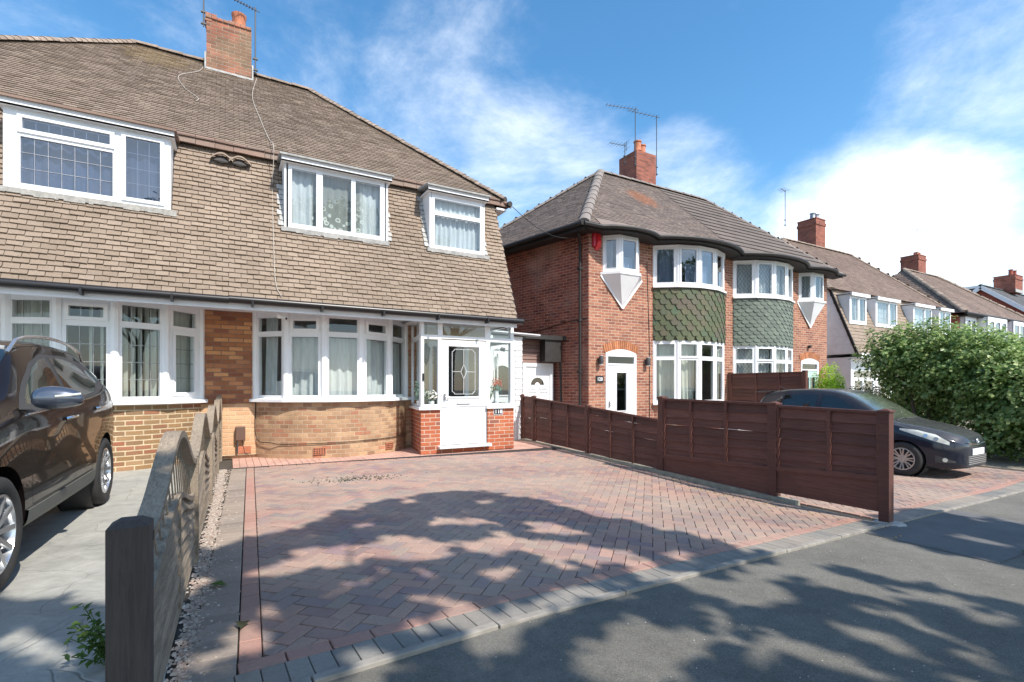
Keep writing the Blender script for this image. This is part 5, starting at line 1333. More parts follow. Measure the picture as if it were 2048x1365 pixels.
# ================================================================== FENCES
def lap_panel(x, y0, y1, zb0, zb1, zt0, zt1, T, battens, seed, gaps=(), low=None, mat=None):
    """overlap panel in the plane X=x from y0 (near) to y1 (far); seen from -X"""
    mat = mat or FENCEB; r_ = random.Random(seed); m = MB(); y0 += .05; y1 -= .05
    def L(f, a, b): return a + (b - a) * f
    def zz(y, f): t = (y - y0) / (y1 - y0); return L(f, L(t, zb0, zb1), L(t, zt0, zt1))
    H_ = zt0 - zb0; n = max(6, int(H_ / .105)); 
    for i in range(n):
        f0, f1 = i / n + r_.uniform(-.006, .006), (i + 1.18) / n; f1 = min(f1, 1.0)
        if i in gaps: f0 = i / n + .004 / H_
        if i + 1 in gaps: f1 = (i + 1) / n + .001 / H_
        a = (r_.uniform(-.004, .004), r_.uniform(-.004, .004)); k = 8
        lo = []; hi = []
        for j in range(k + 1):
            y = y0 + (y1 - y0) * j / k; w = .004 * math.sin(j * 1.3 + i * 2 + seed)
            lo.append((x - .027 + w * .3, y, zz(y, f0) + w)); hi.append((x - .002, y, zz(y, f1) - .002))
        m.grid([lo, hi]); m.grid([[(p[0] + .009, p[1], p[2]) for p in lo], [(p[0] + .009, p[1], p[2]) for p in hi]]); m.grid([lo, [(p[0] + .009, p[1], p[2]) for p in lo]])
    p = m.build('panel', mat, T)
    for b in battens:
        m = MB(); yb = y0 + (y1 - y0) * b; m.hexa([(x - .045, yb - .02, zz(yb, 0)), (x - .016, yb - .02, zz(yb, 0)), (x - .016, yb + .02, zz(yb, 0)), (x - .045, yb + .02, zz(yb, 0)), (x - .045, yb - .02, zz(yb, 1)), (x - .016, yb - .02, zz(yb, 1)), (x - .016, yb + .02, zz(yb, 1)), (x - .045, yb + .02, zz(yb, 1))]); m.build('batten', mat, p)
    for yb in (y0 + .012, y1 - .012):
        m = MB(); m.hexa([(x - .04, yb - .014, zz(yb, 0)), (x + .02, yb - .014, zz(yb, 0)), (x + .02, yb + .014, zz(yb, 0)), (x - .04, yb + .014, zz(yb, 0)), (x - .04, yb - .014, zz(yb, 1)), (x + .02, yb - .014, zz(yb, 1)), (x + .02, yb + .014, zz(yb, 1)), (x - .04, yb + .014, zz(yb, 1))]); m.build('batten', mat, p)
    m = MB(); m.bar((x - .01, y0, zz(y0, 1) + .012), (x - .01, y1, zz(y1, 1) + .012), .06, .03)
    m.build('capping', mat, p)
F = thing('fence', 'dark brown overlap panel fence between the two drives', 'fence')
FX = 6.0; PY_ = [10.09, 9.56, 7.62, 5.74, 3.86, 2.63]
TP = [1.03, .99, .86, .70]
m = MB()
for i in range(3):
    lap_panel(FX, PY_[i + 1], PY_[i], gz(FX, PY_[i + 1]) + .07, gz(FX, PY_[i]) + .05, (.99, .84, .70)[i], (1.01, .975, .845)[i], F, ((), (.33, .66), (.33, .66))[i], 3 + i, gaps=(4, 6) if i else (4,))
for i, (za, zb_, gp) in enumerate((((1.02, 1.04), (.20, .14), (4,)), ((.965, .995), (.27, .21), (3,)))):
    y1, y0 = PY_[3 + i], PY_[4 + i]
    lap_panel(FX, y0, y1, zb_[0], zb_[1], za[0], za[1], F, ((.36, .7), (.45,))[i], 9 + i, gaps=gp)
    q0, q1 = (gz(FX, y0) + .05, gz(FX, y1) + .05) if i == 0 else (-.070, -.075)
    g = MB(); g.hexa([(FX - .03, y0 + .05, q0), (FX + .0, y0 + .05, q0), (FX + .0, y1 - .05, q1), (FX - .03, y1 - .05, q1), (FX - .03, y0 + .05, zb_[0] - .01), (FX, y0 + .05, zb_[0] - .01), (FX, y1 - .05, zb_[1] - .01), (FX - .03, y1 - .05, zb_[1] - .01)])
    g.build('base_board', FENCEB, F)
    g = MB(); g.hexa([(FX - .05, y0 + .05, zb_[0] - .01), (FX - .015, y0 + .05, zb_[0] - .01), (FX - .015, y1 - .05, zb_[1] - .01), (FX - .05, y1 - .05, zb_[1] - .01), (FX - .05, y0 + .05, zb_[0] + .045), (FX - .015, y0 + .05, zb_[0] + .045), (FX - .015, y1 - .05, zb_[1] + .045), (FX - .05, y1 - .05, zb_[1] + .045)]); g.build('rail', FENCEB, F)
tops = [1.05, 1.02, .88, 1.07, 1.03, .985]
for i, y in enumerate(PY_):
    w = .05 if i >= 3 else .038; g = MB(); zb_ = gz(FX, y); x0_ = FX - .055; g.box(x0_, y - w, zb_ - .05, x0_ + w * 2, y + w, tops[i]); p = g.build('post', FENCEB, F, bevel=.004)
    g = MB(); g.box(x0_ - .012, y - w - .012, tops[i], x0_ + w * 2 + .012, y + w + .012, tops[i] + .018); g.hexa([(x0_, y - w, tops[i] + .018), (x0_ + 2 * w, y - w, tops[i] + .018), (x0_ + 2 * w, y + w, tops[i] + .018), (x0_, y + w, tops[i] + .018), (x0_ + w * .6, y - w * .3, tops[i] + .035), (x0_ + w * 1.4, y - w * .3, tops[i] + .035), (x0_ + w * 1.4, y + w * .3, tops[i] + .035), (x0_ + w * .6, y + w * .3, tops[i] + .035)]); g.build('post_cap', FENCEB, p)
g = MB(); g.lathe((FX, 2.6, gz(FX, 2.6) - .03), [(.16, 0), (.15, .03), (.1, .045), (0, .05)], 9); g.build('concrete_footing', MORTAR, F)
g = MB(); g.hexa([(FX - .075, 3.55, gz(FX, 3.55) - .02), (FX + .02, 3.55, gz(FX, 3.55) - .02), (FX + .02, 10.05, -.02), (FX - .075, 10.05, -.02), (FX - .075, 3.55, gz(FX, 3.55) + .045), (FX + .02, 3.55, gz(FX, 3.55) + .045), (FX + .02, 10.05, .045), (FX - .075, 10.05, .045)]); g.build('gravel_board', simple('mossy_concrete', (.30, .28, .22), .9, .3, 9, bump=.4), F)

F2 = thing('fence', 'brown panel fence end between the two brick bays', 'fence')
def lp2():
    x = 13.1; lap_panel(x, 7.6, 9.85, .1, .1, 1.62, 1.62, F2, (.3, .62), 15)
    for y in (9.82, 7.6):
        g = MB(); g.box(x - .05, y - .05, -.2, x + .05, y + .05, 1.68); g.build('post', FENCEB, F2)
lp2()
F3 = thing('fence', 'wavy topped weathered grey fence with trellis between the left drives', 'fence')
FP = [2.11, 4.24, 6.30, 8.36, 9.86]
def fx(y): return -.234 + .0158 * (y - 4.24)
for i in range(4):
    ya, yb = FP[i] + .05, FP[i + 1] - .05; L = yb - ya; r_ = random.Random(i); amp = .27 if i < 3 else .30; amp2 = .17
    def zt(y, A=amp, b=.745): return b + A * math.sin(math.pi * (y - ya) / L) ** 2
    def zl(y): return zt(y, amp2, .50)
    def ribbon(m, zf, w, h, n=28):
        rows = []
        for k in range(n + 1):
            y = ya + L * k / n; z = zf(y); x = fx(y); dzdy = (zf(y + .01) - zf(y - .01)) / .02; nl = math.hypot(1, dzdy); ny, nz_ = -dzdy / nl, 1 / nl
            rows.append([(x - w / 2, y, z), (x + w / 2, y, z), (x + w / 2, y - ny * h, z - nz_ * h), (x - w / 2, y - ny * h, z - nz_ * h)])
        m.grid(rows, closed=True)
    m = MB(); ribbon(m, zt, .075, .035); m.build('top_rail', FENCEW, F3, smooth=30)
    m = MB(); ribbon(m, zl, .05, .03); m.build('middle_rail', FENCEW, F3, smooth=30)
    m = MB(); y = ya + .05
    while y < yb - .02:
        for dx, dy in ((.0, -.20),):
            y2 = min(max(y + dy, ya), yb); k = (y2 - y) / dy
            za_, zb2 = zl(y) - .01, zl(y) - .01 + (zt(y) - zl(y)) * k * .96
            zb2 = min(zb2, zt(y2) - .02); m.bar((fx(y) + dx, y, za_), (fx(y2) + dx, y2, zb2), .020, .0055, (1, 0, 0))
        y += .115
    m.build('trellis', FENCEW, F3)
    m = MB(); nb = 7
    for j in range(nb):
        z0 = .06 + j * .078; rows = []
        for k in range(25):
            y = ya + L * k / 24; top = zl(y) - .03; u = (j + 0) / nb; lo = .05 + (top - .05) * j / nb + r_.uniform(-.003, .003); hi = .05 + (top - .05) * (j + 1.12) / nb; hi = min(hi, top)
            x = fx(y); rows.append([(x + .030, y, lo + .012), (x + .002, y, hi), (x - .006, y, hi), (x + .018, y, lo)])
        m.grid(rows, closed=True)
    m.build('lap_boards', FENCEW, F3)
    for y in (ya, yb, (ya + yb) / 2): m = MB(); m.bar((fx(y) + .02, y, .05), (fx(y) + .02, y, zl(y) - .02), .02, .035, (0, 1, 0)); m.build('batten', FENCEW, F3)
for i, y in enumerate(FP):
    w = (.058, .045, .045, .045, .045)[i]; g = MB(); x = fx(y) - (.022 if i == 0 else 0); zt_ = (.785, .735, .725, .715, 1.08)[i]
    g.box(x - w, y - w, -.1, x + w, y + w, zt_); g.hexa([(x - w, y - w, zt_), (x + w, y - w, zt_), (x + w, y + w, zt_), (x - w, y + w, zt_), (x - w * .5, y - w * .5, zt_ + .02), (x + w * .5, y - w * .5, zt_ + .02), (x + w * .5, y + w * .5, zt_ + .02), (x - w * .5, y + w * .5, zt_ + .02)])
    g.build('post', POSTW if i == 0 else FENCEW, F3)

# ================================================================== CARS
def interp(tab, s):
    """monotone-ish smooth interpolation through (s, v) pairs"""
    n = len(tab)
    if s <= tab[0][0]: return tab[0][1]
    if s >= tab[-1][0]: return tab[-1][1]
    for i in range(n - 1):
        if tab[i][0] <= s <= tab[i + 1][0]:
            x0, y0 = tab[i]; x1, y1 = tab[i + 1]; h = x1 - x0; t = (s - x0) / h
            def sl(j):
                if j == 0: return (tab[1][1] - tab[0][1]) / (tab[1][0] - tab[0][0])
                if j == n - 1: return (tab[-1][1] - tab[-2][1]) / (tab[-1][0] - tab[-2][0])
                a = (tab[j][1] - tab[j - 1][1]) / (tab[j][0] - tab[j - 1][0]); b = (tab[j + 1][1] - tab[j][1]) / (tab[j + 1][0] - tab[j][0])
                return 0 if a * b <= 0 else 2 * a * b / (a + b)
            m0, m1 = sl(i), sl(i + 1); t2, t3 = t * t, t * t * t
            return (2 * t3 - 3 * t2 + 1) * y0 + (t3 - 2 * t2 + t) * h * m0 + (-2 * t3 + 3 * t2) * y1 + (t3 - t2) * h * m1
class Car:
    def __init__(c, P): c.P = P; c.cache = {}
    def ctrl(c, s):
        P = c.P; zt, w, zb, wr, si = (interp(P[k], s) for k in ('zt', 'w', 'zb', 'wr', 'sill'))
        wb = w * .955; g = max(zt - zb, .02); h = zb - si
        return [(w * .90, si), (w * .965, si + .05), (w * .985, si + .22 * h), (w * .992, si + .42 * h), (w * 1.0, si + .62 * h), (w * .985, si + .86 * h), (wb, zb),
                (wb + (wr - wb) * .30, zb + .28 * g), (wb + (wr - wb) * .64, zb + .60 * g), (wr, zb + .86 * g), (wr * .90, zb + .955 * g), (wr * .62, zb + .99 * g), (0, zt)]
    def sec(c, s):
        s = round(s, 4)
        if s in c.cache: return c.cache[s]
        q = c.ctrl(s); out = []
        for i in range(len(q) - 1):
            p0, p1, p2, p3 = q[max(i - 1, 0)], q[i], q[i + 1], q[min(i + 2, len(q) - 1)]
            if i == len(q) - 2: p3 = (-q[-2][0], q[-2][1])
            for t in (0, .25, .5, .75):
                r = []
                for k in (0, 1): r.append(.5 * ((2 * p1[k]) + (-p0[k] + p2[k]) * t + (2 * p0[k] - 5 * p1[k] + 4 * p2[k] - p3[k]) * t * t + (-p0[k] + 3 * p1[k] - 3 * p2[k] + p3[k]) * t ** 3))
                out.append(tuple(r))
        out.append(q[-1]); c.cache[s] = out; return out
    def y_at(c, s, z):
        S = c.sec(s)
        for a, b in zip(S, S[1:]):
            if a[1] <= z <= b[1]: return a[0] + (b[0] - a[0]) * ((z - a[1]) / max(1e-6, b[1] - a[1]))
        return S[0][0] if z < S[0][1] else 0
    def side(c, s, z, side, off=0.):
        y = c.y_at(s, z); e = .02
        dy = (c.y_at(s + e, z) - c.y_at(s - e, z)) / (2 * e); dz = (c.y_at(s, z + e) - c.y_at(s, z - e)) / (2 * e)
        n = Vector((dy, 1, -dz)).normalized()   # local (x=-s)
        return Vector((-s + n.x * off, side * (y + n.y * off), z + n.z * off))
    def patch(c, name, mat, parent, lower, upper, side, off=.004, nx=24, nz=8, skirt=.006, flip=False):
        m = MB(); s0, s1 = lower[0][0], lower[-1][0]; rows = []
        def lin(t, s):
            for a, b in zip(t, t[1:]):
                if a[0] <= s <= b[0] + 1e-9: return a[1] + (b[1] - a[1]) * (s - a[0]) / max(1e-9, b[0] - a[0])
            return t[-1][1]
        for i in range(nx + 1):
            s = s0 + (s1 - s0) * i / nx; lo, hi = lin(lower, s), lin(upper, s)
            rows.append([c.side(s, lo, side, -skirt)] + [c.side(s, lo + (hi - lo) * j / nz, side, off) for j in range(nz + 1)] + [c.side(s, hi, side, -skirt)])
        m.grid(rows); return m.build(name, mat, parent, smooth=40, normals=True)
    def top(c, name, mat, parent, s0f, s1f, yf, off=.004, nx=16, ny=14):
        """patch over hood/windscreen/roof: for lateral fraction v in [-1,1], s from s0f(v) to s1f(v)"""
        m = MB(); rows = []
        def pt(s, y):
            S = c.sec(s); y = abs(y)
            for a, b in zip(reversed(S[:-1]), reversed(S[1:])):
                if b[0] <= y <= a[0]: return b[1] + (a[1] - b[1]) * (y - b[0]) / max(1e-6, a[0] - b[0])
            return S[-1][1]
        for i in range(nx + 1):
            row = []
            for j in range(ny + 1):
                v = -1 + 2 * j / ny; s = s0f(v) + (s1f(v) - s0f(v)) * i / nx; y = yf(s) * v; z = pt(s, y); dz = (pt(s + .02, y) - pt(s - .02, y)) / .04
                n = Vector((dz, 0, 1)).normalized(); row.append((-s + n.x * off, y, z + n.z * off))
            rows.append(row)
        m.grid(rows); return m.build(name, mat, parent, smooth=True, normals=True)
    def body(c, mat, parent, wheels, ra):
        L = c.P['L']; ss = [0, .006, .02, .045, .08, .13, .2] ; k = .28
        while k < L - .2: ss.append(k); k += .07
        ss += [L - .13, L - .07, L - .03, L - .01, L]
        m = MB(); rows = []
        for s in ss:
            S = c.sec(s); si = S[0][1]; rows.append([(-s, 0, si)] + [(-s, y, z) for y, z in S] + [(-s, -y, z) for y, z in reversed(S[:-1])])
        m.grid(rows, closed=True); m.face(rows[0]); m.face(list(reversed(rows[-1])))
        o = m.build('body', mat, None, smooth=True, normals=True)
        for s in wheels:
            for sd_ in (-1, 1):
                k = MB(); rows = [[(-s + ra * math.cos(t), sd_ * y, c.P['wr_'] + ra * math.sin(t)) for t in [2 * math.pi * i / 40 for i in range(40)]] for y in (.55, 1.3)]
                k.grid(rows, closed=True); k.face(rows[0]); k.face(list(reversed(rows[1]))); cu = k.build('cut', mat, None, normals=True)
                md = o.modifiers.new('b', 'BOOLEAN'); md.operation = 'DIFFERENCE'; md.solver = 'EXACT'; md.object = cu
                dg = bpy.context.evaluated_depsgraph_get(); me = bpy.data.meshes.new_from_object(o.evaluated_get(dg)); o.modifiers.clear(); old = o.data; o.data = me; bpy.data.objects.remove(cu); bpy.data.meshes.remove(old)
        o.data.name = 'body'; o.data.polygons.foreach_set('use_smooth', [True] * len(o.data.polygons)); o.data.set_sharp_from_angle(angle=R(38)); o.parent = parent
        return o
def wheel(parent, x, y, r, rr_, w, spokes, side, rimmat, double=True, steer=0):
    t = MB(); hw = w / 2
    prof = [(rr_, -hw * .85), (rr_ + .02, -hw), (r - .045, -hw * 1.02), (r - .012, -hw * .86), (r, -hw * .6), (r, hw * .6), (r - .012, hw * .86), (r - .045, hw * 1.02), (rr_ + .02, hw), (rr_, hw * .85)]
    t.lathe((0, 0, 0), [(a, b) for a, b in prof], 40, 'y')
    o = t.build('wheel', TYRE, parent, smooth=40, normals=True); o.location = (x, y, r); o.rotation_euler = (0, 0, steer)
    m = MB(); f = side * hw
    m.lathe((0, 0, 0), [(rr_ - .004, -f * .8), (rr_ - .004, f * .92), (rr_ - .022, f * .95), (rr_ - .03, f * .7), (rr_ - .035, -f * .5)], 40, 'y')
    for i in range(spokes):
        for d in ((-.10, .10) if double else (0,)):
            a = 2 * math.pi * i / spokes + d; b = 2 * math.pi * i / spokes + d * 1.5
            p = Vector((.05 * math.cos(a), f * .60, .05 * math.sin(a))); q = Vector(((rr_ - .02) * math.cos(b), f * .84, (rr_ - .02) * math.sin(b)))
            m.bar(p, q, .022 if double else .032, .02, (0, 1, 0))
    m.lathe((0, 0, 0), [(.0, f * .72), (.03, f * .72), (.075, f * .66), (.08, f * .4)], 20, 'y')
    m.build('rim', rimmat, o, smooth=35)
    m = MB(); m.lathe((0, 0, 0), [(0, f * .1), (rr_ - .04, f * .12)], 24, 'y'); m.lathe((0, 0, 0), [(0, f * .42), (rr_ * .62, f * .42), (rr_ * .62, f * .3)], 24, 'y'); m.build('brake_disc', DARKMETAL, o); return o
def carpaint(name, col, dust=0, met=.6):
    M = MT(name); M.set(Metallic=met, Roughness=.35); M.b.inputs['Specular IOR Level'].default_value = .05; M.b.inputs['Coat Weight'].default_value = .7 if not dust else .8; M.b.inputs['Coat Roughness'].default_value = .015 if not dust else .12
    c = M.scale(col, M.rngmap(M.noise(2.5, 3), .3, .7, .85, 1.15))
    if dust:
        t = M.n('ShaderNodeNewGeometry'); sp = M.n('ShaderNodeSeparateXYZ'); M.l(t.outputs['Normal'], sp.inputs[0])
        k = M.math('MULTIPLY', M.rngmap(sp.outputs[2], .3, 1, 0, dust), M.rngmap(M.noise(7, 6, .7), .3, .7, .5, 1.2)); c = M.mix(k, c, (.20, .19, .15)); M.l(M.math('ADD', .25, k), M.b.inputs['Roughness'])
    M.col(c); return M.m
TYRE = simple('tyre_rubber', (.03, .03, .03), .8, .25, 20, bump=.2)
SILVER = simple('alloy_silver', (.62, .64, .67), .25, .05, metal=.85)
GREYALLOY = simple('dusty_alloy', (.42, .40, .38), .4, .15, 9, metal=.6)
CHROME = simple('chrome', (.8, .8, .82), .12, 0, metal=1)
PAINT1 = carpaint('dark_brown_black_paint', (.010, .0075, .0075), 0, .0)
PAINT2 = carpaint('dark_navy_paint', (.020, .023, .036), .34, .2)
CARGLASS = simple('tinted_car_glass', (.012, .016, .016), .03, .2, 3, coat=1)
def seeglass():
    M = MT('clear_car_glass'); M.set(Roughness=.03); M.col(M.mix(M.rngmap(M.noise(1.2, 4), .45, .65, 0, 1), (.02, .025, .025), (.06, .09, .075))); M.b.inputs['Coat Weight'].default_value = 1; return M.m
CARGL2 = seeglass()
DUSTGLASS = simple('dusty_windscreen', (.075, .085, .06), .18, .3, 5, coat=.9)
LAMP = simple('headlamp_lens', (.55, .57, .52), .12, .25, 14, coat=1)
ORANGE = simple('indicator_amber', (.6, .5, .4), .2, .1)

# --- the large car on the left, nose to the street
T1 = thing('parked_car', 'large black brown five door car with silver roof rails on the left drive', 'car', loc=(-2.125, 3.30, 0), rz=R(-91.2))
P1 = dict(L=4.41, wr_=.36,
    zt=[(0, .72), (.05, .84), (.2, .95), (.7, 1.05), (1.2, 1.13), (1.32, 1.17), (1.95, 1.56), (2.2, 1.62), (2.7, 1.655), (3.3, 1.64), (3.75, 1.58), (4.0, 1.45), (4.22, 1.14), (4.34, 1.0), (4.41, .85)],
    w=[(0, .45), (.03, .58), (.10, .70), (.25, .80), (.5, .875), (.9, .91), (2, .92), (3.5, .915), (4.0, .885), (4.25, .82), (4.36, .72), (4.41, .60)],
    zb=[(0, .66), (.05, .74), (.2, .84), (.7, .95), (1.3, 1.04), (2.2, 1.10), (3.2, 1.17), (3.8, 1.22), (4.1, 1.14), (4.34, .95), (4.41, .80)],
    wr=[(0, .36), (.1, .55), (.5, .68), (1.2, .74), (1.4, .72), (2.1, .66), (3.4, .655), (4.0, .62), (4.3, .66), (4.41, .5)],
    sill=[(0, .30), (.3, .25), (.9, .27), (3.5, .29), (4.1, .33), (4.41, .42)])
c1 = Car(P1); W1 = (.88, 3.52)
c1.body(PAINT1, T1, W1, .405)
for s_ in W1:
    for sd_ in (-1, 1): wheel(T1, -s_, sd_ * .80, .355, .245, .225, 10 if True else 5, sd_, SILVER, double=False)
for s_ in W1:
    for sd_ in (-1, 1): m = MB(); m.lathe((-s_, sd_ * .60, .36), [(.41, 0), (.41, sd_ * .25)], 30, 'y'); m.lathe((-s_, sd_ * .58, .36), [(0, 0), (.41, 0)], 30, 'y'); m.build('wheel_liner', BLACKTRIM, T1)
for sd_ in (-1, 1):
    c1.patch('sill_cladding', simple('reflection_grey_sill_trim', (.11, .115, .105), .5, .1) if sd_ < 0 else bpy.data.materials['reflection_grey_sill_trim'], T1, [(1.31, .275), (3.08, .285)], [(1.31, .41), (3.08, .44)], sd_, .012)  # black cladding; its grey-green reflection is put into the colour
    # door windows
    up = [(1.50, 1.10), (1.72, 1.25), (2.0, 1.40), (2.25, 1.48), (2.36, 1.49)]
    g1 = c1.patch('front_door_window', CARGL2, T1, [(1.50, 1.085), (2.36, 1.125)], up, sd_)
    c1.patch('rear_door_window', CARGL2, T1, [(2.46, 1.13), (3.22, 1.20), (3.40, 1.26)], [(2.46, 1.50), (2.9, 1.505), (3.15, 1.46), (3.40, 1.32)], sd_)
    c1.patch('quarter_window', CARGLASS, T1, [(3.33, 1.235), (3.44, 1.29), (3.62, 1.30), (3.78, 1.36)], [(3.33, 1.41), (3.44, 1.43), (3.62, 1.425), (3.78, 1.37)], sd_)
    # dark window surround (drawn slightly under the glass)
    c1.patch('window_surround', BLACKTRIM, T1, [(1.40, 1.055), (2.3, 1.105), (3.3, 1.175), (3.85, 1.30)], [(1.40, 1.08), (1.72, 1.29), (2.0, 1.435), (2.3, 1.52), (2.9, 1.535), (3.3, 1.50), (3.6, 1.465), (3.85, 1.36)], sd_, off=.0015, nx=40)
    m = MB(); m.tube([c1.side(1.42 + .1 * i, interp([(1.42, 1.055), (2.3, 1.10), (3.3, 1.17), (3.85, 1.295)], 1.42 + .1 * i), sd_, .008) for i in range(24)], .007, 5); m.build('chrome_strip', CHROME, T1)
    # roof rail
    pts = []
    for i in range(15):
        s = 1.88 + i * .145; pts.append(Vector((-s, sd_ * (.655 - .03 * abs(i - 7) / 7), interp(P1['zt'], s) + (.032 if 0 < i < 14 else -.02))))
    m = MB(); m.tube(pts, .014, 8); m.build('roof_rail', SILVER, T1, smooth=True)
    # doors shut lines
    m = MB()
    def line(p, w_=.005):
        for a, b in zip(p, p[1:]):
            n = 6
            for i in range(n):
                s0, z0 = a[0] + (b[0] - a[0]) * i / n, a[1] + (b[1] - a[1]) * i / n; s1, z1 = a[0] + (b[0] - a[0]) * (i + 1) / n, a[1] + (b[1] - a[1]) * (i + 1) / n
                d = Vector((s1 - s0, z1 - z0)).normalized(); nx_, nz_ = -d.y * w_ / 2, d.x * w_ / 2
                m.face([c1.side(s0 + nx_, z0 + nz_, sd_, .002), c1.side(s1 + nx_, z1 + nz_, sd_, .002), c1.side(s1 - nx_, z1 - nz_, sd_, .002), c1.side(s0 - nx_, z0 - nz_, sd_, .002)])
    line([(1.38, 1.03), (1.36, .8), (1.42, .43)]); line([(2.42, 1.10), (2.42, .7), (2.40, .44)]); line([(3.30, 1.18), (3.38, .95), (3.22, .75), (3.02, .62), (2.98, .45)]); line([(1.42, .43), (2.98, .45)])
    m.build('door_gap', BLACKM, T1)
    for s_ in (2.22, 3.17):
        m = MB(); z = .985 if s_ < 3 else 1.035; m.tube([c1.side(s_ - .10, z, sd_, .008), c1.side(s_ - .07, z + .006, sd_, .04), c1.side(s_ + .07, z + .012, sd_, .04), c1.side(s_ + .10, z + .01, sd_, .008)], .014, 8); m.build('door_handle', CHROME, T1, smooth=True)
    # door mirror
    m = MB(); cx_, cy_, cz = -1.43, sd_ * 1.035, 1.16; rows = []
    for i in range(11):
        a = math.pi * i / 10; k = math.sin(a) ** .6; yy = cy_ - sd_ * .145 * math.cos(a)
        rows.append([(cx_ + .075 * k * math.cos(t) * (1 if math.cos(t) > 0 else .55), yy, cz + .082 * k * math.sin(t) * (1.0 + .2 * math.cos(a)) + .012 * math.sin(a)) for t in [2 * math.pi * j / 16 for j in range(16)]])
    m.grid(rows, closed=True); mr_ = m.build('door_mirror', simple('mirror_shell_paint', (.10, .12, .16), .25, .05, metal=.6, coat=1) if sd_ < 0 else bpy.data.materials['mirror_shell_paint'], T1, smooth=True, normals=True)
    m = MB(); m.bar((cx_ - .0, cy_ - sd_ * .20, cz - .05), (cx_, cy_ - sd_ * .05, cz - .05), .07, .035); m.build('mirror_arm', BLACKTRIM, mr_)
    m = MB(); m.tube([(cx_ + .072, cy_ - sd_ * .0, cz + .022), (cx_ + .066, cy_ + sd_ * .08, cz + .03), (cx_ + .035, cy_ + sd_ * .13, cz + .038)], .011, 6); m.build('indicator', LAMP, mr_, smooth=True)
    c1.patch('headlight', LAMP, T1, [(.10, .70), (.35, .74), (.62, .84)], [(.10, .80), (.35, .88), (.62, .90)], sd_)
    c1.patch('tail_light', simple('tail_red', (.35, .02, .02), .15, .1, coat=1) if sd_ < 0 else bpy.data.materials['tail_red'], T1, [(4.05, .98), (4.38, .92)], [(4.05, 1.10), (4.38, 1.02)], sd_)
c1.top('windscreen', CARGLASS, T1, lambda v: 1.34 + .05 * abs(v), lambda v: 1.98 + .06 * v * v, lambda s: interp(P1['wr'], s) * .93)
c1.top('rear_window', CARGLASS, T1, lambda v: 3.80, lambda v: 4.16, lambda s: interp(P1['wr'], s) * .86)
m = MB(); m.box(-.02, -.26, .42, .01, .26, .53); m.build('number_plate', WPAINT, T1); m = MB(); m.box(-.06, -.42, .56, .004, .42, .66); m.build('grille', BLACKTRIM, T1)
m = MB(); m.tube([(-2.05, .05, 1.60), (-1.99, .05, 1.70)], .006, 5); m.build('roof_aerial', BLACKTRIM, T1)

# --- the small navy hatchback behind the fence
T2 = thing('parked_car', 'dusty dark navy hatchback with eight spoke wheels behind the dark fence', 'car', loc=(11.40, 3.60, -.352), rz=R(-88.5))
P2 = dict(L=3.885, wr_=.30,
    zt=[(0, .62), (.03, .70), (.12, .765), (.3, .83), (.6, .90), (.95, .965), (1.06, 1.0), (1.5, 1.30), (1.85, 1.48), (2.1, 1.54), (2.5, 1.57), (3.0, 1.555), (3.4, 1.50), (3.58, 1.44), (3.72, 1.12), (3.82, .98), (3.885, .80)],
    w=[(0, .38), (.02, .50), (.07, .60), (.18, .70), (.4, .79), (.8, .84), (1.5, .85), (3.0, .85), (3.5, .82), (3.75, .76), (3.85, .66), (3.885, .55)],
    zb=[(0, .56), (.03, .60), (.12, .66), (.3, .72), (.6, .81), (1.0, .91), (1.6, .95), (2.6, 1.0), (3.3, 1.06), (3.6, 1.08), (3.8, .9), (3.885, .74)],
    wr=[(0, .30), (.1, .46), (.4, .60), (.95, .70), (1.2, .69), (1.7, .63), (2.2, .60), (3.0, .59), (3.5, .55), (3.75, .62), (3.885, .45)],
    sill=[(0, .21), (.3, .17), (.8, .19), (3.0, .20), (3.6, .25), (3.885, .34)])
c2 = Car(P2); W2 = (.80, 3.31)
c2.body(PAINT2, T2, W2, .345)
for s_ in W2:
    for sd_ in (-1, 1): wheel(T2, -s_, sd_ * .755, .305, .205, .185, 8 if True else 5, sd_, GREYALLOY, double=True)
for s_ in W2:
    for sd_ in (-1, 1): m = MB(); m.lathe((-s_, sd_ * .56, .305), [(.35, 0), (.35, sd_ * .24)], 30, 'y'); m.lathe((-s_, sd_ * .55, .305), [(0, 0), (.35, 0)], 30, 'y'); m.build('wheel_liner', BLACKTRIM, T2)
c2.top('windscreen', DUSTGLASS, T2, lambda v: 1.05 + .04 * abs(v), lambda v: 1.80 + .05 * v * v, lambda s: interp(P2['wr'], s) * .93)
c2.top('rear_window', CARGLASS, T2, lambda v: 3.56, lambda v: 3.70, lambda s: interp(P2['wr'], s) * .86)
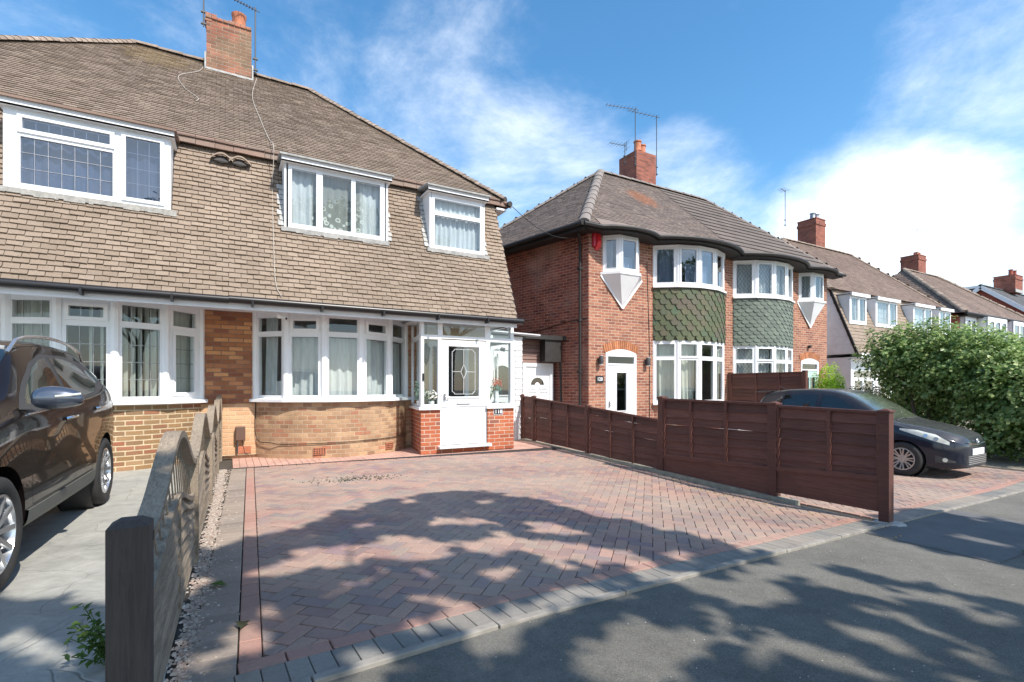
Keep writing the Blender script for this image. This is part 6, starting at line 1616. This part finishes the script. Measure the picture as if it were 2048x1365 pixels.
for sd_ in (-1, 1):
    c2.patch('front_door_window', CARGLASS, T2, [(1.42, .985), (2.25, 1.01)], [(1.42, 1.02), (1.62, 1.16), (1.85, 1.33), (2.05, 1.41), (2.25, 1.43)], sd_)
    c2.patch('front_quarter_window', CARGLASS, T2, [(1.18, .965), (1.38, .98)], [(1.18, .975), (1.38, 1.075)], sd_, nx=8)
    c2.patch('rear_door_window', CARGLASS, T2, [(2.36, 1.02), (3.05, 1.05)], [(2.36, 1.435), (2.8, 1.435), (3.05, 1.41)], sd_)
    c2.patch('rear_quarter_window', CARGLASS, T2, [(3.10, 1.055), (3.35, 1.14)], [(3.10, 1.40), (3.35, 1.22)], sd_, nx=8)
    lt = c2.patch('headlight', LAMP, T2, [(.17, .60), (.35, .66), (.60, .745), (.84, .825)], [(.17, .655), (.35, .765), (.60, .83), (.84, .855)], sd_, .006)
    for (s_, z) in ((.33, .70), (.47, .745)):
        m = MB(); p = c2.side(s_, z, sd_, .003); q = c2.side(s_, z, sd_, .011); m.tube([p, q], .032, 12); m.build('bulb_reflector', SILVER, lt, smooth=40)
    c2.patch('fog_light_recess', BLACKTRIM, T2, [(.10, .30), (.34, .29)], [(.10, .33), (.34, .42)], sd_, .003, nx=8)
    m = MB(); p = c2.side(.22, .345, sd_, -.01); q = c2.side(.22, .345, sd_, .014); m.tube([p, q], .036, 14); m.build('fog_light', LAMP, T2, smooth=40)
    m = MB(); cx_, cy_, cz = -1.33, sd_ * .93, 1.0; rows = []
    for i in range(9):
        a = math.pi * i / 8; k = math.sin(a) ** .6; rows.append([(cx_ + .06 * k * math.cos(t), cy_ - sd_ * .10 * math.cos(a), cz + .065 * k * math.sin(t)) for t in [2 * math.pi * j / 12 for j in range(12)]])
    m.grid(rows, closed=True); m.bar((cx_, sd_ * .80, cz - .03), (cx_, sd_ * .88, cz - .03), .05, .03); m.build('door_mirror', PAINT2, T2, smooth=True, normals=True)
    m = MB()
    for a, b in ((( 1.16, .90), (1.16, .30)), ((2.31, .98), (2.31, .30)), ((3.08, 1.03), (3.02, .62))):
        for i in range(8):
            s0, z0 = a[0] + (b[0] - a[0]) * i / 8, a[1] + (b[1] - a[1]) * i / 8; s1, z1 = a[0] + (b[0] - a[0]) * (i + 1) / 8, a[1] + (b[1] - a[1]) * (i + 1) / 8
            m.face([c2.side(s0 - .003, z0, sd_, .002), c2.side(s0 + .003, z0, sd_, .002), c2.side(s1 + .003, z1, sd_, .002), c2.side(s1 - .003, z1, sd_, .002)])
    m.build('door_gap', BLACKM, T2)
    c2.patch('tail_light', bpy.data.materials['tail_red'], T2, [(3.60, .82), (3.83, .80)], [(3.60, 1.02), (3.83, .94)], sd_)
# nose: badge, grille slats, plate
def nose(c, y, z):
    lo, hi = 0., .6
    for _ in range(30):
        mid = (lo + hi) / 2
        if c.y_at(mid, z) > abs(y): hi = mid
        else: lo = mid
    return -hi
def ring(m, cy_, cz, a, b, r_, n=20):
    m.tube([(nose(c2, cy_ + a * math.cos(t), cz) + .012, cy_ + a * math.cos(t), cz + b * math.sin(t)) for t in [2 * math.pi * i / n for i in range(n + 1)]], r_, 5)
m = MB(); ring(m, 0, .655, .062, .042, .006); ring(m, 0, .664, .036, .018, .005); ring(m, 0, .652, .015, .036, .004); m.build('emblem', CHROME, T2, smooth=True)
m = MB(); m.tube([(nose(c2, y, .60) + .006, y, .60 + .05 * (abs(y) / .45) ** 1.5) for y in [-.42 + .06 * i for i in range(15)]], .008, 5); m.build('grille_strip', CHROME, T2)
m = MB(); x = nose(c2, .3, .45); m.box(.0, -.26, .42, .018, .26, .53); m.build('number_plate', WPAINT, T2, bevel=.004)
m = MB()
for k in range(5):
    z = .27 + k * .032; m.tube([(nose(c2, y, z) + .004, y, z) for y in [-.40 + .08 * i for i in range(11)]], .007, 5)
g_ = m.build('grille_slat', GREYALLOY, T2); m = MB(); rows = [[(nose(c2, y, z) + .002, y, z) for y in [-.43 + .086 * i for i in range(11)]] for z in (.24, .33, .42)]; m.grid(rows); m.build('grille', BLACKTRIM, T2)
m = MB(); m.hexa([(-3.86, -.50, 1.47), (-3.86, .50, 1.47), (-3.45, .56, 1.475), (-3.45, -.56, 1.475), (-3.88, -.48, 1.49), (-3.88, .48, 1.49), (-3.42, .55, 1.51), (-3.42, -.55, 1.51)]); m.build('roof_spoiler', PAINT2, T2, bevel=.012)
m = MB(); m.tube([(-3.25, 0, 1.45), (-3.55, 0, 1.62)], .006, 5); m.build('roof_aerial', BLACKTRIM, T2)
m = MB(); m.tube([(-.99, -.55, .98), (-1.05, -.1, 1.012)], .012, 5); m.tube([(-1.03, -.05, 1.0), (-1.06, .5, 1.0)], .012, 5); m.build('wiper', BLACKTRIM, T2)

# ================================================================== PLANTS
def leafmat(name, a, b, c, trans=.35, rough=.55):
    M = MT(name); M.set(Roughness=rough); col = M.ramp(M.rnd(), [(0, a), (.5, b), (1, c)]); col = M.scale(col, M.rngmap(M.noise(1.7, 4), .3, .7, .8, 1.2)); M.col(col)
    tl = M.n('ShaderNodeBsdfTranslucent'); M.l(M.scale(col, 1.5), tl.inputs[0]); mx_ = M.n('ShaderNodeMixShader'); mx_.inputs[0].default_value = trans
    M.l(M.b.outputs[0], mx_.inputs[1]); M.l(tl.outputs[0], mx_.inputs[2]); M.l(mx_.outputs[0], M.out.inputs[0]); return M.m
LEAF = leafmat('maple_leaf', (.09, .16, .045), (.19, .29, .085), (.44, .52, .22), .40, rough=.40)
LEAFT = leafmat('street_tree_leaf', (.04, .075, .02), (.06, .11, .03), (.085, .14, .04))
CONIF = leafmat('yellow_green_conifer', (.30, .48, .03), (.40, .58, .05), (.48, .64, .08), .4)
DARKLEAF = leafmat('dark_shrub_leaf', (.035, .045, .02), (.06, .075, .03), (.10, .09, .04))
WEED = leafmat('weed_leaf', (.06, .12, .02), (.09, .17, .03), (.13, .22, .05))
BARK = simple('tree_bark', (.10, .075, .055), .9, .35, 8, bump=.6)
def leaves(name, C, Nn, size, mat, parent=None, asp=.62, fold=.18):
    n = len(C); C = np.asarray(C, float); Nn = np.asarray(Nn, float); Nn /= np.linalg.norm(Nn, axis=1)[:, None] + 1e-9
    r_ = nrng.normal(size=(n, 3)); A = np.cross(Nn, r_); A /= np.linalg.norm(A, axis=1)[:, None] + 1e-9; B = np.cross(Nn, A)
    s_ = (size * nrng.uniform(.6, 1.3, n))[:, None]
    V = np.stack([C - A * s_ * .5, C + B * s_ * asp * .5 + Nn * s_ * fold, C + A * s_ * .5, C - B * s_ * asp * .5 + Nn * s_ * fold], 1).reshape(-1, 3)
    me = bpy.data.meshes.new(name); me.vertices.add(4 * n); me.vertices.foreach_set('co', V.ravel()); me.loops.add(6 * n); me.polygons.add(2 * n)
    base = np.arange(n)[:, None] * 4; idx = np.concatenate([base + [[0, 2, 1]], base + [[0, 3, 2]]], 1).ravel()
    me.loops.foreach_set('vertex_index', idx); me.polygons.foreach_set('loop_start', np.arange(2 * n) * 3); me.polygons.foreach_set('loop_total', np.full(2 * n, 3)); me.update(calc_edges=True); me.validate()
    me.materials.append(mat); o = bpy.data.objects.new(name, me); COL.objects.link(o)
    if parent: o.parent = parent
    return o
def cloud(blobs, n, shell=.3, up=.55, rough=.22):
    """points through a set of ellipsoids, denser near the outside; lumpy"""
    from mathutils import noise as nz
    C = []; N = []; vol = [b[3] * b[4] * b[5] for b in blobs]; tot = sum(vol)
    for b, v in zip(blobs, vol):
        k = int(n * v / tot); d = nrng.normal(size=(k, 3)); d /= np.linalg.norm(d, axis=1)[:, None]; rad = 1 - np.abs(nrng.normal(0, shell, k)); rad = np.clip(rad, .05, 1)
        for i in range(k):
            q = Vector(d[i]); lump = 1 + rough * nz.noise(q * 3.1 + Vector((b[0], b[1], 0))) * 2 + .12 * nz.noise(q * 8 + Vector((0, b[1], b[0])))
            p = (b[0] + q.x * b[3] * rad[i] * lump, b[1] + q.y * b[4] * rad[i] * lump, b[2] + q.z * b[5] * rad[i] * lump)
            if p[2] < gz(p[0], p[1]) + .02: continue
            C.append(p); N.append((q.x + nrng.normal(0, .5), q.y + nrng.normal(0, .5), q.z + up + nrng.normal(0, .5)))
    return C, N
def trunk(m, p, q, r0, r1, wob=.06, seed=0, n=6):
    r_ = random.Random(seed); p, q = Vector(p), Vector(q); P = [p + (q - p) * i / n + (Vector((r_.gauss(0, wob), r_.gauss(0, wob), 0)) if 0 < i < n else Vector()) for i in range(n + 1)]
    m.tube(P, r0, 9, rs=[r0 + (r1 - r0) * i / n for i in range(n + 1)]); return P
T = thing('hedge_tree', 'broad overgrown maple hedge with pale green top right of the navy car', 'hedge', loc=(15.2, 5.3, -.35))
blobs = [(15.45, 6.5, 2.0, .85, .8, .8), (15.75, 5.75, 2.05, 1.0, .95, .85), (15.55, 4.75, 1.55, 1.1, 1.0, .95), (15.3, 4.0, 1.05, 1.15, 1.0, 1.0), (16.3, 5.0, 1.9, 1.0, 1.0, .7), (15.1, 3.3, .75, 1.1, .9, .95), (15.2, 4.3, .55, .9, .8, .95), (16.3, 6.2, .9, .9, .9, 1.1), (16.6, 4.0, 1.1, 1.0, 1.0, .9), (16.2, 3.0, .6, 1.2, .9, 1.0), (15.2, 5.6, 1.5, .6, .6, .6)]
C, N = cloud(blobs, 78000, .26, .8, .36)
C = [(a - 15.2, b - 5.3, c + .35) for a, b, c in C]; leaves('crown', C, N, .092, LEAF, T, .8)
m = MB(); rr = random.Random(5)
for i in range(9): b = blobs[i]; trunk(m, (rr.uniform(-.5, .5), rr.uniform(-.6, .8), 0), (b[0] - 15.2, b[1] - 5.3, b[2] + .2), .06, .02, .08, i)
m.build('trunk', BARK, T)
T = thing('conifer', 'small bright yellow green conifer in front of the pale green door', 'shrub', loc=(14.95, 8.0, -.1))
C, N = cloud([(0, 0, .75, .52, .52, .85), (0, 0, 1.35, .36, .36, .60), (.1, -.1, .5, .6, .6, .6)], 16000, .2, 1.0, .2); leaves('foliage', C, N, .07, CONIF, T, .35)
m = MB(); trunk(m, (0, 0, 0), (0, 0, 1.3), .04, .015); m.build('stem', BARK, T)
T = thing('shrub', 'dark low shrub with pale flowers between the conifer and the hedge', 'shrub', loc=(16.6, 8.0, -.2))
C, N = cloud([(0, 0, .75, .85, .6, .75), (.6, -.3, .8, .6, .5, .7)], 6000, .3); leaves('foliage', C, N, .08, DARKLEAF, T); C, N = cloud([(.4, -.4, .95, .7, .5, .5)], 160, .1); leaves('blossom', C, N, .06, PET, T)
m = MB(); trunk(m, (0, 0, 0), (.1, 0, .8), .03, .01); m.build('stem', BARK, T)
T = thing('weed', 'leafy green weed at the foot of the dark fence post', 'weed', loc=(-.50, 2.80, 0))
m = MB(); C = []; N = []; rr = random.Random(12)
for k in range(14):
    a = rr.uniform(1.8, 5.2); h = rr.uniform(.10, .30); l = rr.uniform(.05, .16); P = [Vector((.05 + l * t * math.cos(a), l * t * math.sin(a) + .03 * k / 9, h * t * (1.3 - .3 * t))) for t in (0, .25, .5, .75, 1)]
    m.tube(P, .0018, 4)
    for p in P[1:]:
        for _ in range(4): C.append((p.x + rr.gauss(0, .014), p.y + rr.gauss(0, .014), p.z + rr.gauss(0, .01))); N.append((rr.gauss(0, .5), rr.gauss(0, .5), 1))
leaves('leaf', C, N, .040, WEED, T, .45); m.build('stem', WEED, T)
def fallen(x, y, s_, mat, lab, grp=None):
    o = leaves('fallen_leaf', [(0, 0, .008)], [(.1, .1, 1)], s_, mat); o.location = (x, y, gz(x, y) + .006); tag(o, lab, 'leaf', grp)
fallen(-.06, 3.62, .10, WEED, 'green fallen leaf on the grey border blocks beside the wavy fence'); fallen(.06, 2.95, .11, DARKLEAF, 'curled olive leaf on the red border block strip')
fallen(5.9, 1.55, .10, DARKLEAF, 'dark crumpled leaf on the sunlit pavement beyond the tree shade'); fallen(7.2, 1.30, .10, DARKLEAF, 'dark leaf at the right edge of the pavement'); fallen(4.6, 7.1, .09, WEED, 'small green leaf in the sun in the middle of the brick drive')
# plants in the porch
def pot(loc, lab, kind, cat='plant', potmat=None):
    T = thing('potted_plant', lab, cat, loc=loc); m = MB(); m.lathe((0, 0, 0), [(0, 0), (.045, 0), (.06, .11), (.055, .115), (.05, .10), (0, .1)], 14); m.build('pot', potmat or WPAINT, T, smooth=40); rr = random.Random(hash(kind) % 99 if False else len(kind))
    if kind == 'white':
        C, N = cloud([(0, 0, .19, .13, .09, .09)], 260, .3); leaves('foliage', C, N, .045, WEED, T); C, N = cloud([(0, -.02, .22, .14, .09, .08)], 170, .1); leaves('blossom', C, N, .04, PET, T, .9)
    elif kind == 'spiky':
        m = MB()
        for k in range(14): a = rr.uniform(0, 6.28); l = rr.uniform(.1, .35); t = rr.uniform(.03, .12); m.hexa([(-.012, 0, .1), (.012, 0, .1), (.012, .004, .1), (-.012, .004, .1), (t * math.cos(a) - .003, t * math.sin(a), .1 + l), (t * math.cos(a) + .003, t * math.sin(a), .1 + l), (t * math.cos(a) + .003, t * math.sin(a) + .003, .1 + l), (t * math.cos(a) - .003, t * math.sin(a) + .003, .1 + l)])
        m.build('foliage', WEED, T)
    elif kind == 'redflower':
        C, N = cloud([(0, 0, .34, .10, .08, .09)], 130, .3); leaves('foliage', C, N, .05, simple('teal_leaf', (.06, .22, .20), .6), T); C, N = cloud([(.0, -.01, .47, .12, .08, .10)], 120, .2); leaves('blossom', C, N, .035, simple('red_flower', (.55, .07, .04), .6), T, .9)
        m = MB(); m.lathe((0, 0, 0), [(.045, 0), (.05, .3), (.04, .31)], 12); m.build('vase', WPAINT, T)
    else:
        C, N = cloud([(0, 0, .30, .11, .09, .22)], 420, .4); leaves('foliage', C, N, .05, simple('pale_leaf', (.30, .42, .33), .6), T)
pot((3.33, 8.97, .87), 'white flowering pot plant on the sill left of the porch door', 'white'); pot((3.19, 9.25, .87), 'tall pale leafy plant at the left side glass of the porch', 'tall')
pot((4.56, 8.97, .87), 'spiky green plant on the sill right of the porch door', 'spiky'); pot((4.74, 9.02, .87), 'red artificial flowers in a tall white vase on the porch sill', 'redflower')
pebbles('moss', 330, lambda r_: (r_.gauss(1.55, .28), r_.gauss(6.95, .12)), .014, simple('dark_moss', (.05, .05, .035), .95), 'dark mossy patch in the block joints in front of the left bay window', 'moss')
T = thing('overhead_cable', 'thin dark cable sagging from the mansard corner to the brick house roof', 'cable', loc=(5.3, 9.45, 5.2)); m = MB(); m.tube([(2.6 * t, .6 * t, -.35 * math.sin(math.pi * t) - .1 * t) for t in [i / 10 for i in range(11)]], .007, 5); m.build('wire', BLACKM, T)
# unidentified blue and white object beyond the fence, box shape made up
T = thing('blue_white_item', 'blue and white plastic item just visible above the fence left of the navy car', 'unknown', loc=(9.6, 7.0, -.13)); m = MB()
m.hexa([(-.3, -.2, .0), (.3, -.2, .0), (.3, .2, .0), (-.3, .2, .0), (-.36, -.25, .98), (.36, -.25, .98), (.36, .25, .98), (-.36, .25, .98)]); m.build('item_body', WPAINT, T, bevel=.03)
m = MB(); m.tube([(-.38, -.27, 1.0), (.38, -.27, 1.0), (.38, .27, 1.0), (-.38, .27, 1.0), (-.38, -.27, 1.0)], .022, 8); m.build('rim', simple('blue_plastic', (.03, .06, .30), .35), T)

# ---- street trees behind the viewer: they throw the dappled shade
def inpoly(x, y, P):
    c = False; j = len(P) - 1
    for i in range(len(P)):
        if (P[i][1] > y) != (P[j][1] > y) and x < (P[j][0] - P[i][0]) * (y - P[i][1]) / (P[j][1] - P[i][1]) + P[i][0]: c = not c
        j = i
    return c
RGT = Vector((.8702, -.4927, 0))
def pix(p):
    d = Vector(p) - Vector((0, 0, 1.25)); f = d.dot(FWD); 
    return (1024 + 1000 * d.dot(RGT) / f, 774 - 1000 * d.z / f) if f > .05 else None
SH = [[(-300, 1165), (230, 1225), (330, 1180), (430, 1085), (560, 1070), (640, 1045), (700, 1018), (790, 998), (880, 983), (1010, 990), (1100, 1010), (1200, 1035), (1330, 1060), (1450, 1088), (1500, 1108), (1640, 1128), (1760, 1152), (1900, 1182), (2100, 1225), (2500, 1300), (2500, 3000), (-900, 3000)],
      [(1785, 1046), (1850, 1026), (1950, 1030), (2100, 1056), (2300, 1080), (2300, 1160), (2100, 1150), (2000, 1128), (1880, 1104), (1800, 1078)]]
HL = [(820, 1098, 85, 30, 5), (670, 1112, 95, 26, 0), (560, 1140, 60, 22, 0), (1115, 1062, 70, 14, 10), (975, 1096, 75, 17, 5), (900, 1045, 60, 12, 0), (1140, 1108, 100, 24, 10), (1250, 1125, 85, 22, 12), (1370, 1120, 60, 15, 10), (490, 1295, 78, 46, -10), (700, 1182, 45, 24, 0), (850, 1202, 50, 22, 0),
      (870, 1250, 105, 24, -10), (1045, 1228, 80, 22, -12), (1160, 1190, 75, 20, -10), (1290, 1160, 60, 18, -8), (1530, 1188, 95, 36, 8), (1740, 1185, 120, 20, 12), (1650, 1148, 120, 16, 12), (1320, 1300, 120, 60, 15), (1240, 1350, 110, 40, 10), (1520, 1278, 160, 22, 20), (1700, 1330, 150, 24, 22), (1860, 1255, 120, 16, 18), (1400, 1168, 70, 20, 8), (1560, 1148, 80, 14, 12), (80, 1300, 110, 34, 10), (1900, 1205, 110, 15, 12), (1440, 1230, 60, 16, 15), (610, 1215, 45, 18, 0), (1010, 1150, 50, 14, 5), (1980, 1310, 90, 18, 20)]
from mathutils import noise as mnz
C = [[], []]; N = [[], []]; tries = 0; want = 60000; k1, k2 = SUN.x / SUN.z, SUN.y / SUN.z
while len(C[0]) + len(C[1]) < want and tries < 900000:
    tries += 1; gx_, gy_ = rng.uniform(-5, 13), rng.uniform(-3.2, 5.6)
    jn = Vector((gx_ * 5, gy_ * 5, 1)); jx, jy = gx_ + rng.gauss(0, .03) + .16 * mnz.noise(jn), gy_ + rng.gauss(0, .03) + .16 * mnz.noise(jn + Vector((9, 4, 2))); p = pix((jx, jy, gz(jx, jy)))
    if p is None or p[1] > 1500 or p[0] < -300 or p[0] > 2300:
        if mnz.noise(Vector((gx_ * 1.1, gy_ * 1.1, 3))) < -.05: continue
        if gy_ > 2.5: continue
    else:
        if not any(inpoly(p[0], p[1], q) for q in SH): continue
        ok = True
        for (hx, hy, a_, b_, an) in HL:
            dx, dy = p[0] - hx, p[1] - hy; c_, s_ = math.cos(R(an)), math.sin(R(an)); u, v = (dx * c_ + dy * s_) / a_, (-dx * s_ + dy * c_) / b_
            if u * u + v * v < 1: ok = False; break
        if not ok: continue
        if mnz.noise(Vector((gx_ * 2.2, gy_ * 1.6, 7))) + .55 * mnz.noise(Vector((gx_ * 7.5, gy_ * 6, 2))) < -.30: continue
    for _ in range(6):
        z = rng.uniform(4.8, 8.6); q = (gx_ + k1 * z, gy_ + k2 * z, z); pp = pix(q)
        if pp is None or pp[1] < -60 or pp[0] > 2200 or pp[0] < -150: break
    else: continue
    t = 0 if gx_ < 4.2 else 1; C[t].append(q); N[t].append((rng.gauss(0, .6), rng.gauss(0, .6), 1))
for t, (tx, lb) in enumerate(((1.3, 'broad street tree behind the viewer shading the brick drive'), (8.6, 'second street tree behind the viewer shading the far pavement'))):
    T = thing('street_tree', lb, 'tree', 'street trees', loc=(tx, -3.3, -.15)); Cc = [(a - tx, b + 3.3, c + .15) for a, b, c in C[t]]; leaves('crown', Cc, N[t], .17, LEAFT, T, .75)
    m = MB(); P = trunk(m, (0, 0, 0), (.2, .4, 4.2), .20, .13, .04, t); rr = random.Random(t)
    for k in range(12):
        q = Cc[rr.randrange(len(Cc))]; trunk(m, P[-1 - (k % 3)], (q[0] * .9, q[1] * .9, q[2]), .05, .012, .12, k)
    m.build('trunk', BARK, T)
